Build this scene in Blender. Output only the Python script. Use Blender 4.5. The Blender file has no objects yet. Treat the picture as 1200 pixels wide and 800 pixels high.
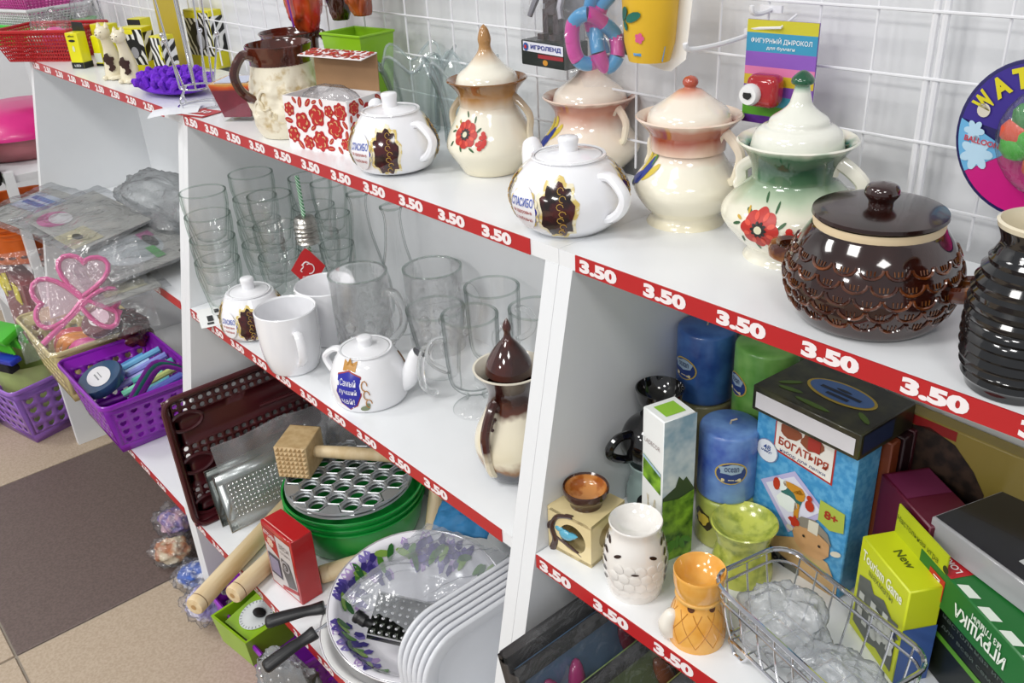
import bpy, bmesh, math, random
from mathutils import Vector, Matrix, noise as mnoise
random.seed(7)
PI = math.pi
SC = bpy.context.scene
COL = SC.collection

# ------------------------------------------------------------------ camera
CAM_LOC = Vector((0.54, -0.73, 1.215))
YAW, PITCH, ROLL = math.radians(50.574), math.radians(27.251), math.radians(3.287)
FPX = 1063.68                                   # focal length for a 1200 px wide frame
_f = Vector((-math.sin(YAW)*math.cos(PITCH), math.cos(YAW)*math.cos(PITCH), -math.sin(PITCH)))
_r0 = Vector((math.cos(YAW), math.sin(YAW), 0)); _d0 = _f.cross(_r0)
CR = _r0*math.cos(ROLL) + _d0*math.sin(ROLL); CD = -_r0*math.sin(ROLL) + _d0*math.cos(ROLL); CF = _f
cam = bpy.data.cameras.new('camera'); cam.sensor_width = 36; cam.lens = FPX/1200*36
cam.clip_start = 0.02
camo = bpy.data.objects.new('camera', cam); COL.objects.link(camo)
camo.matrix_world = Matrix((( CR.x, -CD.x, -CF.x, CAM_LOC.x), (CR.y, -CD.y, -CF.y, CAM_LOC.y),
                            (CR.z, -CD.z, -CF.z, CAM_LOC.z), (0, 0, 0, 1)))
SC.camera = camo

# ------------------------------------------------------------------ light
W = bpy.data.worlds.new('shop_ambient'); SC.world = W; W.use_nodes = True
W.node_tree.nodes['Background'].inputs[0].default_value = (0.93, 0.96, 1.0, 1)
W.node_tree.nodes['Background'].inputs[1].default_value = 0.40
def ceiling_panel(x, y, power, sx=.6, sy=.6):
    l = bpy.data.lights.new('ceiling_panel_light', 'AREA'); l.shape = 'RECTANGLE'
    l.size, l.size_y = sx, sy; l.energy = power; l.color = (1, .985, .96)
    o = bpy.data.objects.new('ceiling_panel_light', l); COL.objects.link(o); o.location = (x, y, 2.75)
for x, y, w in ((-1.9, -1.6, 16), (-.1, -1.6, 17), (1.7, -1.6, 14), (-1.0, -3.4, 34), (.9, -3.4, 34), (-.1, -5.4, 50)):
    ceiling_panel(x, y, w)
SC.view_settings.view_transform = 'Standard'; SC.view_settings.look = 'None'
SC.view_settings.gamma = 1; SC.view_settings.use_curve_mapping = False
SC.view_settings.exposure = 0.27
try:
    SC.cycles.transparent_max_bounces = 48; SC.cycles.max_bounces = 12
except Exception: pass

# ------------------------------------------------------------------ measuring: a photo pixel seen on a real plane
ZT, ZM, ZL = .914, .611, .228                   # heights of the three shelf boards
def ray(x, y): return CR*((x-600)/FPX) + CD*((y-400)/FPX) + CF
def on(x, y, z): d = ray(x, y); return CAM_LOC + d*((z-CAM_LOC.z)/d.z)
def aty(x, y, Y): d = ray(x, y); return CAM_LOC + d*((Y-CAM_LOC.y)/d.y)
def atx(x, y, X): d = ray(x, y); return CAM_LOC + d*((X-CAM_LOC.x)/d.x)
def mpp(p): return CF.dot(Vector(p)-CAM_LOC)/FPX
def up(x, y, p):
    d = ray(x, y); q = Vector(p)-CAM_LOC
    return (CAM_LOC+d*((d.x*q.x+d.y*q.y)/(d.x*d.x+d.y*d.y))).z - p[2]
def facing(p, deg=0):                           # heading from p to the viewer; +90 = to the viewer's right
    return math.atan2(CAM_LOC.y-p[1], CAM_LOC.x-p[0]) + math.radians(deg)
def prof(p, bx, by, pts):                       # silhouette (half width px, axis y px) -> (radius, height)
    out = []
    for r, y in pts:
        x = bx + (718-bx)/(2462-by)*(y-by)
        z = up(x, y, p) if abs(y-by) > .01 else 0
        out.append((r*mpp((p[0], p[1], p[2]+z)), z))
    return out

# ------------------------------------------------------------------ materials
def lin(h):
    if not isinstance(h, str): return tuple(h)
    h = h.lstrip('#'); c = [int(h[i:i+2], 16)/255 for i in (0, 2, 4)]
    return tuple(x/12.92 if x <= .04045 else ((x+.055)/1.055)**2.4 for x in c)
MATS = {}
def nt(name):
    m = bpy.data.materials.new(name); m.use_nodes = True; t = m.node_tree
    return m, t, t.nodes['Principled BSDF'], t.nodes['Material Output']
def add_bump(t, b, coord, scale, strength, dist=.002, detail=3):
    n = t.nodes.new('ShaderNodeTexNoise'); n.inputs['Scale'].default_value = scale; n.inputs['Detail'].default_value = detail
    t.links.new(coord, n.inputs['Vector'])
    bp = t.nodes.new('ShaderNodeBump'); bp.inputs['Strength'].default_value = strength; bp.inputs['Distance'].default_value = dist
    t.links.new(n.outputs['Fac'], bp.inputs['Height']); t.links.new(bp.outputs[0], b.inputs['Normal'])
def mat(col, rough=.4, metal=0, coat=0, var=.06, scale=25, bump=0, bscale=60, trans=0, sss=0, spec=.5):
    key = (str(col), rough, metal, coat, var, scale, bump, bscale, trans, sss, spec)
    if key in MATS: return MATS[key]
    c = lin(col); m, t, b, o = nt('surface_%d' % len(MATS)); MATS[key] = m
    tc = t.nodes.new('ShaderNodeTexCoord'); n = t.nodes.new('ShaderNodeTexNoise')
    n.inputs['Scale'].default_value = scale; n.inputs['Detail'].default_value = 4
    t.links.new(tc.outputs['Object'], n.inputs['Vector'])
    r = t.nodes.new('ShaderNodeValToRGB'); r.color_ramp.elements[0].position = .3; r.color_ramp.elements[1].position = .7
    r.color_ramp.elements[0].color = tuple(x*(1-var) for x in c)+(1,); r.color_ramp.elements[1].color = tuple(min(1, x*(1+var)) for x in c)+(1,)
    t.links.new(n.outputs['Fac'], r.inputs['Fac']); t.links.new(r.outputs[0], b.inputs['Base Color'])
    b.inputs['Roughness'].default_value = rough; b.inputs['Metallic'].default_value = metal
    b.inputs['Coat Weight'].default_value = coat; b.inputs['Coat Roughness'].default_value = .04
    b.inputs['Specular IOR Level'].default_value = spec
    if trans: b.inputs['Transmission Weight'].default_value = trans
    if sss: b.inputs['Subsurface Weight'].default_value = sss; b.inputs['Subsurface Radius'].default_value = (.01, .006, .004)
    if bump: add_bump(t, b, tc.outputs['Object'], bscale, bump)
    return m
def glaze(stops, amp=.006, scale=40, rough=.12, coat=.6, bump=0, bscale=60):
    """glossy ceramic whose glaze colour changes with height on the pot: stops [(z, colour)]"""
    m, t, b, o = nt('glaze_%d' % len(bpy.data.materials))
    tc = t.nodes.new('ShaderNodeTexCoord'); sp = t.nodes.new('ShaderNodeSeparateXYZ'); t.links.new(tc.outputs['Object'], sp.inputs[0])
    n = t.nodes.new('ShaderNodeTexNoise'); n.inputs['Scale'].default_value = scale; t.links.new(tc.outputs['Object'], n.inputs['Vector'])
    ma = t.nodes.new('ShaderNodeMath'); ma.operation = 'MULTIPLY_ADD'; ma.inputs[1].default_value = amp*2
    t.links.new(n.outputs['Fac'], ma.inputs[0]); t.links.new(sp.outputs['Z'], ma.inputs[2])
    z0, z1 = stops[0][0], stops[-1][0]
    mr = t.nodes.new('ShaderNodeMapRange'); mr.inputs[1].default_value = z0+amp; mr.inputs[2].default_value = z1+amp
    t.links.new(ma.outputs[0], mr.inputs[0])
    r = t.nodes.new('ShaderNodeValToRGB'); els = r.color_ramp.elements
    while len(els) < len(stops): els.new(.5)
    for e, (z, c) in zip(els, stops): e.position = (z-z0)/(z1-z0); e.color = lin(c)+(1,)
    t.links.new(mr.outputs[0], r.inputs[0]); t.links.new(r.outputs[0], b.inputs['Base Color'])
    b.inputs['Roughness'].default_value = rough; b.inputs['Coat Weight'].default_value = coat; b.inputs['Coat Roughness'].default_value = .03
    if bump: add_bump(t, b, tc.outputs['Object'], bscale, bump)
    return m
def mottled(c1, c2, scale=30, rough=.3, thr=(.45, .55), bump=0, coat=.3, detail=3, metal=0):
    m, t, b, o = nt('mottled_%d' % len(bpy.data.materials))
    tc = t.nodes.new('ShaderNodeTexCoord'); n = t.nodes.new('ShaderNodeTexNoise'); n.inputs['Scale'].default_value = scale; n.inputs['Detail'].default_value = detail
    t.links.new(tc.outputs['Object'], n.inputs['Vector'])
    r = t.nodes.new('ShaderNodeValToRGB'); r.color_ramp.elements[0].position, r.color_ramp.elements[1].position = thr
    r.color_ramp.elements[0].color = lin(c1)+(1,); r.color_ramp.elements[1].color = lin(c2)+(1,)
    t.links.new(n.outputs['Fac'], r.inputs[0]); t.links.new(r.outputs[0], b.inputs['Base Color'])
    b.inputs['Roughness'].default_value = rough; b.inputs['Coat Weight'].default_value = coat; b.inputs['Metallic'].default_value = metal
    if bump: add_bump(t, b, tc.outputs['Object'], scale, bump)
    return m
def stripes(c1, c2, scale=20, distort=6, rough=.4, thr=.5, axis='X', rot=(0, 0, 0), detail=1.5):
    m, t, b, o = nt('stripes_%d' % len(bpy.data.materials))
    tc = t.nodes.new('ShaderNodeTexCoord'); mp = t.nodes.new('ShaderNodeMapping'); mp.inputs['Rotation'].default_value = rot
    t.links.new(tc.outputs['Object'], mp.inputs[0])
    w = t.nodes.new('ShaderNodeTexWave'); w.bands_direction = axis; w.inputs['Scale'].default_value = scale; w.inputs['Distortion'].default_value = distort
    w.inputs['Detail'].default_value = detail; w.inputs['Detail Scale'].default_value = .8
    t.links.new(mp.outputs[0], w.inputs['Vector'])
    r = t.nodes.new('ShaderNodeValToRGB'); r.color_ramp.elements[0].position = thr-.06; r.color_ramp.elements[1].position = thr+.06
    r.color_ramp.elements[0].color = lin(c1)+(1,); r.color_ramp.elements[1].color = lin(c2)+(1,)
    t.links.new(w.outputs['Fac'], r.inputs[0]); t.links.new(r.outputs[0], b.inputs['Base Color'])
    b.inputs['Roughness'].default_value = rough
    return m
def wood(c1, c2, scale=12, stretch=(1, 1, .08), rough=.55):
    m, t, b, o = nt('wood_%d' % len(bpy.data.materials))
    tc = t.nodes.new('ShaderNodeTexCoord'); mp = t.nodes.new('ShaderNodeMapping'); mp.inputs['Scale'].default_value = stretch
    t.links.new(tc.outputs['Object'], mp.inputs[0])
    n = t.nodes.new('ShaderNodeTexNoise'); n.inputs['Scale'].default_value = scale*10; n.inputs['Detail'].default_value = 5
    t.links.new(mp.outputs[0], n.inputs['Vector'])
    r = t.nodes.new('ShaderNodeValToRGB'); r.color_ramp.elements[0].position = .35; r.color_ramp.elements[1].position = .65
    r.color_ramp.elements[0].color = lin(c1)+(1,); r.color_ramp.elements[1].color = lin(c2)+(1,)
    t.links.new(n.outputs['Fac'], r.inputs[0]); t.links.new(r.outputs[0], b.inputs['Base Color'])
    b.inputs['Roughness'].default_value = rough
    return m
def clear(name, face, edge, refl=.05, rough=.03, milk=0, milkcol=(.9, .92, .93), bump=0, bscale=40, bdist=.003, power=.5, start=.45):
    """thin clear glass or film: what lies behind shows through, edges gather colour, the rest reflects"""
    m, t, b, o = nt(name); t.nodes.remove(b)
    lw = t.nodes.new('ShaderNodeLayerWeight'); lw.inputs['Blend'].default_value = power
    r = t.nodes.new('ShaderNodeValToRGB'); r.color_ramp.elements[0].color = lin(face)+(1,); r.color_ramp.elements[1].color = lin(edge)+(1,)
    r.color_ramp.elements[0].position = start; r.color_ramp.elements[1].position = .98
    t.links.new(lw.outputs['Facing'], r.inputs[0])
    tr = t.nodes.new('ShaderNodeBsdfTransparent'); t.links.new(r.outputs[0], tr.inputs[0])
    gl = t.nodes.new('ShaderNodeBsdfGlossy'); gl.inputs['Roughness'].default_value = rough
    fr = t.nodes.new('ShaderNodeLayerWeight'); fr.inputs['Blend'].default_value = .5
    pw = t.nodes.new('ShaderNodeMath'); pw.operation = 'POWER'; pw.inputs[1].default_value = 4
    t.links.new(fr.outputs['Facing'], pw.inputs[0])
    ad = t.nodes.new('ShaderNodeMath'); ad.operation = 'MULTIPLY_ADD'; ad.use_clamp = True; ad.inputs[1].default_value = .45; ad.inputs[2].default_value = refl
    t.links.new(pw.outputs[0], ad.inputs[0])
    mx = t.nodes.new('ShaderNodeMixShader'); t.links.new(ad.outputs[0], mx.inputs[0]); t.links.new(tr.outputs[0], mx.inputs[1]); t.links.new(gl.outputs[0], mx.inputs[2])
    last = mx
    if milk:
        df = t.nodes.new('ShaderNodeBsdfDiffuse'); df.inputs[0].default_value = tuple(milkcol)+(1,)
        m2 = t.nodes.new('ShaderNodeMixShader'); m2.inputs[0].default_value = milk
        t.links.new(mx.outputs[0], m2.inputs[1]); t.links.new(df.outputs[0], m2.inputs[2]); last = m2
    if bump:
        tc = t.nodes.new('ShaderNodeTexCoord'); n = t.nodes.new('ShaderNodeTexNoise'); n.inputs['Scale'].default_value = bscale; n.inputs['Detail'].default_value = 3
        n.inputs['Distortion'].default_value = 1.2
        t.links.new(tc.outputs['Object'], n.inputs['Vector'])
        bp = t.nodes.new('ShaderNodeBump'); bp.inputs['Strength'].default_value = bump; bp.inputs['Distance'].default_value = bdist
        t.links.new(n.outputs['Fac'], bp.inputs['Height'])
        for nd in (gl, fr): t.links.new(bp.outputs[0], nd.inputs['Normal'])
    t.links.new(last.outputs[0], o.inputs[0])
    return m
def real_glass(name, col, mixf=.5, rough=.0, ior=1.45, bump=0, bscale=40):
    """refracting glass, partly see-through so that stacked walls stay bright"""
    m, t, b, o = nt(name); t.nodes.remove(b)
    g = t.nodes.new('ShaderNodeBsdfGlass'); g.inputs['Color'].default_value = lin(col)+(1,); g.inputs['IOR'].default_value = ior; g.inputs['Roughness'].default_value = rough
    tr = t.nodes.new('ShaderNodeBsdfTransparent'); tr.inputs[0].default_value = lin(col)+(1,)
    mx = t.nodes.new('ShaderNodeMixShader'); mx.inputs[0].default_value = mixf
    t.links.new(tr.outputs[0], mx.inputs[1]); t.links.new(g.outputs[0], mx.inputs[2]); t.links.new(mx.outputs[0], o.inputs[0])
    if bump:
        tc = t.nodes.new('ShaderNodeTexCoord'); n = t.nodes.new('ShaderNodeTexNoise'); n.inputs['Scale'].default_value = bscale
        t.links.new(tc.outputs['Object'], n.inputs['Vector'])
        bp = t.nodes.new('ShaderNodeBump'); bp.inputs['Strength'].default_value = bump; bp.inputs['Distance'].default_value = .003
        t.links.new(n.outputs['Fac'], bp.inputs['Height']); t.links.new(bp.outputs[0], g.inputs['Normal'])
    return m
CER = mat('#f1f1f4', .08, coat=.5, var=.01)
CERCREAM = '#efe8d2'
WHITE = mat('#eef0f2', .35, var=.01)
PAPER = mat('#f2f2f0', .6, var=.02)
CHROME = mat('#d8d8dc', .12, 1, var=.03)
STEEL = mat('#a9adab', .28, 1, var=.08)
BLACKP = mat('#151517', .38, var=.05)
GLASS = clear('clear_glass', '#ffffff', '#9fadab', .05, .02, start=.6, bump=.15, bscale=25)
GLASSG = clear('greenish_glass', '#ffffff', '#cfdcd5', .05, .02, bump=.25, bscale=30, start=.5)
FILM = clear('cellophane', '#fafafb', '#c4c7cc', .08, .12, milk=.04, bump=1, bscale=22, bdist=.012)
FILM2 = clear('thin_bag', '#f2f3f5', '#a8acb2', .08, .2, milk=.22, milkcol=(.75, .77, .8), bump=1, bscale=14, bdist=.02)

FILM3 = clear('milky_bag', '#eceef0', '#a8acb2', .10, .2, milk=.24, milkcol=(.8, .82, .84), bump=1, bscale=45, bdist=.010)

# ------------------------------------------------------------------ mesh building
def catmull(pts, n=4, closed=False):
    P = [Vector(p) for p in pts]; out = []; L = len(P)
    for i in range(L if closed else L-1):
        if closed: a, b, c, d = P[(i-1) % L], P[i], P[(i+1) % L], P[(i+2) % L]
        else: a, b, c, d = P[max(i-1, 0)], P[i], P[i+1], P[min(i+2, L-1)]
        for k in range(n):
            t = k/n
            out.append(.5*((2*b)+(c-a)*t+(2*a-5*b+4*c-d)*t*t+(3*b-a-3*c+d)*t**3))
    if not closed: out.append(P[-1])
    return out
def sprof(pts, n=4): return [(max(v[0], 0), v[1]) for v in catmull([(r, z, 0) for r, z in pts], n)]
class MB:
    def __init__(s): s.v = []; s.f = []
    def add(s, v, f):
        o = len(s.v); s.v += [Vector(x) for x in v]; s.f += [tuple(i+o for i in q) for q in f]; return s
    def box(s, c, d, M=None):
        x, y, z = d[0]/2, d[1]/2, d[2]/2; c = Vector(c)
        v = [Vector((a*x, b*y, e*z)) for e in (-1, 1) for b in (-1, 1) for a in (-1, 1)]
        if M is not None: v = [M @ q for q in v]
        return s.add([c+q for q in v], [(0, 2, 3, 1), (4, 5, 7, 6), (0, 1, 5, 4), (2, 6, 7, 3), (0, 4, 6, 2), (1, 3, 7, 5)])
    def lathe(s, pr, seg=32, c=(0, 0, 0), wob=None, M=None, ex=1.0):
        v = []; f = []; c = Vector(c); n = len(pr)
        for r, z in pr:
            for k in range(seg):
                a = 2*PI*k/seg; rr = r*(wob(a, z) if wob else 1)
                q = Vector((rr*math.cos(a)*ex, rr*math.sin(a), z)); v.append(c+(M @ q if M is not None else q))
        for i in range(n-1):
            for k in range(seg):
                k2 = (k+1) % seg; f.append((i*seg+k, i*seg+k2, (i+1)*seg+k2, (i+1)*seg+k))
        if pr[0][0] > 1e-6: f.append(tuple(range(seg-1, -1, -1)))
        if pr[-1][0] > 1e-6: f.append(tuple((n-1)*seg+k for k in range(seg)))
        return s.add(v, f)
    def shell(s, pr, seg=32, c=(0, 0, 0), wob=None):      # open both ends, no caps
        n0 = len(s.f); s.lathe(pr, seg, c, wob)
        if pr[-1][0] > 1e-6: s.f.pop()
        if pr[0][0] > 1e-6: s.f.pop(n0+(len(pr)-1)*seg)
        return s
    def tube(s, pts, r, seg=8, closed=False, flat=1.0, upv=None):
        P = [Vector(p) for p in pts]; n = len(P); v = []; f = []
        rr = r if isinstance(r, (list, tuple)) else [r]*n
        T = []
        for i in range(n):
            a, b = (P[(i-1) % n], P[(i+1) % n]) if closed else (P[max(i-1, 0)], P[min(i+1, n-1)])
            T.append((b-a).normalized() if (b-a).length > 1e-9 else Vector((0, 0, 1)))
        u = Vector(upv) if upv is not None else (Vector((0, 0, 1)) if abs(T[0].z) < .9 else Vector((1, 0, 0)))
        N = (u-T[0]*u.dot(T[0])).normalized()
        for i in range(n):
            N = (N-T[i]*N.dot(T[i]));
            N = N.normalized() if N.length > 1e-6 else T[i].orthogonal().normalized()
            B = T[i].cross(N)
            for k in range(seg):
                a = 2*PI*k/seg; v.append(P[i]+N*(rr[i]*math.cos(a))+B*(rr[i]*flat*math.sin(a)))
        for i in range(n if closed else n-1):
            j = (i+1) % n
            for k in range(seg):
                k2 = (k+1) % seg; f.append((i*seg+k, i*seg+k2, j*seg+k2, j*seg+k))
        if not closed: f.append(tuple(range(seg-1, -1, -1))); f.append(tuple((n-1)*seg+k for k in range(seg)))
        return s.add(v, f)
    def rod(s, a, b, r, seg=8): return s.tube([a, b], r, seg)
    def ball(s, c, r, seg=12, sc=(1, 1, 1), M=None):
        pr = [(r*math.sin(PI*i/(seg//2)), -r*math.cos(PI*i/(seg//2))) for i in range(seg//2+1)]
        pr[0] = (0, pr[0][1]); pr[-1] = (0, pr[-1][1])
        D = Matrix.Diagonal(sc)
        return s.lathe(pr, seg, c, M=(M @ D if M is not None else D))
    def grid(s, fn, nu, nv, closeu=False):
        v = [fn(i/(nu if closeu else nu-1), j/(nv-1)) for j in range(nv) for i in range(nu)]; f = []
        for j in range(nv-1):
            for i in range(nu if closeu else nu-1):
                i2 = (i+1) % nu; f.append((j*nu+i, j*nu+i2, (j+1)*nu+i2, (j+1)*nu+i))
        return s.add(v, f)
    def prism(s, pts, axis, a, b):                        # outline in the two other axes, from a to b along axis
        n = len(pts); mk = {'x': lambda p, w: (w, p[0], p[1]), 'y': lambda p, w: (p[0], w, p[1]), 'z': lambda p, w: (p[0], p[1], w)}[axis]
        return s.add([mk(p, a) for p in pts]+[mk(p, b) for p in pts],
                     [tuple(range(n)), tuple(range(2*n-1, n-1, -1))]+[(i, i+n, (i+1) % n+n, (i+1) % n) for i in range(n)])
    def decal(s, mf, pts, rings=3):                       # star-shaped patch laid on a surface mf(s, t)
        n = len(pts); cx = sum(p[0] for p in pts)/n; cy = sum(p[1] for p in pts)/n; v = [mf(cx, cy)]; f = []
        for k in range(1, rings+1):
            w = k/rings; v += [mf(cx+(p[0]-cx)*w, cy+(p[1]-cy)*w) for p in pts]
        for i in range(n): f.append((0, 1+i, 1+(i+1) % n))
        for k in range(rings-1):
            for i in range(n):
                i2 = (i+1) % n; a = 1+k*n; b = a+n; f.append((a+i, b+i, b+i2, a+i2))
        return s.add(v, f)
    def mesh(s, name, angle=38):
        me = bpy.data.meshes.new(name); me.from_pydata([tuple(v) for v in s.v], [], s.f)
        bm = bmesh.new(); bm.from_mesh(me); bmesh.ops.recalc_face_normals(bm, faces=bm.faces); bm.to_mesh(me); bm.free()
        me.polygons.foreach_set('use_smooth', [True]*len(me.polygons)); me.set_sharp_from_angle(angle=math.radians(angle)); me.update()
        return me
    def build(s, name, m, parent=None, angle=38, loc=None, rot=None):
        o = bpy.data.objects.new(name, s.mesh(name, angle)); COL.objects.link(o)
        o.data.materials.append(m)
        if parent is not None: o.parent = parent
        if loc is not None: o.location = loc
        if rot is not None: o.rotation_euler = rot
        return o
def rbox(d, bev=.002, seg=2):                             # box with rounded edges, base at z = 0
    bm = bmesh.new(); bmesh.ops.create_cube(bm, size=1)
    for v in bm.verts: v.co = Vector((v.co.x*d[0], v.co.y*d[1], (v.co.z+.5)*d[2]))
    bmesh.ops.bevel(bm, geom=bm.edges[:], offset=bev, segments=seg, affect='EDGES', profile=.5)
    mb = MB(); bm.verts.ensure_lookup_table(); mb.add([v.co.copy() for v in bm.verts], [tuple(v.index for v in f.verts) for f in bm.faces]); bm.free()
    return mb
def tag(o, label=None, cat=None, group=None, kind=None):
    if label: o['label'] = label
    if cat: o['category'] = cat
    if group: o['group'] = group
    if kind: o['kind'] = kind
    return o
def thing(name, label, cat, loc=(0, 0, 0), rz=0, group=None, rot=None):
    o = bpy.data.objects.new(name, None); COL.objects.link(o); o.empty_display_size = .02
    o.location = loc; o.rotation_euler = rot if rot is not None else (0, 0, rz)
    return tag(o, label, cat, group)
def copytree(o, parent=None, loc=None, rz=None, label=None):
    c = o.copy(); COL.objects.link(c); c.parent = parent
    if loc is not None: c.location = loc
    if rz is not None: c.rotation_euler = (0, 0, rz)
    if label: c['label'] = label
    for ch in list(o.children): copytree(ch, c)
    return c
_tx = {}
def textmesh(s, bold=.0):
    k = (s, bold)
    if k not in _tx:
        cu = bpy.data.curves.new('lettering', 'FONT'); cu.body = s; cu.size = 1; cu.offset = bold; cu.resolution_u = 3
        o = bpy.data.objects.new('lettering', cu); COL.objects.link(o)
        me = bpy.data.meshes.new_from_object(o.evaluated_get(bpy.context.evaluated_depsgraph_get()))
        bpy.data.objects.remove(o); bpy.data.curves.remove(cu)
        vs = [v.co.copy() for v in me.vertices]; fs = [tuple(p.vertices) for p in me.polygons]; bpy.data.meshes.remove(me)
        x0 = min(v.x for v in vs); x1 = max(v.x for v in vs); y0 = min(v.y for v in vs); y1 = max(v.y for v in vs)
        _tx[k] = ([((v.x-x0)/(x1-x0)-.5, (v.y-y0)/(y1-y0)-.5) for v in vs], fs, (x1-x0)/(y1-y0))
    return _tx[k]
def lettering(mb, mf, s, cs, ct, w, h, bold=.02, rot=0):    # text centred at (cs, ct) on surface mf, w by h metres
    vs, fs, asp = textmesh(s, bold); c, q = math.cos(rot), math.sin(rot)
    return mb.add([mf(cs+x*w*c-y*h*q, ct+x*w*q+y*h*c) for x, y in vs], fs)
def plane(o, u, v, eps=.0006):
    o, u, v = Vector(o), Vector(u).normalized(), Vector(v).normalized(); n = u.cross(v)*eps
    return lambda s, t: o+u*s+v*t+n
class Round:                                              # surface of a turned vessel for prints
    def __init__(s, pr): s.pr = sorted(pr, key=lambda q: q[1])
    def r(s, z):
        P = s.pr
        if z <= P[0][1]: return P[0][0]
        for a, b in zip(P, P[1:]):
            if z <= b[1]: return a[0]+(b[0]-a[0])*((z-a[1])/(b[1]-a[1]+1e-9))
        return P[-1][0]
    def at(s, ang, z0, eps=.0006):
        r0 = max(s.r(z0), .005)
        def mf(u, t):
            a = ang+u/r0; r = s.r(z0+t)+eps; return Vector((r*math.cos(a), r*math.sin(a), z0+t))
        return mf
def petal_ring(cx, cy, R, n, depth=.25, a0=0, m=6):
    return [(cx+R*(1-depth+depth*abs(math.cos(n*a/2)))*math.cos(a+a0), cy+R*(1-depth+depth*abs(math.cos(n*a/2)))*math.sin(a+a0)) for a in [2*PI*k/(n*m) for k in range(n*m)]]
def circ(cx, cy, r, n=12, ry=None, rot=0):
    ry = r if ry is None else ry; c, q = math.cos(rot), math.sin(rot)
    return [(cx+r*math.cos(a)*c-ry*math.sin(a)*q, cy+r*math.cos(a)*q+ry*math.sin(a)*c) for a in [2*PI*k/n for k in range(n)]]
def rect(x0, y0, x1, y1): return [(x0, y0), (x1, y0), (x1, y1), (x0, y1)]
def blob(cx, cy, r, n=22, amp=.15, seed=0, ry=None):
    rnd = random.Random(seed); ry = r if ry is None else ry; k = [rnd.uniform(1-amp, 1+amp) for _ in range(n)]
    return [(cx+r*k[i]*math.cos(2*PI*i/n), cy+ry*k[i]*math.sin(2*PI*i/n)) for i in range(n)]
# ------------------------------------------------------------------ the setting
def struct(o): o['kind'] = 'structure'; return o
GROUT = mat('#8d8478', .8)
flo = struct(MB().box((-1.0, -1.3, -.008), (5.6, 2.9, .01)).build('floor', GROUT)); flo['label'] = 'shop floor of large beige and dark brown tiles'
def tilemat(c1, c2):
    return mottled(c1, c2, 220, .55, (.35, .65), coat=0, detail=2)
TB, TD = tilemat('#ab9983', '#b9a893'), tilemat('#5d4f4a', '#6b5c57')
tile_me = rbox((.596, .596, .006), .0015, 1).mesh('floor_tile')
tile_md = tile_me.copy(); tile_me.materials.append(TB); tile_md.materials.append(TD)
for i in range(-5, 3):
    for j in range(-3, 1):
        x, y = -1.0-.3+.6*i, -.67+.3+.6*j
        if x > 1.8: continue
        dark = (i, j) in ((0, 0), (2, -1), (-2, -1), (1, -2), (-1, -3))
        o = bpy.data.objects.new('floor_tile', tile_md if dark else tile_me); COL.objects.link(o); o.parent = flo
        o.location = (x, y, -.006)
WALLM = mat('#dfe0e2', .45, var=.015, bump=.1, bscale=90)
struct(MB().box((-1.0, .06, 1.35), (5.6, .08, 2.72)).build('wall_back', WALLM))['label'] = 'white shop wall behind the wire grid'
struct(MB().box((-2.75, -1.3, 1.35), (.08, 2.8, 2.72)).build('wall_left', WALLM))['label'] = 'pale grey side wall at the far end'

# wire display grid on the wall: 5 cm squares, thicker rods where two panels meet
WIRE = mat('#e9e9ec', .35, var=.01)
GX0 = .201
def wire_panel(x1, n, label):
    x0 = x1-n*.0515
    g = thing('wire_grid_panel', label, 'wire grid', (x0, -.010, ZT), group='wire grid panels on the wall')
    w = n*.0515
    vm = MB().rod((0, 0, .01), (0, 0, .78), .0013, 6).mesh('vertical_wire'); vm.materials.append(WIRE)
    hm = MB().rod((0, 0, 0), (w, 0, 0), .0013, 6).mesh('horizontal_wire'); hm.materials.append(WIRE)
    fm = MB().rod((0, 0, .005), (0, 0, .79), .003, 8).mesh('frame_rod'); fm.materials.append(WIRE)
    for k in range(1, n):
        o = bpy.data.objects.new('vertical_wire', vm); COL.objects.link(o); o.parent = g; o.location = (k*.0515, 0, 0)
    for k in range(15):
        o = bpy.data.objects.new('horizontal_wire', hm); COL.objects.link(o); o.parent = g; o.location = (0, -.0026, .041+.05*k)
    for x in (.004, w-.004):
        o = bpy.data.objects.new('frame_rod', fm); COL.objects.link(o); o.parent = g; o.location = (x, 0, 0)
wire_panel(GX0, 19, 'white wire grid panel behind the teapots and jars')
wire_panel(GX0+19*.0515, 19, 'white wire grid panel behind the brown pot, right of the thick rod')
wire_panel(GX0-19*.0515, 19, 'white wire grid panel behind the brown pitcher and yellow boxes')

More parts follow.
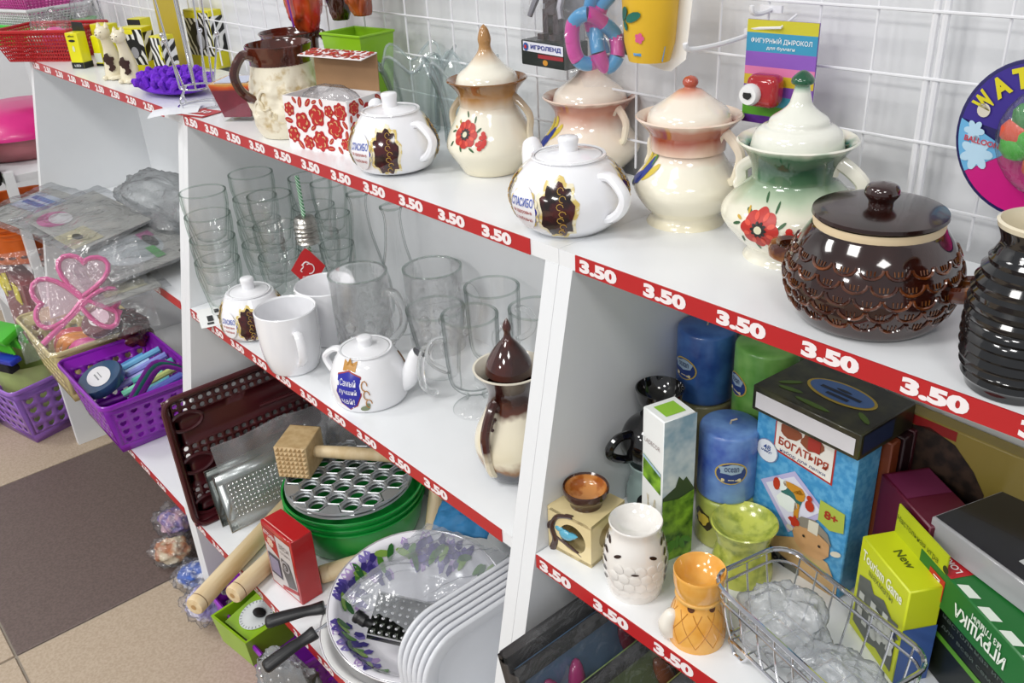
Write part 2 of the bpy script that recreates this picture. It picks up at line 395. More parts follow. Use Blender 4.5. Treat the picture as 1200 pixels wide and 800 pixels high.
# three white shelving units with red price strips
BOARD = mat('#eceef0', .3, var=.008, coat=.1)
SIDE = mat('#e6e8ea', .4, var=.008)
STRIP = mat('#b81d22', .35, var=.04); DIG = mat('#f3eaea', .4, var=.01)
def yfront(z): return -.351 if z <= ZL else -.351+.14*(z-ZL)/(.900-ZL)
def unit(x0, x1, label, price, digits, spans):
    """spans: for each shelf the (first x, last x) of its red strip"""
    u = thing('shelving_unit', label, 'shelving unit', (x0, 0, 0), group='white shelving units with sloping sides')
    w = x1-x0; t = .018
    out = [(-.006, 0), (yfront(0), 0), (yfront(ZL), ZL), (yfront(.898), .898), (-.006, .898)]
    for a in (0, w-t): MB().prism(out, 'x', a+.0002, a+t-.0002).build('side_panel', SIDE, u)
    MB().box((w/2, -.012, .449), (w-2*t, .008, .894)).build('back_panel', SIDE, u)
    for nm, z in (('top_shelf', ZT), ('middle_shelf', ZM), ('bottom_shelf', ZL)):
        yf = yfront(z) if z < .9 else -.211
        full = z > .9
        MB().box((w/2, (yf-.006)/2, z-.008), (w-.0004 if full else w-2*t-.001, -yf-.006, .0158)).build(nm, BOARD, u)
        if nm not in spans: continue
        a, b = spans[nm]; a -= x0; b -= x0
        st = MB().box(((a+b)/2, yf-.0006, z-.008), (b-a, .0012, .0158)).build('price_strip', STRIP, u)
        vs, fs, asp = textmesh(price, .06)
        mb = MB().add([(x*.0445, 0, y*.0124) for x, y in vs], fs); me = mb.mesh('price_digits'); me.materials.append(DIG)
        n = int((b-a)/digits); 
        for k in range(n):
            o = bpy.data.objects.new('price_digits', me); COL.objects.link(o); o.parent = st
            o.location = (a+.028+k*digits, yf-.0016, z-.008)
    return u
unit(-.018, .83, 'white shelving unit under the brown pot, holding candles and aroma burners', '3.50', .0745,
     {'top_shelf': (.004, .826), 'middle_shelf': (.0015, .81), 'bottom_shelf': (.0015, .81)})
unit(-.858, -.018, 'white shelving unit in the middle, holding glasses and white teapots', '3.50', .0715,
     {'top_shelf': (-.847, -.056), 'middle_shelf': (-.838, -.052), 'bottom_shelf': (-.838, -.052)})
unit(-1.665, -.858, 'white shelving unit at the far end with 2.50 price strip', '2.50', .078,
     {'top_shelf': (-1.64, -.93), 'middle_shelf': (-1.64, -.88), 'bottom_shelf': (-1.64, -.88)})
# ------------------------------------------------------------------ shared builders for wares
def pr(parent, name, col, mf, shapes, rings=1, rough=.4, coat=0):
    m = col if not isinstance(col, str) else mat(col, rough, var=.04, coat=coat)
    if len(shapes) <= 10:
        for q in shapes: o = MB().decal(mf, q, rings).build(name, m, parent)
        return o
    mb = MB()
    for q in shapes: mb.decal(mf, q, rings)
    o = mb.build(name, m, parent); o['kind'] = 'stuff'; return o
def words(parent, name, col, mf, items, bold=.02):          # items: (text, s, t, w, h[, rot])
    mb = MB()
    for it in items: lettering(mb, mf, it[0], it[1], it[2], it[3], it[4], bold, it[5] if len(it) > 5 else 0)
    return mb.build(name, mat(col, .4, var=.02) if isinstance(col, str) else col, parent)
def faces(w, d, h):                                         # print surfaces of a box standing on its origin
    return dict(front=lambda e=1: plane((0, -d/2, h/2), (1, 0, 0), (0, 0, 1), .0004*e), right=lambda e=1: plane((w/2, 0, h/2), (0, 1, 0), (0, 0, 1), .0004*e),
                left=lambda e=1: plane((-w/2, 0, h/2), (0, -1, 0), (0, 0, 1), .0004*e), top=lambda e=1: plane((0, 0, h), (1, 0, 0), (0, 1, 0), .0004*e))
def carton(name, label, cat, p, rz, size, col, bev=.0012, rough=.35, group=None, rot=None, part='carton'):
    t = thing(name, label, cat, p, rz, group, rot)
    rbox(size, bev, 1).build(part, col if not isinstance(col, str) else mat(col, rough, var=.03), t)
    return t, faces(*size)
def ear(r1, z1, r2, z2, ang, out, rad, n=5, lift=0, rad2=None, flat=1.0):   # loop handle in the upright plane at heading ang
    a = Vector((math.cos(ang), math.sin(ang), 0)); Z = Vector((0, 0, 1))
    ro = max(r1, r2)+out
    pts = catmull([a*r1*.9+Z*z1, a*(r1+out*.55)+Z*(z1+lift), a*ro+Z*(z1+(z2-z1)*.32+lift*.5), a*(ro-out*.15)+Z*(z1+(z2-z1)*.65), a*(r2+out*.25)+Z*(z2+(z1-z2)*.08), a*r2*.9+Z*z2], n)
    m = len(pts); rr = [rad+(rad2-rad)*i/(m-1) if rad2 else rad for i in range(m)]
    return pts, rr, flat
def add_ear(mb, *a, **k):
    pts, rr, fl = ear(*a, **k); return mb.tube(pts, rr, 8, flat=fl)
def poppy(t, S, ang, z, R, right=True, layers=(1, 2, 3)):
    mf = lambda e: S.at(ang, z, .0005*e)
    lv = []
    for k in range(9):
        a = k*.7+.3; rr = R*(1.05+.3*(k % 3)/2); lv.append(circ(rr*math.cos(a)*1.1, rr*math.sin(a), R*.26, 8, R*.08, a+.4))
    pr(t, 'leaf_print', '#2f5b33', mf(1), lv)
    pr(t, 'leaf_print', '#c9a23a', mf(1.2), [circ(-R*.9, R*.75, R*.2, 8, R*.07, 2.2), circ(-R*1.25, R*.35, R*.2, 8, R*.07, 2.8)])
    pr(t, 'flower_print', '#b9291f', mf(2), [petal_ring(0, 0, R, 8, .14)], 3)
    pr(t, 'petal_print', '#d84a35', mf(2.5), [circ(R*.66*math.cos(a), R*.66*math.sin(a), R*.2, 8, R*.12, a) for a in [k*PI/4+.39 for k in range(8)]])
    pr(t, 'flower_centre_print', '#22201f', mf(3), [petal_ring(0, 0, R*.42, 10, .3)], 1)
    pr(t, 'flower_centre_print', '#d8d3b5', mf(4), [circ(0, 0, R*.2, 10)], 1)
    bx = R*1.25 if right else -R*1.25
    pr(t, 'berry_print', '#c4271f', mf(3), [circ(bx+R*.3*dx, -R*.5+R*.3*dy, R*.17, 8) for dx, dy in ((0, 0), (1, .3), (.2, 1.1), (1, 1.3), (.5, -.8), (-.6, -.4), (.7, 2), (-.2, -1.4), (.9, -.2))])
def crumple_fn(seed, amp, sc):
    off = Vector((seed*7.3, seed*3.1, seed*1.7))
    return lambda v: v*(1+amp*(mnoise.noise(v*sc+off)+.6*abs(mnoise.noise(v*sc*2.3+off))))
def bag(name, label, p, size, rz=0, m=None, seed=1, amp=.35, sc=None, parent=None, lift=True, tuft=False):
    """crumpled cellophane bag, an uneven pillow"""
    mb = MB(); sx, sy, sz = size; off = Vector((seed*7.3, seed*3.1, seed*1.7)); n, k = 60, 34
    def f(u, v):
        a = 2*PI*u; b = PI*(v-.5); cb = math.cos(b)
        q = Vector((math.copysign(abs(math.cos(a)*cb)**.92, math.cos(a)), math.copysign(abs(math.sin(a)*cb)**.92, math.sin(a)), math.copysign(abs(math.sin(b))**.9, math.sin(b))))
        d = 1+amp*(mnoise.noise(q*2.1+off)+.55*(abs(mnoise.noise(q*5+off))-.2)+.3*abs(mnoise.noise(q*11+off))-.22*abs(mnoise.noise(q*17+off*2)))
        q = Vector((q.x*sx/2, q.y*sy/2, q.z*sz/2))*d; q.z = max(q.z, -sz*.46)
        return q+Vector((0, 0, sz*.46))
    mb.grid(f, n, k, True)
    if parent is not None: return mb.build(name, m or FILM, parent, 60, p)
    o = mb.build(name, m or FILM, None, 60, p, (0, 0, rz)); tag(o, label, 'plastic bag'); return o

# ------------------------------------------------------------------ glazed jars on the top shelf
def px_base(bx, ybot, r, z):
    p = on(bx, ybot, z)
    for _ in range(4):
        d = p-CAM_LOC; k = -d.z/d.length; p = on(bx, ybot-r*k, z); by = ybot-r*k
    return p, by
def lidded_jar(name, label, bx, ybot, rb, body, lid, stops, lidstops, handles, group=None, lip=.88):
    p, by = px_base(bx, ybot, rb, ZT)
    t = thing(name, label, 'jar', p, 0, group)
    B = prof(p, bx, by, [(rb, by)]+body); B[0] = (B[0][0], .0008)
    sp = [(B[0][0]*.9, .0004)]+sprof(B, 5)
    R, H = sp[-1]
    full = sp+[(R*.97, H+.0012), (R*lip, H-.002), (R*.74, H-.012), (R*.7, H-.03)]
    MB().shell(full, 48).build('body', glaze([(f*H, c) for f, c in stops]), t)
    L = prof(p, bx, by, lid); L = [(L[0][0], H-.006)]+[(r, z) for r, z in L[1:]]
    ls = sprof(L, 5); ls[-1] = (0, ls[-1][1])
    MB().shell(ls, 40).build('lid', glaze([(H-.006+f*(L[-1][1]-H+.006), c) for f, c in lidstops], .002), t)
    S = Round(sp)
    hm = MB()
    for deg, fz1, fz2, out, rad, lift in handles:
        hm = MB(); add_ear(hm, S.r(fz1*H), fz1*H, S.r(fz2*H), fz2*H, facing(p, deg), out, rad, lift=lift, rad2=rad*.75, flat=.75)
        hm.build('handle', glaze([(0, stops[0][1]), (fz2*H, stops[0][1]), (H, stops[-1][1])]), t)
    return t, p, S, H, sp
CR1, CR2 = '#efe7cd', '#f3eedd'
# beige jar with poppy
t, p, S, H, sp = lidded_jar('lidded_jar', 'cream ceramic jar with brown rim, red poppy and twisted finial lid', 577, 208, 33,
    [(40, 187), (51, 170), (49, 155), (40, 137), (33, 120), (36, 106), (48, 92)],
    [(38, 90), (34, 86), (24, 78), (15, 68), (9, 60), (7, 53), (8, 46), (6.5, 38), (4, 32), (0, 28)],
    [(0, CR1), (.66, CR2), (.85, '#b07f46'), (1, '#7d5228')], [(0, CR2), (.35, CR2), (.6, '#b78a55'), (1, '#a87a48')], [(62, .76, .30, .000, .0048, .008), (-118, .76, .30, -.004, .0048, .006)], 'lidded ceramic jars on the top shelf')
poppy(t, S, facing(p, -38), .50*H, .0145)
# pink rimmed jar behind the white teapot
t, p, S, H, sp = lidded_jar('lidded_jar', 'cream jar with pink rim standing behind the white teapot, toy bag hanging over it', 692, 208, 40,
    [(38, 195), (50, 184), (58, 172), (55, 160), (45, 146), (41, 135), (44, 124), (56, 111)],
    [(44, 110), (40, 106), (28, 96), (18, 88), (12, 81), (8, 76), (8, 70), (0, 66)],
    [(0, CR1), (.6, '#f1e3d3'), (.82, '#cf9078'), (.94, '#ab604a'), (1, '#e6cdbb')], [(0, '#efe6d8'), (.5, '#eddccb'), (.8, '#c98b72'), (1, '#b5563f')], [(42, .82, .46, .005, .005, .008), (-138, .82, .46, -.004, .005, .004)], 'lidded ceramic jars on the top shelf')
mf = S.at(facing(p, -70), .52*H, .0006)
pr(t, 'tulip_print', '#d9c24a', mf, [circ(.004, .012, .011, 10, .004, 1.2), circ(-.006, .008, .011, 10, .004, 1.6), circ(.012, .006, .011, 10, .0035, .9)])
pr(t, 'tulip_print', '#2b3f94', S.at(facing(p, -70), .52*H, .001), [circ(.002, -.001, .012, 10, .0045, 1.2), circ(-.008, -.008, .009, 10, .004, 1.0)])
# pink rimmed jar in the middle
t, p, S, H, sp = lidded_jar('lidded_jar', 'cream footed jar with salmon pink rim and ball knob between white teapot and green jar', 803, 272, 44,
    [(45, 257), (40, 247), (50, 236), (61, 219), (60, 206), (48, 190), (40, 174), (44, 156), (63, 135)],
    [(50, 134), (46, 129), (33, 119), (22, 111), (14, 105), (7, 102), (9, 98), (9, 94), (6, 90), (0, 88)],
    [(0, CR1), (.6, CR2), (.70, '#eccdb8'), (.84, '#a9523a'), (.93, '#b8664a'), (1, '#ead6c4')], [(0, '#f0eadb'), (.55, '#efe2d2'), (.72, '#d08f78'), (.8, '#b5523c'), (1, '#ad4a34')], [(56, .82, .44, .007, .0055, .008), (-124, .80, .46, -.006, .005, .004)], 'lidded ceramic jars on the top shelf')
pr(t, 'tulip_print', '#d9c24a', S.at(facing(p, -72), .5*H, .0006), [circ(.006, .014, .013, 10, .004, 1.1), circ(-.004, .012, .012, 10, .004, 1.5), circ(.014, .004, .011, 10, .0035, .8)])
pr(t, 'tulip_print', '#2b3f94', S.at(facing(p, -72), .5*H, .001), [circ(.005, .004, .014, 10, .005, 1.2), circ(-.006, -.007, .011, 10, .005, .9)])
pr(t, 'tulip_print', '#5b8a3c', S.at(facing(p, -72), .5*H, .0012), [circ(.012, .016, .008, 8, .0016, 1.2), circ(-.012, -.012, .008, 8, .0016, .7)])
# green rimmed jar
t, p, S, H, sp = lidded_jar('lidded_jar', 'cream jar with dark green rim and red poppy, left of the brown pot', 922, 316, 50,
    [(52, 300), (46, 287), (58, 276), (78, 254), (78, 238), (60, 219), (48, 206), (50, 192), (58, 176), (70, 163)],
    [(54, 161), (50, 155), (43, 148), (36, 145), (33, 138), (22, 130), (14, 122), (11, 112), (9, 103), (9, 99), (13, 97), (13, 92), (9, 87), (4, 83), (0, 82)],
    [(0, '#ece8d8'), (.50, '#e8e4d0'), (.60, '#b4c4a8'), (.72, '#547a5a'), (.86, '#27503a'), (.94, '#255a3c'), (.97, '#9fb89f'), (1, '#e9e7d9')], [(0, '#ecebe0'), (.72, '#e5e6da'), (.8, '#7fa58c'), (.84, '#1f5a3c'), (1, '#164a30')], [(66, .76, .50, .004, .0065, .010), (-114, .76, .52, -.004, .006, .004)], 'lidded ceramic jars on the top shelf')
poppy(t, S, facing(p, -24), .40*H, .0165)

# brown casserole with scale relief
p, by = px_base(1014, 396, 66, ZT)
t = thing('lidded_pot', 'dark brown glazed pot with fish-scale relief and flat lid', 'pot', p)
B = prof(p, 1014, by, [(66, by), (80, 362), (97, 330), (98, 308), (88, 282), (74, 262)]); B[0] = (B[0][0], .0008)
sp = [(B[0][0]*.9, .0003)]+sprof(B, 5); H = sp[-1][1]; S = Round(sp)
BRG = mottled('#1d0905', '#34120a', 18, .1, (.35, .7), coat=.8)
MB().shell(sp+[(sp[-1][0]*.96, H+.001), (sp[-1][0]*.9, H-.01)], 56).build('body', BRG, t)
sc = MB(); rel = MB()
for row in range(5):
    z = H*(.82-.135*row); n = 20; R0 = S.r(z)
    for k in range(n):
        a = facing(p)+2*PI*(k+.5*(row % 2))/n; w = PI*R0/n*.92
        mf = S.at(a, z, .0005)
        pts = [mf(w*math.sin(q), -w*.82*math.cos(q)) for q in [-1.5+3.0*i/8 for i in range(9)]]
        sc.tube(pts, .0011, 6)
        for j in (-1, 0, 1): rel.tube([mf(j*w*.32, -w*.15), mf(j*w*.28, -w*.55)], .0005, 4)
sc.build('scale_relief', mottled('#3a170b', '#7a4018', 70, .1, (.40, .75), coat=.8), t)
rel.build('scale_ribs', mottled('#42190c', '#7a4a1e', 60, .12, (.3, .7), coat=.8), t)
lp = prof(p, 1014, by, [(72, 263), (74, 257)])
MB().shell([(lp[0][0], H-.004), (lp[1][0], H+.003), (lp[1][0]*.98, H+.006)], 48).build('unglazed_collar', mat('#d9c4a0', .5), t)
RL = 76*mpp((p[0], p[1], p[2]+H))
zk = up(1036, 212, p)
lid = MB().lathe([(0, H+.004), (RL*.9, H+.005), (RL, H+.008), (RL*.99, H+.0105), (RL*.8, H+.0125), (RL*.3, H+.0135), (0, H+.0138)], 48).build('lid', mottled('#1c0a07', '#28100b', 25, .22, coat=.3), t)
kz = zk-(H+.0138); MB().lathe(sprof([(.0085, H+.0130), (.0085, H+.0138+kz*.18), (.0118, H+.0138+kz*.5), (.0095, H+.0138+kz*.85), (0, H+.0138+kz)], 4), 20).build('knob', mat('#2b100c', .1, coat=.8), lid)
for deg in (70, -110):
    a = facing(p, deg); hm = MB(); z = H*.5; rr = S.r(z); c, s_ = math.cos(a), math.sin(a)
    q = [Vector((rr*.97*c-w*s_, rr*.97*s_+w*c, z)) for w in (-.012, .012)]; o2 = Vector((c, s_, 0))*.013+Vector((0, 0, .003))
    hm.tube(catmull([q[0], q[0]*1+o2*.8, (q[0]+q[1])/2+o2*1.25, q[1]+o2*.8, q[1]], 4), .0058, 8, flat=.75)
    hm.build('handle', mottled('#4a1f10', '#8a5322', 40, .12, coat=.7), t)
# black ribbed pot at the right edge
p, by = px_base(1184, 474, 50, ZT)
t = thing('ribbed_pot', 'black ribbed ceramic pot with cream inner rim at the right edge', 'pot', p)
B = prof(p, 1184, by, [(50, by), (58, 428), (65, 395), (66, 360), (61, 325), (50, 298), (45, 284), (52, 266)]); B[0] = (B[0][0], .0008)
s0 = sprof(B, 9); sp = [(r+(.0011*math.sin(z*900) if .006 < z < B[-3][1] else 0), z) for r, z in s0]
MB().shell([(B[0][0]*.9, .0003)]+sp, 56).build('body', mat('#0c0c0e', .12, coat=.7, var=.2), t)
Rr, Hr = sp[-1]
MB().shell([(Rr, Hr), (Rr*1.03, Hr+.003), (Rr*.96, Hr+.004), (Rr*.86, Hr-.004), (Rr*.85, Hr-.03)], 48).build('rim', mat('#ded3b8', .2, coat=.4), t)

# ------------------------------------------------------------------ white teapots with prints
GOLD = mat('#c9a24a', .35, var=.12); MAROON = mottled('#1d0d0d', '#4a1518', 70, .12, (.42, .6), coat=.5); NAVY = mat('#26269a', .25, coat=.4)
def ornament(t, S, ang, z, w, h, seed=0, side=1):
    """dark scalloped cartouche with gilt edge"""
    rnd = random.Random(seed); out = []
    n = 40
    for k in range(n):
        a = 2*PI*k/n; rr = 1+.10*math.sin(a*9+seed)+rnd.uniform(-.05, .05)
        out.append((w*rr*math.copysign(abs(math.cos(a))**.7, math.cos(a)), h*rr*math.copysign(abs(math.sin(a))**.7, math.sin(a))))
    pr(t, 'gilt_print', mottled('#d9bf6a', '#efe6c8', 120, .3, coat=.4), S.at(ang, z, .0005), [out], 5)
    pr(t, 'dark_print', MAROON, S.at(ang, z, .0009), [[(x*.8, y*.86) for x, y in out]], 5)
    mf = S.at(ang, z, .0013); g = MB()
    for k in range(7):
        y = h*(-.7+.23*k); x = w*.28*side*(1 if k % 2 else .6)
        c = [mf(x+w*.16*math.cos(q), y+h*.1*math.sin(q)) for q in [i*.8 for i in range(7)]]
        g.tube(c, .00035, 4)
    g.build('gilt_scroll_print', GOLD, t)
def cartouche(t, S, ang, z, w, h, lines):
    pr(t, 'gilt_print', mottled('#d9bf6a', '#efe6c8', 120, .3), S.at(ang, z, .0014), [petal_ring(0, 0, w*1.22, 14, .1)], 4)
    pr(t, 'blue_ring_print', NAVY, S.at(ang, z, .0017), [petal_ring(0, 0, w*1.1, 10, .12)], 4)
    pr(t, 'oval_print', '#f0eff2', S.at(ang, z, .002), [circ(0, 0, w, 24, h)], 4)
    for col, items in lines: words(t, 'lettering', col, S.at(ang, z, .0025), items, .012)
def teapot(name, label, bx, ybot, rb, z0, body, lidr, knob, spout, handle, decor, cat='teapot', group='white teapots with printed crests'):
    p, by = px_base(bx, ybot, rb, z0)
    t = thing(name, label, cat, p, 0, group)
    B = prof(p, bx, by, [(rb, by)]+body); B[0] = (B[0][0], .0008)
    sp = [(B[0][0]*.9, .0003)]+sprof(B, 6); H = sp[-1][1]; Rm = max(r for r, z in sp); S = Round(sp)
    Rl = lidr*mpp((p[0], p[1], p[2]+H))
    MB().shell(sp+[(Rl*1.0, H+.001), (Rl*1.06, H+.0022), (Rl*1.04, H+.0036), (Rl*.95, H+.003)], 48).build('body', CER, t)
    zk = up(bx+(718-bx)/(2462-by)*(knob[1]-by), knob[1], p); kr = knob[0]*mpp(p)
    lid = MB().lathe(sprof([(Rl*.95, H+.0008), (Rl*.93, H+.003), (Rl*.75, H+.0042), (Rl*.42, H+.0065), (0, H+.0075)], 3), 40).build('lid', CER, t)
    kb = H+.0068; MB().lathe(sprof([(kr*.95, kb), (kr*.9, kb+(zk-kb)*.35), (kr, kb+(zk-kb)*.75), (kr*.8, zk-.001), (0, zk)], 3), 20).build('knob', CER, lid)
    if spout is not None:
        a = facing(p, spout); d = Vector((math.cos(a), math.sin(a), 0)); Z = Vector((0, 0, 1))
        pts = catmull([d*Rm*.7+Z*H*.30, d*Rm*1.02+Z*H*.42, d*Rm*1.2+Z*H*.72, d*Rm*1.28+Z*H*.92, d*Rm*1.34+Z*H*.98], 4); n = len(pts)
        mb = MB().tube(pts, [Rm*(.34-.2*(i/(n-1))**.7) for i in range(n)], 16)
        mb.f.pop(); q = pts[-1]; mb.build('spout', CER, t)
        e = (pts[-1]-pts[-2]).normalized(); u = e.orthogonal().normalized(); v = e.cross(u)
        MB().add([q+(u*math.cos(i*PI/6)+v*math.sin(i*PI/6))*Rm*.11+e*.0004 for i in range(12)], [tuple(range(12))]).build('spout_mouth', mat('#6a6a70', .5), t)
    if handle is not None:
        hm = MB(); add_ear(hm, S.r(H*.86), H*.84, S.r(H*.3), H*.28, facing(p, handle), Rm*.34, Rm*.085, lift=Rm*.04, flat=1.25)
        hm.build('handle', CER, t)
    decor(t, S, p, H, Rm)
    return t
def dec_a(t, S, p, H, R):
    ornament(t, S, facing(p, -12), .47*H, R*.34, H*.43, 1); ornament(t, S, facing(p, 82), .55*H, R*.3, H*.40, 2, -1)
    ornament(t, S, facing(p, -88), .5*H, R*.25, H*.4, 3)
    cartouche(t, S, facing(p, -49), .47*H, R*.29, H*.31, [('#3a56b0', [('СПАСИБО', 0, H*.10, R*.5, H*.12, .05)]), ('#b0504a', [('за здоровье', 0, -H*.04, R*.44, H*.06), ('с любовью', 0, -H*.14, R*.4, H*.06)])])
teapot('teapot', 'white teapot with dark gilded crest beside the red floral box', 465, 205, 31, ZT, [(44, 190), (52, 171), (50, 157), (42, 141), (34, 131)], 33, (9.5, 107), -165, 38, dec_a)
teapot('teapot', 'large white teapot with dark gilded crest at the edge of the top shelf', 668, 279, 43, ZT, [(60, 250), (70, 226), (66, 208), (54, 192), (43, 184)], 42, (12, 158), -150, 42, dec_a)
def dec_b(t, S, p, H, R):
    a = facing(p, -36); z = .5*H; w, h = R*.36, H*.36
    sh = [(-w, h*.7), (-w*.4, h*.85), (0, h*.95), (w*.4, h*.85), (w, h*.7), (w*.95, -h*.2), (w*.6, -h*.8), (0, -h*1.1), (-w*.6, -h*.8), (-w*.95, -h*.2)]
    pr(t, 'shield_edge_print', '#a33a3a', S.at(a, z, .0005), [[(x*1.08, y*1.07) for x, y in sh]], 4)
    pr(t, 'shield_print', '#2d2f9e', S.at(a, z, .0009), [sh], 4, .25)
    words(t, 'lettering', '#e6e6f2', S.at(a, z, .0014), [('Самый', 0, h*.42, w*1.3, h*.36), ('лучший', 0, -h*.08, w*1.4, h*.36), ('чай!', 0, -h*.58, w*1.0, h*.36)], .005)
    pr(t, 'crown_print', mat('#c08a3a', .35), S.at(a, z, .0007), [[(-w*.6, h*.95), (-w*.75, h*1.45), (-w*.35, h*1.2), (0, h*1.6), (w*.35, h*1.2), (w*.75, h*1.45), (w*.6, h*.95)]], 2)
    g = MB(); mf = S.at(a, z, .001)
    for k in range(3): g.tube([mf(w*(1.25+.1*k)+w*.2*math.cos(q), h*(.3-.5*k)+h*.25*math.sin(q)) for q in [i*.7 for i in range(8)]], .0007, 5)
    g.build('scroll_print', mat('#b98246', .35), t)
    pr(t, 'leaf_print', '#7f8a6a', S.at(a, z, .0008), [circ(w*1.15, -h*1.0, w*.35, 10, h*.16, .2), circ(w*1.35, -h*.85, w*.25, 10, h*.12, 1.0)])
    g = MB(); g.tube([S.at(facing(p, 84), .6*H, .0006)(.002*math.sin(k), -H*.3+H*.6*k/8) for k in range(9)], .0012, 5); g.build('gilt_edge_print', mat('#6a4a2a', .3), t)
teapot('teapot', 'white teapot with blue crowned shield at the edge of the middle shelf', 436, 477, 30, ZM, [(42, 461), (46, 445), (44, 430), (37, 416), (31, 409)], 30, (9, 393), 68, -130, dec_b)
teapot('teapot', 'small white lidded teapot with dark gilded crest beside stacked glass tumblers', 301, 398, 26, ZM, [(36, 382), (38, 367), (35, 354), (28, 342)], 24, (8, 324), None, -160, dec_a)
# ------------------------------------------------------------------ left half of the top shelf
# glass vases with wavy rims
VGLASS = clear('vase_glass', '#fafdfd', '#8fa3a3', .07, .03, milk=.05, start=.35, bump=.2, bscale=20)
def wavy_vase(label, bx, ybot, rb, pts, nw, ph):
    p, by = px_base(bx, ybot, rb, ZT); t = thing('glass_vase', label, 'vase', p, 0, 'wavy clear glass vases')
    B = prof(p, bx, by, [(rb, by)]+pts); sp = sprof(B, 6); H = sp[-1][1]; n = 72; mb = MB()
    for inner in (0, 1):
        v = []; f = []; th = .0026 if inner else 0
        for r, z in sp:
            for k in range(n):
                a = 2*PI*k/n; q = (z/H)**3; rr = (max(r-th, .002))*(1+.10*q*math.cos(nw*a+ph)+.035*math.cos(nw*2*a+ph)); v.append((rr*math.cos(a), rr*math.sin(a), max(z, .006 if inner else 0)-.012*q*(1-math.cos(nw*a+ph))*.9))
        for i in range(len(sp)-1):
            for k in range(n): f.append((i*n+k, i*n+(k+1) % n, (i+1)*n+(k+1) % n, (i+1)*n+k))
        f.append(tuple(range(n))); mb.add(v, f)
    mb.build('vessel', VGLASS, t, 70)
    r, z = sp[-1]; mb = MB()
    mb.tube([((r-.001)*(1+.10*math.cos(nw*a+ph))*math.cos(a), (r-.001)*(1+.10*math.cos(nw*a+ph))*math.sin(a), H-.012*(1-math.cos(nw*a+ph))*.9) for a in [2*PI*k/n for k in range(n)]], .0019, 6, True)
    mb.build('rim', clear('glass_rim', '#eef4f4', '#a4b3b8', .16, .05, milk=.15), t)
wavy_vase('clear glass vase with wavy rim behind the crested teapot, nearest the lime tub', 491, 160, 24, [(25, 150), (26, 130), (30, 105), (38, 76), (48, 57)], 6, .6)
wavy_vase('clear glass vase with wavy rim between crested teapot and poppy jar', 546, 172, 22, [(23, 162), (24, 140), (28, 112), (35, 85), (42, 66)], 6, 2.2)
# lime tub
p = Vector((-.578, -.052, ZT))
t = thing('plastic_tub', 'lime green plastic tub behind the red floral box', 'tub', p, .15)
mb = MB()
def tub_ring(w, d, z): return [(-w/2, -d/2, z), (w/2, -d/2, z), (w/2, d/2, z), (-w/2, d/2, z)]
def frustum(mb, w0, d0, w1, d1, h, th=.002, bottom=True):
    R = [tub_ring(w0, d0, 0), tub_ring(w1, d1, h), tub_ring(w1-2*th, d1-2*th, h), tub_ring(w0-2*th, d0-2*th, th)]
    v = [q for r in R for q in r]; f = [(0, 3, 2, 1), (12, 13, 14, 15)]
    for k in range(3):
        for i in range(4): f.append((4*k+i, 4*k+(i+1) % 4, 4*k+4+(i+1) % 4, 4*k+4+i))
    return mb.add(v, f)
LIME = mat('#8fc31f', .3, var=.03, coat=.2)
frustum(mb, .060, .045, .080, .060, .120).build('tub_body', LIME, t)
mb = MB().tube([(-.0405, -.0305, .120), (.0405, -.0305, .120), (.0405, .0305, .120), (-.0405, .0305, .120)], .0018, 6, True); mb.build('rim', LIME, t)

# red floral gift box, open
a, b = on(341, 172, ZT), on(414, 183, ZT); d = (b-a); w = d.length; rz = math.atan2(d.y, d.x); u = d.normalized(); v = Vector((-u.y, u.x, 0))
h = up(335, 111, a); dep = .062
t = thing('gift_box', 'open gift box printed with red flowers, lid raised', 'gift box', a+u*w/2+v*dep/2, rz)
CARD = mat('#f1eded', .5, var=.01); KRAFT = mat('#a5805c', .7, var=.06)
mb = MB(); th = .0015
for c, s_ in (((0, -dep/2, h/2), (w, th, h)), ((0, dep/2, h/2), (w, th, h)), ((-w/2, 0, h/2), (th, dep, h)), ((w/2, 0, h/2), (th, dep, h)), ((0, 0, th/2), (w, dep, th))): mb.box(c, s_)
mb.build('box_body', CARD, t)
lt = .62; lw = Vector((0, math.sin(lt)*.35, math.cos(lt)))   # raised lid leans back
L = MB(); lo = Vector((0, dep/2, h)); ld = Vector((0, .06, .998)).normalized(); nn = Vector((0, -ld.z, ld.y))
def lidpt(x, k, e=0): return lo+Vector((x, 0, 0))+ld*k+nn*e
L.add([lidpt(-w/2, 0), lidpt(w/2, 0), lidpt(w/2, .046), lidpt(-w/2, .046), lidpt(-w/2, 0, .0012), lidpt(w/2, 0, .0012), lidpt(w/2, .046, .0012), lidpt(-w/2, .046, .0012)],
      [(0, 3, 2, 1), (4, 5, 6, 7), (0, 1, 5, 4), (1, 2, 6, 5), (2, 3, 7, 6), (3, 0, 4, 7)])
lo_ = L.build('lid', KRAFT, t)
fl = Vector((0, -.93, -.12)).normalized(); e = lidpt(0, .046); F = MB(); q = .030
F.add([e+Vector((-w/2, 0, 0)), e+Vector((w/2, 0, 0)), e+Vector((w/2, 0, 0))+fl*q, e+Vector((-w/2, 0, 0))+fl*q]+[x+Vector((0, 0, .0012)) for x in (e+Vector((-w/2, 0, 0)), e+Vector((w/2, 0, 0)), e+Vector((w/2, 0, 0))+fl*q, e+Vector((-w/2, 0, 0))+fl*q)], [(0, 1, 2, 3), (7, 6, 5, 4), (0, 4, 5, 1), (1, 5, 6, 2), (2, 6, 7, 3), (3, 7, 4, 0)])
fo = F.build('lid_flap', CARD, lo_)
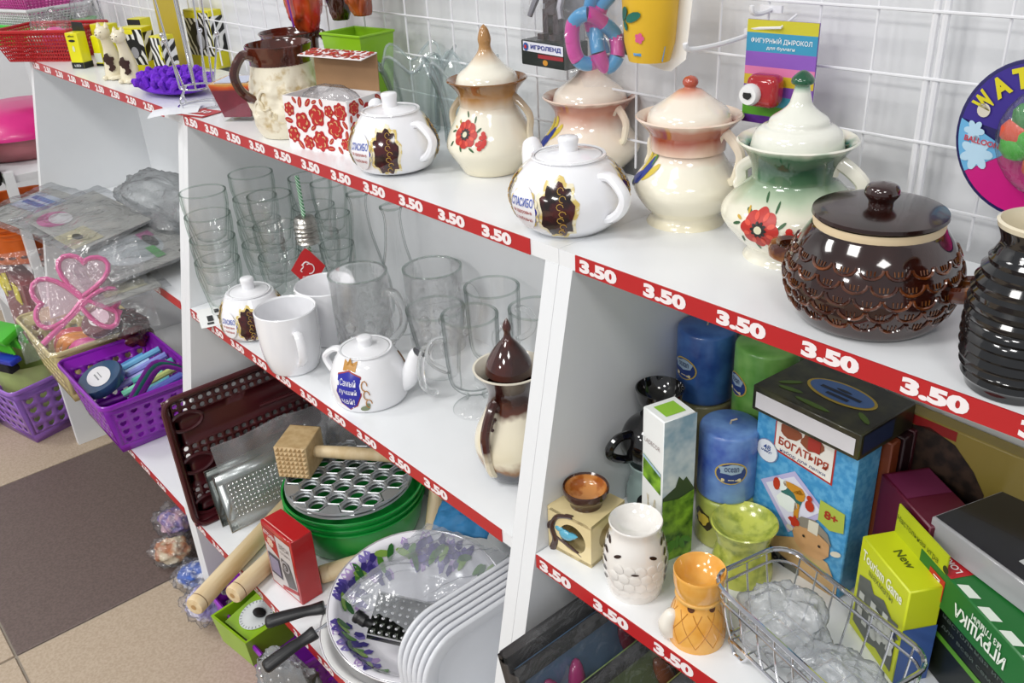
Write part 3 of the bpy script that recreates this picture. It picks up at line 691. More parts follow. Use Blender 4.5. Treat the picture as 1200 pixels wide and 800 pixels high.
def red_flowers(par, mf, w, h, seed, R=.0150):
    rnd = random.Random(seed); fl, go, lf = [], [], []; spots = []
    for k in range(900):
        R0 = R if k < 250 else R*.6 if k < 550 else R*.34
        x, y = rnd.uniform(-w/2+R0*.55, w/2-R0*.55), rnd.uniform(-h/2+R0*.55, h/2-R0*.55); r = min(R0*rnd.uniform(.85, 1), w/2-abs(x), h/2-abs(y))
        if r < R*.25 or any((x-a)**2+(y-b)**2 < (r+c)**2*.86 for a, b, c in spots): continue
        spots.append((x, y, r))
        if r > R*.5: fl.append(petal_ring(x, y, r, 5+k % 3, .25, rnd.random()*6, 5)); go.append(petal_ring(x, y, r*.7, 5, .35, rnd.random()*6, 4)); lf.append(petal_ring(x, y, r*.6, 5, .35, rnd.random()*6, 4)); go.append(circ(x, y, r*.2, 7))
        else: a_ = rnd.random()*6; fl.append(circ(x, y, r*1.2, 9, r*.6, a_)); go.append(circ(x, y, r*.9, 5, r*.09, a_))
    pr(par, 'flower_print', '#b62325', mf(1), fl); pr(par, 'gilt_print', '#d8a873', mf(2), go); pr(par, 'petal_print', '#bb2426', mf(3), lf)
FB = faces(w, dep, h); red_flowers(t, lambda k: plane((0, -dep/2-.0008, h/2), (1, 0, 0), (0, 0, 1), .0003*k), w, h, 3); red_flowers(t, lambda k: plane((w/2+.0008, 0, h/2), (0, 1, 0), (0, 0, 1), .0003*k), dep, h, 5)
red_flowers(fo, lambda k: plane(e+fl*q/2+Vector((0, 0, .0014)), (1, 0, 0), -fl, .0003*k), w, q, 9, .010)
o = bag('plastic_bag', 'crinkled clear bag stuffed in the open floral box', a+u*w/2+v*dep/2+Vector((0, 0, .012)), (w*.92, dep*.9, h*1.02), rz, FILM, 3, .10)
o['category'] = 'plastic bag'

# brown topped pitcher with cream relief
def pitcher(label, bx, ybot, rb, z0, pts, rim, cut, deg, relief, hz=(.9, .45), out=.02):
    p, by = px_base(bx, ybot, rb, z0); t = thing('ceramic_pitcher', label, 'pitcher', p, 0, 'brown topped pitchers')
    B = prof(p, bx, by, [(rb, by)]+pts); B[0] = (B[0][0], .0008); sp = sprof(B, 8); H = sp[-1][1]; S = Round(sp); R = sp[-1][0]
    zc = cut*H; lo = [q for q in sp if q[1] <= zc]+[(S.r(zc), zc)]; hi = [(S.r(zc)+.0006, zc)]+[q for q in sp if q[1] > zc]
    wob = (lambda a, z: 1+(.11*math.sin(min(1, max(0, (z/zc-.12)/.75))*PI)*(mnoise.noise(Vector((math.cos(a)*2.6, math.sin(a)*2.6, z*55)))+.5*mnoise.noise(Vector((math.cos(a)*6, math.sin(a)*6, z*130)))))) if relief else None
    m = mottled('#c4ad7e', '#eee6d0', 70, .4, (.30, .48), bump=.35, coat=.1)
    mb = MB(); up_ = []
    for i in range(len(lo)-1):
        up_.append(lo[i]); 
        if relief: up_.append(((lo[i][0]+lo[i+1][0])/2, (lo[i][1]+lo[i+1][1])/2))
    up_.append(lo[-1]); mb.shell([(lo[0][0]*.9, .0003)]+up_, 84, wob=wob).build('body', m, t, 60)
    BRN = mottled('#3b150b', '#542010', 30, .1, coat=.8)
    MB().shell(hi+[(R*.97, H+.001), (R*.93, H-.002), (R*.9, H-.03), (R*.88, zc*.6)], 56).build('rim_band', BRN, t)
    hm = MB(); add_ear(hm, S.r(hz[0]*H), hz[0]*H, S.r(hz[1]*H), hz[1]*H, facing(p, deg), out, .0062, lift=.004, n=6, flat=1.1); hm.build('handle', BRN, t)
    return t, p, S, H, zc
t, p, S, H, zc = pitcher('cream relief pitcher with glossy brown rim and handle, left of the floral box', 342, 163, 33, ZT, [(38, 145), (42, 125), (41, 105), (37, 85), (35, 72), (37, 62), (39, 51)], 39, .80, -62, True)
mb = MB()   # raised figure relief: arcs, blossoms and folds on the front
for k in range(9):
    mf = S.at(facing(p, -50+13*k), H*(.36+.10*math.sin(k*1.9)), -.0006); r = .008+.003*math.sin(k*2.3)
    mb.tube(catmull([mf(r*math.cos(q), r*1.2*math.sin(q)) for q in [i*.9+k for i in range(6)]], 3), .0022, 6)
mb.ball(S.at(facing(p, -66), H*.47, .001)(0, 0), .007, 10, (1, 1, .8))
mb.build('relief_figures', mottled('#dfd2b2', '#f0e9d6', 60, .4, coat=.1), t)
pitcher('brown rimmed pitcher standing behind the relief pitcher', 353, 136, 28, ZT, [(32, 118), (36, 95), (34, 72), (30, 56), (31, 46), (36, 37)], 34, .72, 75, False, (.93, .5), .012)

# layered gel candle in a square glass
p = on(286, 138, ZT)
t = thing('glass_candle', 'square flared glass candle of dark red and orange wax', 'candle', p, facing(p)+PI/2-.45)
k = mpp(p); w0, w1, h = 34*k, 58*k, up(272, 82, p)
def sq(mb, w0, z0, w1, z1):
    v = tub_ring(w0, w0, z0)+tub_ring(w1, w1, z1); return mb.add(v, [(0, 3, 2, 1), (4, 5, 6, 7)]+[(i, (i+1) % 4, 4+(i+1) % 4, 4+i) for i in range(4)])
def wd(z): return w0+(w1-w0)*z/h-.005
sq(MB(), wd(.006), .006, wd(h*.66), h*.66).build('wine_wax', mat('#7c2138', .3, var=.25, scale=30, coat=.4), t)
sq(MB(), wd(h*.66), h*.6605, wd(h*.80), h*.80).build('orange_wax', glaze([(h*.64, '#8a1f20'), (h*.74, '#d8591c'), (h*.80, '#e0a850')], .004), t)
mb = MB(); sq(mb, w0, 0, w1, h); mb.f.pop(1); mb.build('glass_cup', GLASS, t, 30)
MB().box((0, 0, h*.80+.0006), (wd(h*.8)*.8, wd(h*.8)*.8, .0006)).build('paper_insert', mat('#c8cfe4', .5), t)
# white price card lying over the shelf edge, red card under the rack
p = on(204, 131, ZT)
t = thing('price_card', 'white paper card lying over the shelf edge beside the 2.50 strip', 'card', p+Vector((0, 0, .002)), -.55)
MB().grid(lambda a, b: Vector((-.03+.06*a, -.035+.075*b, .002*math.sin(a*3)+(.0 if b > .3 else -.01*(.3-b)))), 8, 8).build('paper', mat('#e8eaee', .5), t)
p = on(234, 133, ZT)
t = thing('price_card', 'red and white price card under the chrome wire stand', 'card', p+Vector((.0, 0, .0012)), .3)
MB().box((0, 0, 0), (.06, .042, .0008)).build('paper', mat('#b82a2a', .4), t)
words(t, 'lettering', '#f1eaea', plane((0, 0, .0006), (1, 0, 0), (0, 1, 0)), [('2.50', 0, .004, .036, .013)]); pr(t, 'border_print', '#e9e2e2', plane((0, 0, .0005), (1, 0, 0), (0, 1, 0)), [rect(-.028, -.019, .028, -.013)])

# chrome wire stand with ball tipped rods
p = on(236, 124, ZT)
t = thing('wire_stand', 'chrome wire stand of tall ball-tipped rods on ring base', 'stand', p)
mb = MB(); R1, R2 = .034, .026
mb.tube([(R1*math.cos(a), R1*math.sin(a), .0022) for a in [2*PI*k/28 for k in range(28)]], .0016, 6, True)
mb.tube([(R2*math.cos(a), R2*math.sin(a), .030) for a in [2*PI*k/28 for k in range(28)]], .0014, 6, True)
for k in range(4):
    a = k*PI/2+.3; mb.tube(catmull([(R1*math.cos(a), R1*math.sin(a), .002), (R1*1.1*math.cos(a), R1*1.1*math.sin(a), .015), (R2*math.cos(a), R2*math.sin(a), .030)], 4), .0014, 6)
mb.build('ring_base', CHROME, t)
for k in range(9):
    a = 2*PI*k/9+.2; tall = k % 2 == 0; hh = .23 if tall else .105; sp_ = 1.5 if tall else 1.75
    r = MB().rod((R2*math.cos(a), R2*math.sin(a), .03), (R2*sp_*math.cos(a), R2*sp_*math.sin(a), hh), .0015, 6).build('rod', CHROME, t)
    MB().ball((R2*sp_*math.cos(a), R2*sp_*math.sin(a), hh+.002), .0042, 10).build('ball_tip', CHROME, r)

# purple chenille mitt
p = on(206, 108, ZT); rnd = random.Random(4)
t = thing('chenille_mitt', 'purple chenille dusting mitt lying on the shelf', 'mitt', p, .1); t.scale = (1.2, 1.2, 1.2)
PUR = mat('#6d22c4', .85, var=.18, scale=60, bump=.5, bscale=400)
MB().ball((0, 0, .011), .05, 18, (1.35, .85, .2)).build('pad', PUR, t)
mb = MB()
for k in range(150):
    a = rnd.uniform(0, 2*PI); q = math.sqrt(rnd.random()); x, y = .066*q*math.cos(a), .042*q*math.sin(a); z = .011+.009*math.sqrt(max(0, 1-q*q))
    d = Vector((rnd.uniform(-.6, .6)+x*9, rnd.uniform(-.6, .6)+y*9, rnd.uniform(.25, 1))).normalized()*rnd.uniform(.009, .016)
    c = Vector((x, y, max(z, .006))); e = c+d; e.z = max(e.z, .005); mb.tube([c, (c+e)/2+Vector((0, 0, .002)), e, e+d*.12], [.0036, .0042, .0038, .0012], 6)
o = mb.build('chenille_tufts', PUR, t); o['kind'] = 'stuff'

# zebra striped packs
ZEB = stripes('#0d0d0d', '#e9e9e6', 28, 9, .35, rot=(.3, .4, .5)); YEL = '#d8cf1c'
for (bx, yb, rz, w, h, lab, ring) in ((170, 86, .55, .052, .085, 'zebra striped yellow pack with black window beside ceramic cats', True), (199, 90, .25, .032, .074, 'narrow zebra striped yellow box in the middle of three', False),
                                      (228, 84, .2, .078, .105, 'large zebra striped pack with round window behind the chrome stand', True)):
    p = on(bx, yb, ZT); dp = .03
    if ring and w > .06: p = p+Vector((-.02, .045, 0))
    t, F = carton('zebra_pack', lab, 'package', p, rz, (w, dp, h), YEL, group='zebra striped packs')
    pr(t, 'zebra_print', ZEB, F['front'](1), [rect(-w/2+.001, -h*.28, w/2-.001, h*.46)], 1); pr(t, 'zebra_print', ZEB, F['right'](1), [rect(-dp/2, -h*.2, dp/2, h*.4)], 1)
    if ring:
        pr(t, 'window_print', '#17171a', F['front'](2), [circ(0, h*.06, w*.33, 20)]); pr(t, 'product_print', '#9a9aa0', F['front'](3), [circ(w*.04, -h*.02, w*.16, 12, w*.2)])
    pr(t, 'label_print', '#e6dd22', F['front'](2), [rect(w*.25, -h*.05, w*.42, h*.3)] if not ring else [rect(-w*.45, h*.36, w*.1, h*.46)])
# dull yellow hang card above the zebra packs
p = on(215, 60, ZT); p = Vector((p.x, -.024, ZT+.0))
t, F = carton('hang_card', 'mustard yellow backing card standing behind the zebra packs', 'card', Vector((on(222, 84, ZT).x-.04, -.055, ZT)), .15, (.085, .004, .155), '#b09a1a')
pr(t, 'slot_print', '#2a2a20', F['front'](1), [rect(-.012, .056, .012, .060), circ(0, .06, .005)])

# ceramic cats with brown swirls
def ceramic_cat(label, bx, yb, ytop, rz, flip):
    p = on(bx, yb, ZT); H = up(bx-6, ytop, p); k = H/.088
    t = thing('ceramic_cat', label, 'figurine', p, rz, 'slender ceramic cats'); t.scale = (k, k, k)
    CC = mat('#e6dcc0', .25, coat=.4, var=.05)
    path = catmull([(0, 0, 0), (0, .001, .012), (0, .003, .028), (0, .002, .045), (0, -.001, .060), (0, -.003, .070)], 4); n = len(path)
    rr = [.0165, .0165, .0162, .0160, .0158, .0155, .0152, .0148, .0143, .0136, .0128, .012, .0112, .0104, .0097, .0092, .0089, .0087, .0086, .0086, .0086][:n]
    mb = MB().tube(path, rr, 16, upv=(1, 0, 0)); mb.ball((0, -.006, .076), .0125, 16, (1, 1.05, .9)); mb.ball((0, -.017, .0735), .005, 10)
    for sx in (-1, 1):
        mb.lathe([(.0045, 0), (.003, .005), (0, .009)], 8, (sx*.0075, -.003, .084)); mb.ball((sx*.0075, -.013, .004), .006, 10, (1, 1.4, .7))
    mb.build('body', CC, t, 60)
    DK = mat('#3a2018', .3, var=.2); S = Round([(.0168, 0), (.0162, .02), (.0150, .04), (.011, .06)])
    pr(t, 'swirl_print', DK, lambda s_, q: S.at(-PI/2+.35, .034, .0008)(s_, q), [blob(0, 0, .008, 18, .3, 2, .009), blob(.004, -.014, .005, 14, .3, 5)], 3)
    mb = MB()
    for sx in (-1, 1): mb.tube([(sx*.003, -.0185+.001, .078), (sx*.0065, -.0165, .0785)], .0008, 5)
    mb.ball((0, -.0212, .0748), .0014, 8); mb.build('face_paint', DK, t)
    mb = MB().tube(catmull([(flip*.012, .010, .005), (flip*.020, .004, .006), (flip*.018, -.010, .005), (flip*.008, -.017, .005)], 4), .0038, 8); mb.build('tail', CC, t)
ceramic_cat('slender cream ceramic cat nearer the yellow boxes', 136, 92, 28, .55, 1)
ceramic_cat('slender cream ceramic cat nearer the purple mitt', 154, 96, 33, .55, 1)

# yellow boxes
p = on(98, 79, ZT); rz = .55
k = mpp(p); t, F = carton('lamp_box', 'slim bright yellow carton with black foot, right against the red basket', 'carton', p, rz, (.029, .026, .068), '#e3dc12', group='yellow lamp cartons')
BK = '#17181a'
pr(t, 'black_foot_print', BK, F['front'](1), [rect(-.0145, -.034, .0145, -.022)]); pr(t, 'black_foot_print', BK, F['right'](1), [rect(-.013, -.034, .013, -.022)]); pr(t, 'badge_print', BK, F['front'](1), [circ(0, .019, .008, 12, .0024)])
pr(t, 'bulb_print', '#d9dcc0', F['front'](1), [circ(0, .004, .0028, 10, .006)]); words(t, 'lettering', BK, F['front'](2), [('effect', 0, .028, .015, .0035)]); words(t, 'lettering', '#d8d8d8', F['front'](2), [('LED', 0, -.028, .015, .004)])
MB().add([(-.0145, .013, .068), (.0145, .013, .068), (.012, .012, .084), (-.009, .009, .086), (-.0145, .0115, .068), (.0145, .0115, .068), (.012, .0105, .084), (-.009, .0075, .086)], [(0, 1, 2, 3), (7, 6, 5, 4), (0, 4, 5, 1), (1, 5, 6, 2), (2, 6, 7, 3), (3, 7, 4, 0)]).build('top_flap', mat('#2a2a2c', .4), t)
p = on(119, 70, ZT)
t, F = carton('lamp_box', 'wide yellow carton with grey lens picture behind the ceramic cats', 'carton', p+Vector((-.03, .03, 0)), .45, (.05, .028, .066), '#d9d220', group='yellow lamp cartons')
pr(t, 'lens_print', '#9aa09c', F['front'](1), [circ(0, .012, .016, 20)]); pr(t, 'lens_print', '#4a5450', F['front'](2), [circ(.003, .012, .007, 14)]); pr(t, 'black_panel_print', BK, F['front'](1), [rect(-.006, -.030, .02, -.010)])
p = on(123, 76, ZT)
t, F = carton('lamp_box', 'narrow yellow carton with white and black foot beside the ceramic cats', 'carton', p, .5, (.018, .024, .058), '#e3dc12', group='yellow lamp cartons')
pr(t, 'white_panel_print', '#d8dcd8', F['front'](1), [rect(-.009, -.022, .009, -.004)]); pr(t, 'black_foot_print', BK, F['front'](1), [rect(-.009, -.029, .009, -.024)])
p = on(146, 72, ZT)
t, F = carton('lamp_box', 'yellow carton with black top peeking between the two ceramic cats', 'carton', p+Vector((-.035, .06, 0)), .4, (.036, .03, .075), '#d8d01c', group='yellow lamp cartons')
pr(t, 'black_top_print', BK, F['front'](1), [rect(-.018, .024, .018, .036)])

# perforated rectangular baskets
def bars_basket(name, label, p, rz, w0, d0, w1, d1, h, col, nx, ny, group=None, nrow=9):
    t = thing(name, label, 'basket', p, rz, group); m = mat(col, .35, var=.04, coat=.15)
    mb = MB(); mb.box((0, 0, .002), (w0, d0, .004))
    ring = lambda f, z: [(-(w0+(w1-w0)*f)/2, -(d0+(d1-d0)*f)/2, z), ((w0+(w1-w0)*f)/2, -(d0+(d1-d0)*f)/2, z), ((w0+(w1-w0)*f)/2, (d0+(d1-d0)*f)/2, z), (-(w0+(w1-w0)*f)/2, (d0+(d1-d0)*f)/2, z)]
    for k in range(nrow): f = k/(nrow-1); mb.tube(ring(f, h*f+.002), .0018, 4, True)
    a, b = ring(0, .002), ring(1, h)
    for i in range(4):
        n = nx if i % 2 == 0 else ny
        for k in range(n):
            q = k/n; mb.rod(Vector(a[i]).lerp(Vector(a[(i+1) % 4]), q), Vector(b[i]).lerp(Vector(b[(i+1) % 4]), q), .0018, 4)
    mb.build('lattice_wall', m, t)
    MB().tube(ring(1, h), .0035, 8, True).build('rim', m, t)
    return t
p = on(58, 70, ZT); p = p+Vector((-.02, .02, 0))
bars_basket('lattice_basket', 'red plastic lattice basket overhanging the far shelf corner', p, .62, .15, .10, .19, .135, .062, '#b3121a', 26, 18)
bag('plastic_bag', 'clear bag of pink sweets inside the red basket', p+Vector((.02, .0, .010)), (.09, .075, .085), .6, FILM, 11, .3)
o = MB().ball((0, 0, .03), .035, 16, (1.2, .8, .75)).build('soap_pouch', mat('#e0559a', .35, var=.2, scale=40), None, loc=p+Vector((.025, .005, .008))); tag(o, 'pink pouch lying inside the red basket', 'pouch')
o = MB().ball((0, 0, .024), .03, 14, (1.2, .9, .75)).build('soap_pouch', mottled('#d8d0b4', '#4a4038', 90, .4, (.45, .6)), None, loc=p+Vector((-.045, -.01, .01))); tag(o, 'speckled beige pouch lying inside the red basket', 'pouch')
# baskets further left: green, white and pink, on the neighbouring rack
for col, dz, lab in (('#2fbf2f', .0, 'green plastic basket, lowest of the stack behind the red basket'), ('#d9dedd', .036, 'white plastic basket stacked on the green one'), ('#c4509a', .072, 'pink plastic basket, topmost of the stack behind the red basket')):
    q = Vector((-1.98, -.10, .905+dz)); bars_basket('lattice_basket', lab, q, .3, .19, .13, .24, .17, .05, col, 24, 16, 'stacked plastic baskets')
# clear bags leaning on the wall behind the cartons
for bx, yb, w, h, sd in ((78, 60, .09, .12, 21), (110, 52, .08, .15, 22)):
    q = on(bx, yb, ZT); o = bag('plastic_bag', 'clear cellophane bag on the far shelf, behind the %s' % ('red basket' if sd == 21 else 'yellow cartons'), Vector((q.x+(.03 if sd == 22 else -.05), -.05, ZT)), (w*.8, .045, h), .3, FILM, sd, .25)
# ------------------------------------------------------------------ glassware and mugs on the middle shelf
def tumbler_mesh(rb, rt, h, th=.0022, waves=0):
    out = sprof([(rb*.9, .0003), (rb, .003), (rb*1.01, .012), (rt*.985, h*.72), (rt, h)], 4)
    inn = [(rt-th*.6, h+.0006), (rt-th, h-.002), (rt*.985-th, h*.72), (rb-th*1.2, .016), (rb*.6, .011), (0, .010)]
    wob = (lambda a, z: 1+.012*math.sin(a*10+z*260)*math.sin(min(1, z/h)*PI)) if waves else None
    return MB().lathe(out+inn, 40, wob=wob)
def rim_at(x, y, H, r):                           # foot of a vessel whose rim centre shows at pixel x, y
    p = on(x, y, ZM+H); p.z = ZM; p.x = min(max(p.x, -.838+r), -.038-r); p.y = min(p.y, -.020-r); return p
def stack(tx, ty, rt, Ht, n, where, waves=0):
    p = rim_at(tx, ty, Ht, .040); k = mpp(p+Vector((0, 0, Ht))); rb = rt*.72
    h = .088; step = (Ht-h)/(n-1) if n > 1 else 0
    me = tumbler_mesh(rb*k, rt*k, h, waves=waves).mesh('vessel', 60); me.materials.append(GLASSG)
    rm = MB().tube([((rt*k-.001)*math.cos(a), (rt*k-.001)*math.sin(a), h) for a in [2*PI*i/40 for i in range(40)]], .0012, 6, True).mesh('rim'); rm.materials.append(clear('tumbler_rim', '#f2f6f4', '#96a8a0', .08) if 'tumbler_rim' not in bpy.data.materials else bpy.data.materials['tumbler_rim'])
    for i in range(n):
        lab = ('clear glass tumbler, lowest of the stack ' if i == 0 else 'clear glass tumbler, topmost of the stack ' if i == n-1 else 'clear glass tumbler, %s up in the stack ' % {1: 'second', 2: 'third'}[i])+where
        t = thing('glass_tumbler', lab, 'tumbler', p+Vector((0, 0, i*step)), i*.3, 'stacked glass tumblers')
        for nm, m in (('vessel', me), ('rim', rm)):
            o = bpy.data.objects.new(nm, m); COL.objects.link(o); o.parent = t
stack(237, 224, 27, .20, 4, 'nearest the side panel')
stack(289, 201, 26, .205, 4, 'behind, second from the panel', 1)
stack(315, 228, 26, .187, 3, 'behind the small teapot')
stack(362, 207, 25, .185, 3, 'behind the bulb bottle', 1)
stack(384, 214, 21, .19, 3, 'beside the first carafe', 1)

# light bulb bottle with straw and red tag
p, by = px_base(374, 368, 13, ZM); k = mpp(p); X = lambda y: 374+(718-374)/(2462-by)*(y-by)
Z = lambda y: up(X(y), y, p)
t = thing('bulb_bottle', 'bulb shaped glass bottle with metal screw cap, green straw and red tag', 'bottle', p)
MB().shell(sprof([(.012, .0005), (.018, .004), (.022, .022), (.025, .044), (.022, .066), (.016, Z(287)-.004), (.0145, Z(283))], 5), 32).build('bulb', GLASS, t, 60)
z0, z1 = Z(284), Z(253); n = 26
MB().lathe([(.0165, z0)]+[(.0172+.0014*math.sin(i*2*PI/5.2), z0+(z1-z0)*.8*i/n) for i in range(n+1)]+[(.0150, z1-.002), (.012, z1), (0, z1+.001)], 28).build('screw_cap', mat('#b9b6b0', .25, 1, var=.1), t)
top = Vector((-.006, .002, Z(207)))
MB().tube([Vector((0, 0, .02)), Vector((0, 0, z1)), top], .0032, 10).build('straw', stripes('#1f8f4a', '#d9eee0', 120, 0, .35, axis='DIAGONAL'), t)
f = facing(p); fv = Vector((math.cos(f), math.sin(f), 0)); rv = Vector((-fv.y, fv.x, 0)); c = fv*.031+Vector((0, 0, Z(305)))+rv*-.006; hw, hh = 19*k, 24*k
mf = lambda e: plane(c, rv, (0, 0, 1), .0005*e)
MB().prism([(-hw, 0), (-hw*.25, -hh*.82), (0, -hh), (hw*.25, -hh*.82), (hw, 0), (hw*.25, hh*.82), (0, hh), (-hw*.25, hh*.82)], 'y', -.0004, .0004).build('hang_tag', mat('#c01e22', .45, var=.03), t, loc=c, rot=(0, 0, f+PI/2))
g = MB()
g.tube([mf(2)(hw*.08+hw*.26*math.cos(q), -hh*.02+hh*.25*math.sin(q)) for q in [-1.9+i*.4 for i in range(11)]], .0009, 5)
g.tube([mf(2)(hw*(-.35+.1*math.sin(i*1.2)), hh*(.12-.07*i)+hh*.1) for i in range(6)], .0009, 5); g.tube([mf(2)(-hw*.3+hw*.45*i/4, hh*(.2+.14*math.sin(i*.8))) for i in range(5)], .0011, 5); g.build('tag_emblem', mat('#f0e4e4', .5), t)
words(t, 'lettering', '#f0e4e4', mf(2), [('ДИВИНО', 0, -hh*.42, hw*.85, hh*.13)])
mb = MB().tube(catmull([c+Vector((0, 0, hh*.8)), c*.9+Vector((0, 0, hh*1.0+.006)), Vector((fv.x*.017, fv.y*.017, z0))], 5), .0005, 5); mb.build('tag_string', PAPER, t)

# glass carafes
def carafe(label, tx, ty, H, rm):
    p = rim_at(tx, ty, H, rm); t = thing('glass_carafe', label, 'carafe', p, 0, 'long-necked glass carafes')
    sp = sprof([(rm*.9, .0005), (rm, .006), (rm*.97, H*.25), (rm*.72, H*.45), (rm*.46, H*.66), (rm*.36, H*.82), (rm*.35, H*.93), (rm*.45, H)], 5)
    MB().shell([(rm*.8, .0004)]+sp+[(r-.0022, z) for r, z in reversed(sp)], 36).build('vessel', GLASS, t, 70)
    r, z = sp[-1]; MB().tube([((r-.001)*math.cos(a), (r-.001)*math.sin(a), z) for a in [2*PI*i/28 for i in range(28)]], .0018, 6, True).build('rim', bpy.data.materials['tumbler_rim'], t)
carafe('clear long-necked carafe at the back, nearer the tumblers', 418, 227, .195, .036)
carafe('clear long-necked carafe at the back, nearer the beer mugs', 458, 242, .19, .037)

# plain white mugs
def mug(label, bx, ybot, rb, ytop, rt, deg):
    p, by = px_base(bx, ybot, rb, ZM); H = up(bx+(718-bx)/(2462-by)*(ytop-by), ytop, p); k = mpp(p); a, b = rb*k, rt*k*.96
    t = thing('white_mug', label, 'mug', p, 0, 'plain white mugs')
    out = sprof([(a*.95, .0004), (a*1.05, .004), (b*.93, H*.28), (b*.99, H*.6), (b, H)], 5)
    MB().lathe(out+[(b-.0012, H+.0012), (b-.003, H-.001), (b*.99-.0035, H*.5), (b*.9-.003, H*.2), (a*.7, .008), (0, .006)], 48).build('cup', CER, t)
    S = Round(out); hm = MB(); pts, rr, fl = ear(S.r(H*.74), H*.74, S.r(H*.2), H*.2, facing(p, deg), .017, .0042, lift=.004)
    hm.tube(pts, .0036, 10, flat=1.7); hm.build('handle', CER, t)
mug('plain white mug at the shelf front between the two small teapots', 346, 441, 27, 361, 37, 12)
mug('plain white mug standing behind the front white mug', 390, 407, 27, 333, 36, 150)

# glass mugs
def loop_handle(t, S, H, ang, f1, f2, out, rad, flat=1.3):
    hm = MB(); pts, rr, fl = ear(S.r(H*f1), H*f1, S.r(H*f2), H*f2, ang, out, rad); hm.tube(pts, rad, 10, flat=flat)
    hm.build('handle', real_glass('glass_handle', '#ffffff', .9) if 'glass_handle' not in bpy.data.materials else bpy.data.materials['glass_handle'], t, 60)
THICK = real_glass('thick_glass', '#ffffff', .55, bump=.3, bscale=60)
def rim_of(t, r, z, w=.0016):
    MB().tube([((r-.001)*math.cos(a), (r-.001)*math.sin(a), z) for a in [2*PI*i/40 for i in range(40)]], w, 6, True).build('rim', bpy.data.materials['tumbler_rim'], t)
def beer_mug(label, tx, ty, H, rt, deg, dimples=True):
    p = rim_at(tx, ty, H, .042); b = rt*mpp(p+Vector((0, 0, H))); a = b*.92
    t = thing('glass_mug', label, 'glass mug', p, 0, 'clear glass mugs with handles')
    out = sprof([(a*.96, .0004), (a*1.02, .006), (a, H*.2), (b*.97, H*.7), (b, H)], 5)
    wob = (lambda q, z: 1+(.022*math.cos(q*9)*(1 if z < H*.62 else max(0, 1-(z-H*.62)/(H*.1))))) if dimples else None
    MB().lathe(out+[(b-.0012, H+.0008), (b-.003, H-.002), (b-.004, H*.6), (a*.86, H*.2), (a*.7, .016), (0, .014)], 72, wob=wob).build('vessel', THICK, t, 70)
    if dimples:
        mb = MB()
        for i in range(9):
            q = 2*PI*(i+.5)/9
            for j in range(3):
                z = H*(.14+.17*j); c = Vector((a*1.0*math.cos(q), a*1.0*math.sin(q), z)); mb.ball(c, a*.24, 10, (.35, 1, .95), Matrix.Rotation(q, 3, 'Z'))
        mb.build('moulded_panels', THICK, t, 70)
    rim_of(t, b, H); loop_handle(t, Round(out), H, facing(p, deg), .78, .18, .022, .0058)
beer_mug('thick glass beer mug with moulded panels behind the white mugs', 418.5, 319, .128, 35, 62)
beer_mug('thick glass beer mug standing behind the other glass mugs', 506, 313, .125, 35, 70)
IRISH = [(.86, 0), (.84, .02), (.7, .05), (.34, .09), (.26, .14), (.3, .19), (.66, .24), (.9, .34), (.97, .6), (1, 1)]
SQUARE = [(.66, 0), (.67, .1), (.66, .2), (.68, .3), (.74, .5), (.88, .75), (1, 1)]
def footed(label, tx, ty, H, rt, pts, deg, f1, f2, solid, nm='footed_glass_mug'):
    p = rim_at(tx, ty, H, .038); b = rt*mpp(p+Vector((0, 0, H))); t = thing(nm, label, 'glass mug', p, 0, 'tall coffee glasses with handles')
    sp = sprof([(r*b, z*H+.0004) for r, z in pts], 4); S = Round(sp); zin = solid*H
    inn = [(r-.0026, z) for r, z in reversed(sp) if z > zin]+[(S.r(zin)*.6, zin-.002), (0, zin-.004)]
    MB().lathe(sp+inn, 48).build('vessel', GLASS, t, 60); rim_of(t, b, H)
    loop_handle(t, S, H, facing(p, deg), f1, f2, .020, .0042, 1.2)
footed('footed coffee glass with round foot in front of the other glasses', 550, 369, .132, 34, IRISH, -78, .80, .46, .30)
footed('heavy glass mug with solid base behind the footed glass', 510, 361, .118, 35, SQUARE, -30, .64, .05, .2, 'glass_mug')
footed('footed coffee glass at the back between beer mug and side panel', 576, 336, .132, 33, IRISH, 66, .80, .46, .30)
footed('footed coffee glass half hidden by the divider panel', 628, 361, .132, 33, IRISH, -100, .80, .46, .30)

# brown and cream jar half behind the divider
p, by = px_base(604, 566, 24, ZM)
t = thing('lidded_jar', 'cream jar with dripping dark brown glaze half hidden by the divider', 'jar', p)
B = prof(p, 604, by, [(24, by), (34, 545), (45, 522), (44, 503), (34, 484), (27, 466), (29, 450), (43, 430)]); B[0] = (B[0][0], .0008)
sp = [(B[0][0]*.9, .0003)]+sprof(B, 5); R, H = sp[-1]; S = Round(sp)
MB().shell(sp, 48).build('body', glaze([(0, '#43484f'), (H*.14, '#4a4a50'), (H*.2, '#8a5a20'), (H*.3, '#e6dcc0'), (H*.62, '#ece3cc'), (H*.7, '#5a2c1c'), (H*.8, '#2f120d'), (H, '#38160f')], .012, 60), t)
MB().shell([(R, H-.0005), (R*1.01, H+.001), (R*.95, H+.001), (R*.75, H-.01), (R*.68, H-.02)], 48).build('rim', mat('#ece5d4', .15, coat=.5), t)
L = prof(p, 604, by, [(29, 430), (27, 424), (20, 412), (12, 402), (6, 396), (4, 390), (5.5, 384), (4, 378), (0, 372)]); L[0] = (L[0][0], H-.004)
ls = sprof(L, 4); ls[-1] = (0, ls[-1][1]); MB().shell(ls, 32).build('lid', mottled('#2c0f0b', '#45180f', 25, .08, coat=.9), t)
hm = MB(); add_ear(hm, S.r(.68*H), .70*H, S.r(.15*H), .13*H, facing(p, -40), .008, .0052, lift=.008, n=6); 
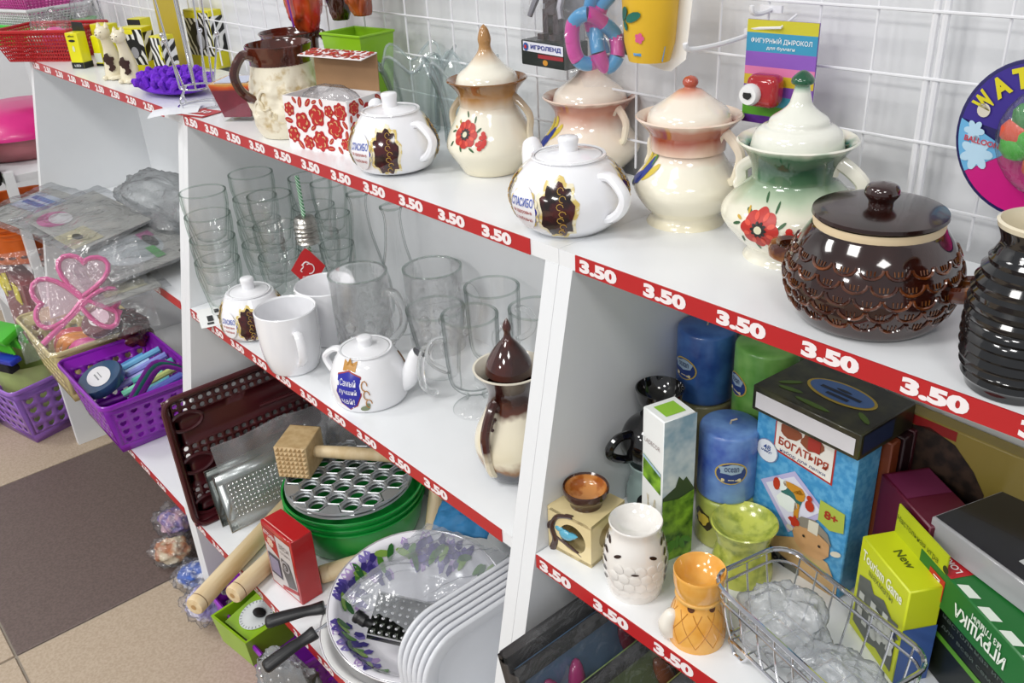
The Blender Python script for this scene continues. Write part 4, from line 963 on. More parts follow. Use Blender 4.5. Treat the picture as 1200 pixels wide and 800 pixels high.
a = facing(p, -40); d = Vector((math.cos(a), math.sin(a), 0)); hm.tube([d*(S.r(.66*H)+.004+.006*math.cos(q))+Vector((0, 0, .58*H+.006*math.sin(q))) for q in [i*.6 for i in range(10)]], [.003-.0001*i for i in range(10)], 6)
hm.build('handle', glaze([(0, '#e0d4b4'), (.3*H, '#d9ccb0'), (.42*H, '#4a1c12'), (H, '#2f120d')], .012, 80), t)

# small printed slip on the shelf by the side panel
p = on(250, 371, ZM); t = thing('price_slip', 'small white slip with black print beside the small teapot', 'paper slip', p+Vector((0, 0, .0005)), -.3)
MB().box((0, 0, 0), (.075, .045, .0006)).build('paper', PAPER, t); pr(t, 'print', '#2a2a2a', plane((0, 0, .0004), (1, 0, 0), (0, 1, 0)), [rect(-.026, .004, -.012, .011), rect(.0, .006, .016, .0085), rect(-.004, -.010, .018, -.001), rect(.022, -.012, .03, -.002)])
# ------------------------------------------------------------------ right unit, middle shelf: burners, candles, boxes
def turned(name, label, cat, bx, ybot, rb, pts, m, group=None, inner=None, seg=40, wob=None, z0=ZM, part='body', angle=50):
    p, by = px_base(bx, ybot, rb, z0); t = thing(name, label, cat, p, 0, group)
    B = prof(p, bx, by, [(rb, by)]+pts); B[0] = (B[0][0], .0008); sp = [(B[0][0]*.9, .0003)]+sprof(B, 5)
    R, H = sp[-1]; full = list(sp)
    if inner: full += [(R*.97, H+.001)]+[(R*f, H-dz) for f, dz in inner]
    MB().lathe(full, seg, wob=wob).build(part, m, t, angle); return t, p, Round(sp), H, R
# cube burner with bird
a, b = on(693, 665.7, ZM), on(642, 638, ZM); w = .054; u = (b-a).normalized(); rz = math.atan2(-u.y, -u.x); v = Vector((-u.y, u.x, 0)); v = -v if v.y < 0 else v
c0 = a+u*w/2+v*w/2; hC = .050
t = thing('aroma_burner', 'cream cube aroma burner with blue bird and brown bowl', 'aroma burner', c0, rz, 'aroma burners')
CRM = mat('#e2cf9c', .15, coat=.5, var=.03); DKB = mat('#3d1f14', .15, coat=.6, var=.15)
def holed_wall(mb, mf, w, h, hc, r, n=32):       # square wall with a round opening, mf(s, t)
    ring = [(hc[0]+r*math.cos(2*PI*k/n), hc[1]+r*math.sin(2*PI*k/n)) for k in range(n)]; out = []
    for x, y in ring:
        dx, dy = x-hc[0], y-hc[1]; k = min(((w/2-hc[0]*(1 if dx > 0 else -1))/abs(dx)) if abs(dx) > 1e-9 else 1e9, ((h/2-hc[1]*(1 if dy > 0 else -1))/abs(dy)) if abs(dy) > 1e-9 else 1e9)
        out.append((hc[0]+dx*k, hc[1]+dy*k))
    o = len(mb.v); mb.v += [mf(*q) for q in out]+[mf(*q) for q in ring]
    mb.f += [(o+k, o+(k+1) % n, o+n+(k+1) % n, o+n+k) for k in range(n)]
    return ring
mb = MB()
for (o, uu, hole) in (((0, -w/2, hC/2), (1, 0, 0), .016), ((w/2, 0, hC/2), (0, 1, 0), .014), ((0, w/2, hC/2), (-1, 0, 0), .014), ((-w/2, 0, hC/2), (0, -1, 0), .014)):
    holed_wall(mb, plane(o, uu, (0, 0, 1), 0), w, hC, (.004, -.001) if uu == (1, 0, 0) else (0, 0), hole)
    holed_wall(mb, plane(Vector(o)*.88+Vector((0, 0, hC/2*.12)), uu, (0, 0, 1), 0), w*.88, hC*.94, (.004, -.001) if uu == (1, 0, 0) else (0, 0), hole)
    n = 32; cc = (.004, -.001) if uu == (1, 0, 0) else (0, 0); m1 = plane(o, uu, (0, 0, 1), 0); m2 = plane(Vector(o)*.88+Vector((0, 0, hC/2*.12)), uu, (0, 0, 1), 0)
    mb.grid(lambda q, r_: (m1 if r_ < .5 else m2)(cc[0]+hole*math.cos(2*PI*q), cc[1]+hole*math.sin(2*PI*q)), 32, 2, True)
mb.box((0, 0, .002), (w, w, .004)); mb.box((0, 0, hC-.002), (w, w, .004)); mb.build('body', CRM, t)
rb = 27.5*mpp(c0+Vector((0, 0, hC)))
MB().shell(sprof([(rb*.7, hC), (rb*.74, hC+.006), (rb*.95, hC+.012), (rb, hC+.0195)], 4)+[(rb*.97, hC+.021), (rb*.88, hC+.019)], 36).build('bowl', DKB, t)
MB().shell(sprof([(rb*.89, hC+.0195), (rb*.75, hC+.012), (rb*.4, hC+.008), (0, hC+.007)], 4), 36).build('bowl_lining', mottled('#a35a1e', '#c98a4a', 60, .15, coat=.6), t)
fm = plane((0, -w/2, hC/2), (1, 0, 0), (0, 0, 1), -.0008)
mb = MB(); mb.tube(catmull([fm(-.022, -.025), fm(-.018, -.012), fm(-.022, .002), fm(-.016, .016), fm(-.006, .022), fm(.004, .025)], 4), [.0042-.0001*i for i in range(21)], 8)
mb.tube(catmull([fm(-.017, -.008), fm(-.004, -.012), fm(.010, -.016), fm(.019, -.020)], 4), [.0022-.00013*i for i in range(13)], 6); mb.tube(catmull([fm(-.018, .012), fm(-.026, .004), fm(-.0265, -.002)], 4), .002, 6); mb.build('branch_relief', DKB, t)
mb = MB(); mb.ball(fm(-.005, -.001), .0075, 12, (1.15, .45, .8)); mb.ball(fm(-.013, .003), .0045, 10, (1.3, .5, .8)); mb.lathe([(.004, 0), (.0025, .006), (0, .010)], 8, fm(.001, .0005), M=Matrix.Rotation(1.2, 3, 'Y')); mb.build('bird_relief', mat('#5aa9c4', .15, coat=.5), t)
# white owl burner
WC = mat('#ece8e2', .1, coat=.6, var=.02)
t, p, S, H, R = turned('aroma_burner', 'white ceramic owl-shaped aroma burner with dark wing feathers', 'aroma burner', 744, 705, 27, [(30, 688), (36, 668), (38, 650), (36, 634), (31.5, 622), (30.5, 616), (32, 609)], WC, 'aroma burners', [(.9, .001), (.8, .006), (.5, .011), (.0, .013)])
mb = MB()
for s_ in (-1, 1):
    for k in range(5):
        for j in range(2 if k < 4 else 1):
            mf = S.at(facing(p, s_*(66+16*j)), H*(.82-.13*k), .0006); mb.decal(mf, circ(0, 0, .0042, 10, .0019, s_*.7+.2*k), 1)
for s_ in (-1, 1): mb.decal(S.at(facing(p, s_*34), H*.70, .0006), circ(0, 0, .0042, 10, .0017, -s_*.5), 1)
mb.build('feather_paint', mat('#2b1a18', .2), t)
mb = MB(); rnd = random.Random(2)
for k in range(4):
    for j in range(5): mf = S.at(facing(p, -40+20*j+(10 if k % 2 else 0)), H*(.18+.12*k), 0); mb.ball(mf(0, 0), .0055, 10, (.13, 1, 1.05), Matrix.Rotation(facing(p, -40+20*j+(10 if k % 2 else 0)), 3, 'Z'))
mb.build('breast_feathers', WC, t); MB().decal(S.at(facing(p, 0), H*.52, .0015), circ(0, 0, .0035, 10, .0012), 1).build('beak_slot', mat('#3a2a26', .5), t)
# lime speckled burner, orange cat burner
SPK = mottled('#8c9a3a', '#c3c95a', 90, .2, (.3, .55), coat=.5, bump=.2)
t, p, S, H, R = turned('aroma_burner', 'lime green speckled aroma burner with wide bowl beside the wire basket', 'aroma burner', 868, 690, 34, [(36, 676), (36, 660), (33, 645), (30, 634), (33, 624), (39, 611)], SPK, 'aroma burners', [(.93, .001), (.8, .007), (.5, .013), (.0, .016)])
OC = mottled('#e09a34', '#eeb458', 60, .15, (.3, .7), coat=.5)
t, p, S, H, R = turned('aroma_burner', 'orange ceramic cat aroma burner with white tail tip', 'aroma burner', 816, 763, 29, [(32, 748), (33, 733), (31, 716), (26, 703), (24, 697), (27, 690), (30, 680), (31, 667)], OC, 'aroma burners', [(.9, .001), (.8, .007), (.45, .014), (.0, .016)])
mb = MB(); a = facing(p, -72)
mb.tube(catmull([S.at(a, H*.1, -.001)(.0, 0), S.at(a, H*.22, .002)(0, 0), S.at(a, H*.36, .001)(.001, 0), S.at(a, H*.44, -.002)(.002, 0)], 4), [.0085, .0085, .0085, .0085, .0085, .008, .0075, .007, .0065, .006, .005, .003, .001], 10); mb.build('tail_tip', mat('#ece6da', .2, coat=.4), t)
mb = MB()
for dg in (-18, 42): mb.decal(S.at(facing(p, dg), H*.60, .0006), circ(0, 0, .0032, 12), 1)
mb.build('vent_hole', mat('#5a2f14', .5), t)
mb = MB()
for k in range(10):
    for s_ in (1, -1): mb.tube([S.at(facing(p)+k*.63+s_*q*.09, H*(.08+.05*q), -.0002)(0, 0) for q in range(10)], .0006, 4)
mb.build('quilted_lines', mat('#c07f28', .2, coat=.4), t)
MB().tube([S.at(2*PI*k/24, H*.655, .0006)(0, 0) for k in range(24)], .0016, 6, True).build('collar_cord', mat('#e0b060', .3), t)
# black burner stacked on a pale blue one
PB = mat('#a9c0bd', .18, coat=.5, var=.06)
t, p, S, H, R = turned('aroma_burner', 'pale blue ceramic burner under the black one, behind the diffuser box', 'aroma burner', 761, 601, 24, [(26, 588), (27, 572), (24, 560), (22, 552), (25, 541)], PB, 'aroma burners', [(.88, .001), (.75, .008), (.5, .011), (0, .012)])
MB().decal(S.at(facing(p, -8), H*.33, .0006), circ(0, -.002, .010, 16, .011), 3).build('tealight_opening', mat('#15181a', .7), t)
BLK = mat('#0e0c0d', .08, coat=.8, var=.2); zb = ZM+H
pb = p+Vector((0, 0, H+.0004)); k = mpp(pb)
t = thing('aroma_burner', 'glossy black teapot-shaped burner with small cup on top', 'aroma burner', pb, 0, 'aroma burners'); t.scale = (1.15, 1.15, 1.15)
sp = sprof([(.012, .0003), (.019, .006), (.026, .018), (.027, .028), (.022, .040), (.012, .048), (.010, .051)], 4); MB().lathe(sp, 36).build('body', BLK, t)
MB().lathe(sprof([(.010, .050), (.012, .056), (.0185, .066), (.0215, .078)], 4)+[(.0203, .0785), (.0175, .070), (.010, .062), (0, .060)], 32, Vector((math.cos(facing(p, 90)), math.sin(facing(p, 90)), 0))*.007).build('cup', BLK, t)
hm = MB(); add_ear(hm, .025, .038, .025, .012, facing(p, -52), .020, .0040, n=6); hm.build('handle', BLK, t)
# pillar candles
def pillar(label, x, y, zb, r, h, cols, deg=0, lab=True, wick=True, sc=18):
    t = thing('pillar_candle', label, 'candle', (x, y, zb), 0, 'pillar candles')
    MB().lathe([(r*.93, .0003), (r*.98, .0015), (r, .004), (r, h-.004), (r*.97, h-.0015), (r*.9, h)], 40).build('wax', mottled(cols[0], cols[1], sc, .3, (.3, .7), coat=.2), t)
    if wick: MB().tube([(0, 0, h-.001), (.001, 0, h+.004), (.006, .002, h+.007)], .0009, 5).build('wick', mat('#b8a888', .7), t)
    S = Round([(r, 0), (r, h)])
    if lab:
        pr(t, 'sticker', '#c4a84e', S.at(facing((x, y), deg), h*.5, .0004), [circ(0, 0, .0155, 20, .0125)], 3); pr(t, 'sticker', '#2a3f7a', S.at(facing((x, y), deg), h*.5, .0007), [circ(0, .0, .0140, 20, .0112)], 3)
        pr(t, 'sticker', '#9ab0c4', S.at(facing((x, y), deg), h*.5, .001), [blob(0, .005, .012, 16, .2, 3, .0055)], 2); pr(t, 'sticker', '#d8c89a', S.at(facing((x, y), deg), h*.5, .001), [rect(-.009, -.009, .009, -.0055)], 1)
        words(t, 'lettering', '#2c3c66', S.at(facing((x, y), deg), h*.5, .0014), [('ocean', 0, .005, .013, .005)], 0)
    return t
P1 = on(847, 625, ZM); r1 = .0285
pillar('lime yellow pillar candle under the blue candle with sticker', P1.x, P1.y, ZM, r1, .056, ('#9aa84a', '#c2c46a'), -40, False, False)
pr_ = bpy.data.objects['pillar_candle']; pr(pr_, 'sticker', '#3a3020', Round([(r1, 0), (r1, .06)]).at(facing(P1, -45), .032, .0004), [blob(0, 0, .011, 18, .25, 4)], 2); pr(pr_, 'sticker', '#d8c04a', Round([(r1, 0), (r1, .06)]).at(facing(P1, -45), .032, .0008), [blob(0, .001, .007, 14, .3, 6)], 2)
pillar('blue marbled pillar candle with ocean sticker, beside the blue game box', P1.x, P1.y, ZM+.0565, r1, .075, ('#1c3a9a', '#7aa2d4'), 8, sc=30)
q = on(812, 527, ZM); q = Vector((.030, -.052, ZM))
pillar('olive beige pillar candle under the dark blue candle at the back', q.x, q.y, ZM, .030, .105, ('#7d7a55', '#a09a74'), 0, False, False)
pillar('dark blue pillar candle at the top of the back stack', q.x, q.y, ZM+.1055, .030, .080, ('#16357c', '#4a78b8'), -45, sc=30)
q = Vector((.098, -.045, ZM))
pillar('red pillar candle under the green candle at the back', q.x, q.y, ZM, .030, .105, ('#7a1414', '#9a2020'), 0, False, False)
pillar('green pillar candle stacked at the back beside the dark box', q.x, q.y, ZM+.1055, .031, .082, ('#468a2c', '#8abb66'), -60, sc=30)
# reed diffuser box
c = Vector((.083, -.172, ZM)); h = .161; w, d = .034, .036
t, F = carton('diffuser_box', 'tall white reed diffuser carton with green landscape photo', 'carton', c, math.radians(-14), (w, d, h), '#eef0ee')
pr(t, 'green_square_print', '#8fc23a', F['top'](1), [rect(-.010, -.011, .010, .011)])
GRN = mottled('#225216', '#93c43a', 60, .4, (.35, .65), coat=0, detail=6)
for nm, fw, f in (('right', d, F['right']), ('front', w, F['front'])):
    if nm == 'right':
        pr(t, 'sky_print', mottled('#86a6b8', '#e6ebea', 30, .4, (.35, .65), coat=0), f(1), [rect(-fw/2, -h*.08, fw/2, h*.5)]); pr(t, 'mountain_print', '#33482f', f(2), [[(-fw/2, -h*.02), (-fw*.1, h*.03), (0, h*.10), (fw*.14, h*.06), (fw*.24, h*.08), (fw/2, -h*.02), (fw/2, -h*.12), (-fw/2, -h*.12)]]); pr(t, 'field_print', GRN, f(3), [[(-fw/2, -h*.5), (fw/2, -h*.5), (fw/2, -h*.03), (0, -h*.06), (-fw/2, -h*.04)]])
        lv = [circ(-fw*.3+fw*.15*i, -h*(.38+.02*(i % 2)), .008, 8, .003, .5+.5*i) for i in range(5)]; pr(t, 'leaf_print', '#4f8f24', f(4), lv)
    else:
        words(t, 'lettering', '#9a8a8a', f(2), [('LADECOR', 0, h*.30, fw*.72, .0048)], 0); pr(t, 'field_print', GRN, f(1), [[(-fw*.42, h*.03), (fw*.42, -h*.01), (fw*.42, h*.14), (-fw*.42, h*.19)]]); pr(t, 'sky_print', '#a9c4d8', f(2), [[(-fw*.42, h*.17), (fw*.42, h*.12), (fw*.42, h*.14), (-fw*.42, h*.19)]])
        mb = MB()
        for x, l in ((-.006, .02), (-.002, .1), (.003, -.12), (.008, -.02)): mb.decal(f(2), [(x-.0004, -h*.33), (x+.0004, -h*.33), (x+.0004+l*.08, -h*.07), (x-.0004+l*.08, -h*.07)], 1)
        mb.build('reed_print', mat('#cdbf9c', .5), t); pr(t, 'field_print', GRN, f(1), [rect(-fw/2, -h*.5, fw/2, -h*.36)])
# chrome wire basket with cellophane bags
A, Bq = Vector((.188, -.243, 0)), Vector((.190, -.166, 0)); u = Vector((.975, -.22, 0)).normalized(); wv = (Bq-A); L = .158; hb = .072
v = Vector((-u.y, u.x, 0)); wd_ = .084
t = thing('wire_basket', 'chrome wire basket with rounded rim holding crumpled clear bags', 'wire basket', Vector((A.x, A.y, ZM)), math.atan2(u.y, u.x))
def rr_path(x0, y0, x1, y1, r, z, n=5):
    out = []
    for cx, cy, a0 in ((x1-r, y0+r, -PI/2), (x1-r, y1-r, 0), (x0+r, y1-r, PI/2), (x0+r, y0+r, PI)):
        out += [(cx+r*math.cos(a0+PI/2*k/n), cy+r*math.sin(a0+PI/2*k/n), z) for k in range(n+1)]
    return out
MB().tube(rr_path(0, 0, L, wd_, .02, hb), .0021, 8, True).build('top_rim', CHROME, t); MB().tube(rr_path(.001, .001, L-.001, wd_-.001, .02, hb-.012), .0013, 6, True).build('second_rim', CHROME, t)
MB().tube(rr_path(.014, .012, L-.014, wd_-.012, .008, .012), .0016, 6, True).build('bottom_ring', CHROME, t)
for i in range(7):
    x = .02+(L-.04)*i/6
    MB().tube(catmull([(x, 0, hb), (x, .004, hb*.6), (x, .012, .014), (x, .016, .012), (x, wd_-.016, .012), (x, wd_-.012, .014), (x, wd_-.004, hb*.6), (x, wd_, hb)], 3), .0009, 5).build('wire', CHROME, t)
for i in range(3):
    y = .02+(wd_-.04)*i/2
    MB().tube(catmull([(0, y, hb), (.004, y, hb*.6), (.013, y, .014), (.018, y, .0105), (L-.018, y, .0105), (L-.013, y, .014), (L-.004, y, hb*.6), (L, y, hb)], 3), .0009, 5).build('wire', CHROME, t)
for x in (.03, L-.03):
    for y in (.012, wd_-.012): MB().tube(catmull([(x-.012, y, .012), (x-.006, y, .002), (x, y, .0016), (x+.006, y, .002), (x+.012, y, .012)], 4), .0014, 6).build('foot', CHROME, t)
base = Vector((A.x, A.y, ZM))
q = base+u*.050+v*.039+Vector((0, 0, .014)); bag('plastic_bag', 'crumpled clear bag at the near left end of the wire basket', q, (.070, .058, .062), .3, FILM3, 31, .28)
q = base+u*.115+v*.036+Vector((0, 0, .014)); bag('plastic_bag', 'crumpled clear bag at the right end of the wire basket', q, (.072, .056, .046), .1, FILM3, 32, .28)
# blue game box with strongman, dark box on top, dark books beside it
a, b = Vector((.134, -.108, ZM)), Vector((.240, -.116, ZM)); u = (b-a).normalized(); v = Vector((-u.y, u.x, 0)); w = (b-a).length; d, h = .034, .158
t, F = carton('game_box', 'blue board game box with cartoon strongman and dish of food', 'game box', a+u*w/2+v*d/2, math.atan2(u.y, u.x), (w, d, h), mottled('#3d8fc4', '#5fa8d4', 160, .35, (.4, .6), coat=0))
f = F['front']
pr(t, 'title_panel_print', '#b33028', f(1), [[(-w*.30, h*.27), (w*.30, h*.23), (w*.30, h*.48), (-w*.30, h*.48)]]); pr(t, 'title_panel_print', '#e9e4dc', f(2), [[(-w*.285, h*.285), (w*.285, h*.245), (w*.285, h*.475), (-w*.285, h*.475)]])
words(t, 'lettering', '#a33a24', f(3), [('БОГАТЫРЯ', 0, h*.345, w*.50, .0085, -.05)], .03); pr(t, 'animal_print', '#8a4a30', f(3), [blob(-w*.14, h*.44, .011, 14, .15, 2, .008), blob(w*.08, h*.43, .012, 14, .15, 5, .008)]); pr(t, 'animal_print', '#a3322a', f(4), [rect(w*.04, h*.39, w*.16, h*.47)]); words(t, 'lettering', '#3a3f7a', f(3), [('набор для лепки', 0, h*.285, w*.46, .0045, -.05)], 0)
pr(t, 'badge_print', '#7a8ab0', f(2), [circ(-w*.36, h*.24, .0125, 20)]); pr(t, 'badge_print', '#dfe3e8', f(3), [circ(-w*.36, h*.24, .0115, 20)]); words(t, 'lettering', '#2c4a8a', f(4), [('48', -w*.36, h*.265, .008, .0055), ('минут', -w*.36, h*.235, .012, .003)], .01)
pr(t, 'dish_print', '#b9b4da', f(2), [[(-w*.40, h*.02), (-w*.06, h*.2), (w*.3, h*.03), (-w*.06, -h*.24)]]); pr(t, 'dish_print', '#dcdcec', f(3), [[(-w*.34, h*.02), (-w*.06, h*.165), (w*.24, h*.03), (-w*.06, -h*.19)]])
pr(t, 'figure_print', '#2f6a6a', f(4), [blob(-w*.06, h*.03, .013, 16, .15, 3)]); pr(t, 'figure_print', '#c88a2c', f(5), [blob(-w*.03, h*.09, .012, 14, .2, 4, .005), rect(-w*.02, -h*.10, w*.03, h*.0), blob(w*.02, h*.06, .006, 12, .2, 8)]); pr(t, 'figure_print', '#e6ecea', f(5), [blob(-w*.10, -h*.03, .011, 14, .15, 6, .009), blob(-w*.17, h*.07, .007, 12, .2, 7)]); pr(t, 'figure_print', '#b8321f', f(6), [circ(-w*.22, h*.06, .004, 10, .007), circ(w*.13, h*.03, .005, 10, .006), blob(w*.0, -h*.13, .006, 12, .3, 9), circ(w*.12, h*.08, .003)])
pr(t, 'age_flag_print', '#a9b84a', f(4), [[(w*.22, h*.11), (w*.46, h*.10), (w*.47, -h*.03), (w*.34, -h*.06), (w*.22, -h*.03)]]); words(t, 'lettering', '#a3321f', f(5), [('8+', w*.34, h*.035, .014, .009)], .04)
pr(t, 'strongman_print', '#c89a6a', f(4), [blob(w*.18, -h*.20, .020, 20, .06, 3, .018)]); pr(t, 'strongman_print', '#8a8478', f(5), [[(-w*.02, -h*.14), (w*.06, -h*.07), (w*.2, -h*.045), (w*.33, -h*.09), (w*.38, -h*.16), (w*.3, -h*.13), (w*.2, -h*.115), (w*.08, -h*.14)]]); pr(t, 'strongman_print', '#d8d2c0', f(6), [[(w*.14, -h*.06), (w*.24, -h*.05), (w*.24, -h*.14), (w*.14, -h*.14)], circ(w*.43, -h*.19, .006, 10, .003, .5), circ(-w*.04, -h*.19, .004, 10, .003)])
pr(t, 'strongman_print', '#2a2420', f(7), [circ(w*.11, -h*.19, .0015, 8), circ(w*.27, -h*.2, .0015, 8)]); pr(t, 'strongman_print', '#c2a070', f(3), [[(-w*.3, -h*.36), (w*.0, -h*.25), (w*.36, -h*.29), (w*.48, -h*.42), (w*.48, -h*.5), (-w*.3, -h*.5)]]); pr(t, 'ribbon_print', '#6a6a60', f(5), [[(-w*.48, -h*.36), (w*.1, -h*.46), (w*.1, -h*.5), (-w*.48, -h*.5)]]); words(t, 'lettering', '#1a1a2a', f(6), [('ЫЛЬЕ', -w*.22, -h*.445, w*.36, .011, -.18)], .05)
hg = .1585; c = Vector((.193, -.063, ZM+hg))
for i, (col, dd, dx) in enumerate((('#7a3a1f', .013, .001), ('#2a1418', .014, .003), ('#4a1a22', .013, .002))):
    q = a+u*(w/2+.004+dx)+v*(d+.008+i*.0155); tt, FF = carton('game_box', ('rust brown', 'near black', 'dark wine')[i]+' slim box standing behind the blue game box, '+('nearest it', 'second from it', 'third from it')[i], 'game box', q, math.atan2(u.y, u.x), (w+.006, dd, .1575), col, group='slim boxes behind the blue box')
# dark olive box lying on top
q = a+u*(w/2+.002)+v*(.030); w2, d2, h2 = w*1.05, .078, .026
t, F = carton('game_box', 'dark olive box with blue oval emblem lying on the blue game box', 'game box', Vector((q.x, q.y, ZM+.1584)), math.atan2(u.y, u.x), (w2, d2, h2), mottled('#1d1a10', '#3a3a20', 50, .3, (.4, .65)))
pr(t, 'white_panel', '#d9d6da', F['front'](1), [rect(-w2*.46, -h2*.34, w2*.46, h2*.28)]); pr(t, 'emblem_print', '#b59a3a', F['top'](1), [circ(.006, .004, .034, 28, .017)]); pr(t, 'emblem_print', '#4a6aa0', F['top'](2), [circ(.006, .004, .031, 28, .0145)]); pr(t, 'emblem_print', '#1d2436', F['top'](3), [rect(-.014, .001, .026, .005), rect(-.004, -.006, .018, -.002), circ(.006, .008, .008, 10, .002)]); pr(t, 'vine_print', '#4f6a24', F['top'](1), [circ(-.036, -.012, .011, 8, .003, .8), circ(-.028, -.022, .012, 8, .003, .2), circ(.042, -.016, .010, 8, .003, -.6), circ(.0, -.029, .018, 10, .003)]); pr(t, 'spine_print', '#1c2a4a', F['right'](1), [rect(-d2*.45, -h2*.3, d2*.1, h2*.4)])
# dinosaur book and pale card at the back
q = Vector((.300, -.040, ZM)); w, d, h = .12, .016, .172
t, F = carton('picture_book', 'book with snarling dinosaur head on olive gold cover', 'book', q, -.06, (w, d, h), '#8a7838'); f = F['front']
pr(t, 'dinosaur_print', mottled('#1c130f', '#3d2c22', 90, .5, (.4, .6), coat=0), f(1), [[(-w*.5, -h*.1), (-w*.5, h*.42), (-w*.3, h*.46), (-w*.1, h*.42), (w*.06, h*.32), (w*.16, h*.22), (w*.15, h*.14), (-w*.04, h*.10), (-w*.12, h*.02), (-w*.28, -h*.08)]], 4)
pr(t, 'teeth_print', '#cfc4a0', f(2), [[(-w*.04+.005*i, h*.125), (-w*.04+.005*i+.004, h*.125), (-w*.04+.005*i+.002, h*.095)] for i in range(5)]); pr(t, 'title_print', '#8a1c1c', f(1), [rect(-w*.48, h*.44, -w*.1, h*.495)])
q = Vector((.372, -.046, ZM))
t, F = carton('toy_card', 'pale lilac card with pink triangles at the back right', 'card', q, -.06, (.05, .006, .165), '#c4bcc8'); pr(t, 'triangle_print', '#c86ab0', F['front'](1), [[(-.015, .03), (.006, .04), (-.004, .058)], [(-.02, -.0), (.0, .006), (-.012, .022)], [(0, .008), (.016, .02), (.004, .03)]])
# maroon box, lime chess box
q = Vector((.290, -.086, ZM))
t, F = carton('toy_box', 'maroon carton behind the lime chess box', 'carton', q, math.radians(-32), (.075, .044, .128), '#5a1028'); pr(t, 'top_print', '#6e2448', F['top'](1), [rect(-.034, -.02, .0, .02)]); words(t, 'lettering', '#c8a0a8', F['left'](1), [('LOVE', 0, .03, .024, .006)])
a, b = Vector((.262, -.135, ZM)), Vector((.332, -.176, ZM)); u = (b-a).normalized(); v = Vector((-u.y, u.x, 0)); w = .070; d, h = .030, .098
t, F = carton('chess_box', 'lime yellow chess travel game carton with window of grey pieces', 'game box', a+u*w/2+v*d/2, math.atan2(u.y, u.x), (w, d, h), '#c6cf1e'); f = F['front']
MB().box((0, d/2-.001, h+.014), (w*.96, .0012, .029)).build('hang_flap', mat('#b4bf20', .4), t)
words(t, 'lettering', '#4f5a1c', plane((0, d/2-.0018, h+.014), (1, 0, 0), (0, 0, 1)), [('Настольная игра', -.004, .002, .056, .007)], 0); pr(t, 'hang_hole', '#20241a', plane((0, d/2-.0018, h+.014), (1, 0, 0), (0, 0, 1)), [circ(.034, .002, .0035, 14)])
words(t, 'lettering', '#f0f0d8', f(2), [('Tourism Game', 0, h*.36, w*.82, .0105)], .02); words(t, 'lettering', '#4f5a1c', F['top'](1), [('New', .0, .002, .022, .008)], .02); words(t, 'lettering', '#6a7420', f(2), [('шахматы', 0, h*.25, w*.5, .005)], 0)
win = [(-w*.42, h*.12), (-w*.2, h*.18), (-w*.1, h*.10), (w*.1, h*.16), (w*.28, h*.08), (w*.42, h*.1), (w*.42, -h*.42), (w*.1, -h*.38), (-w*.1, -h*.44), (-w*.42, -h*.40)]
pr(t, 'window_print', '#5c605c', f(1), [win]); mb = MB()
for i in range(5):
    for j in range(4):
        if (i+j) % 2 == 0: x, y = -w*.36+i*.0085, -h*.02-j*.008+i*.002; mb.decal(f(2), [(x, y), (x+.0075, y+.001), (x+.0075, y-.006), (x, y-.007)], 1)
for i in range(9): mb.decal(f(3), blob(w*(.02+.11*(i % 4)), -h*(.05+.11*(i//4))-.006*(i % 2), .0058, 12, .25, i), 1)
mb.build('pieces_print', mat('#c4c6c0', .5), t); pr(t, 'blue_side_print', '#3a5a9a', F['right'](1), [rect(-d/2, -h/2, d/2, h*.1)]); words(t, 'lettering', '#2f3a70', f(3), [('3+', w*.42, -h*.02, .008, .006)])
# boxes at the right: green toy box, black case on top, dark box under
q = Vector((.395, -.150, ZM))
def P3(x, y, z): return on(x, y, z)
zt = ZM+.098
t, F = carton('dark_box', 'black and green printed carton under the toy box at the lower right', 'carton', Vector((.400, -.130, ZM)), math.radians(-30), (.13, .075, .0755), '#141a16')
pr(t, 'green_band_print', '#5c9a2a', F['front'](1), [[(-.065, .002), (.065, .002), (.065, .008), (-.065, .007)]]); words(t, 'lettering', '#5a6660', F['front'](1), [('настольная игра', -.01, .026, .08, .005), ('для всей семьи', -.014, .017, .07, .005)], 0); pr(t, 'blue_end_print', '#2c4a80', F['left'](1), [rect(-.037, -.037, .037, .037)])
w, d, h = .150, .085, .034
t, F = carton('toy_box', 'green modelling toy carton with red corner label, upside-down lettering', 'toy box', Vector((.394, -.130, ZM+.0762)), math.radians(-30), (w, d, h), '#1c6a2c'); f = F['front']
pr(t, 'red_label_print', '#b81c26', f(1), [rect(-w*.40, -h*.30, -w*.27, h*.30)]); words(t, 'lettering', '#eee6e6', f(2), [('LORI', -w*.335, 0, .015, .0085, PI/2)], .03); words(t, 'lettering', '#e8efe4', f(2), [('ИГРУШКА', w*.02, -h*.06, .058, .011, PI)], .03); words(t, 'lettering', '#d8e4d4', f(2), [('из глины', w*.06, h*.22, .032, .006, PI)], .01)
pr(t, 'red_label_print', '#b81c26', F['top'](1), [rect(-w*.40, -d*.5, -w*.24, -d*.1)]); words(t, 'lettering', '#eee6e6', F['top'](2), [('LORI', -w*.32, -d*.38, .016, .006, PI)], .02); pr(t, 'white_stripe_print', '#dfe8dc', F['top'](1), [[(-w*.20+.024*i, -d*.49), (-w*.10+.024*i, -d*.49), (-w*.08+.024*i, -d*.40), (-w*.18+.024*i, -d*.40)] for i in range(4)]); pr(t, 'orange_figure_print', '#c8862c', f(2), [blob(w*.42, 0, .008, 14, .25, 3)])
w, d, h = .125, .085, .024
t, F = carton('plastic_case', 'black topped clear plastic case with barcode lying on the green toy box', 'case', Vector((.380, -.098, ZM+.1108)), math.radians(-18), (w, d, h), clear('case_plastic', '#f0f0f2', '#9a9aa0', .08, .1, milk=.45, milkcol=(.72, .72, .74)), part='clear_shell')
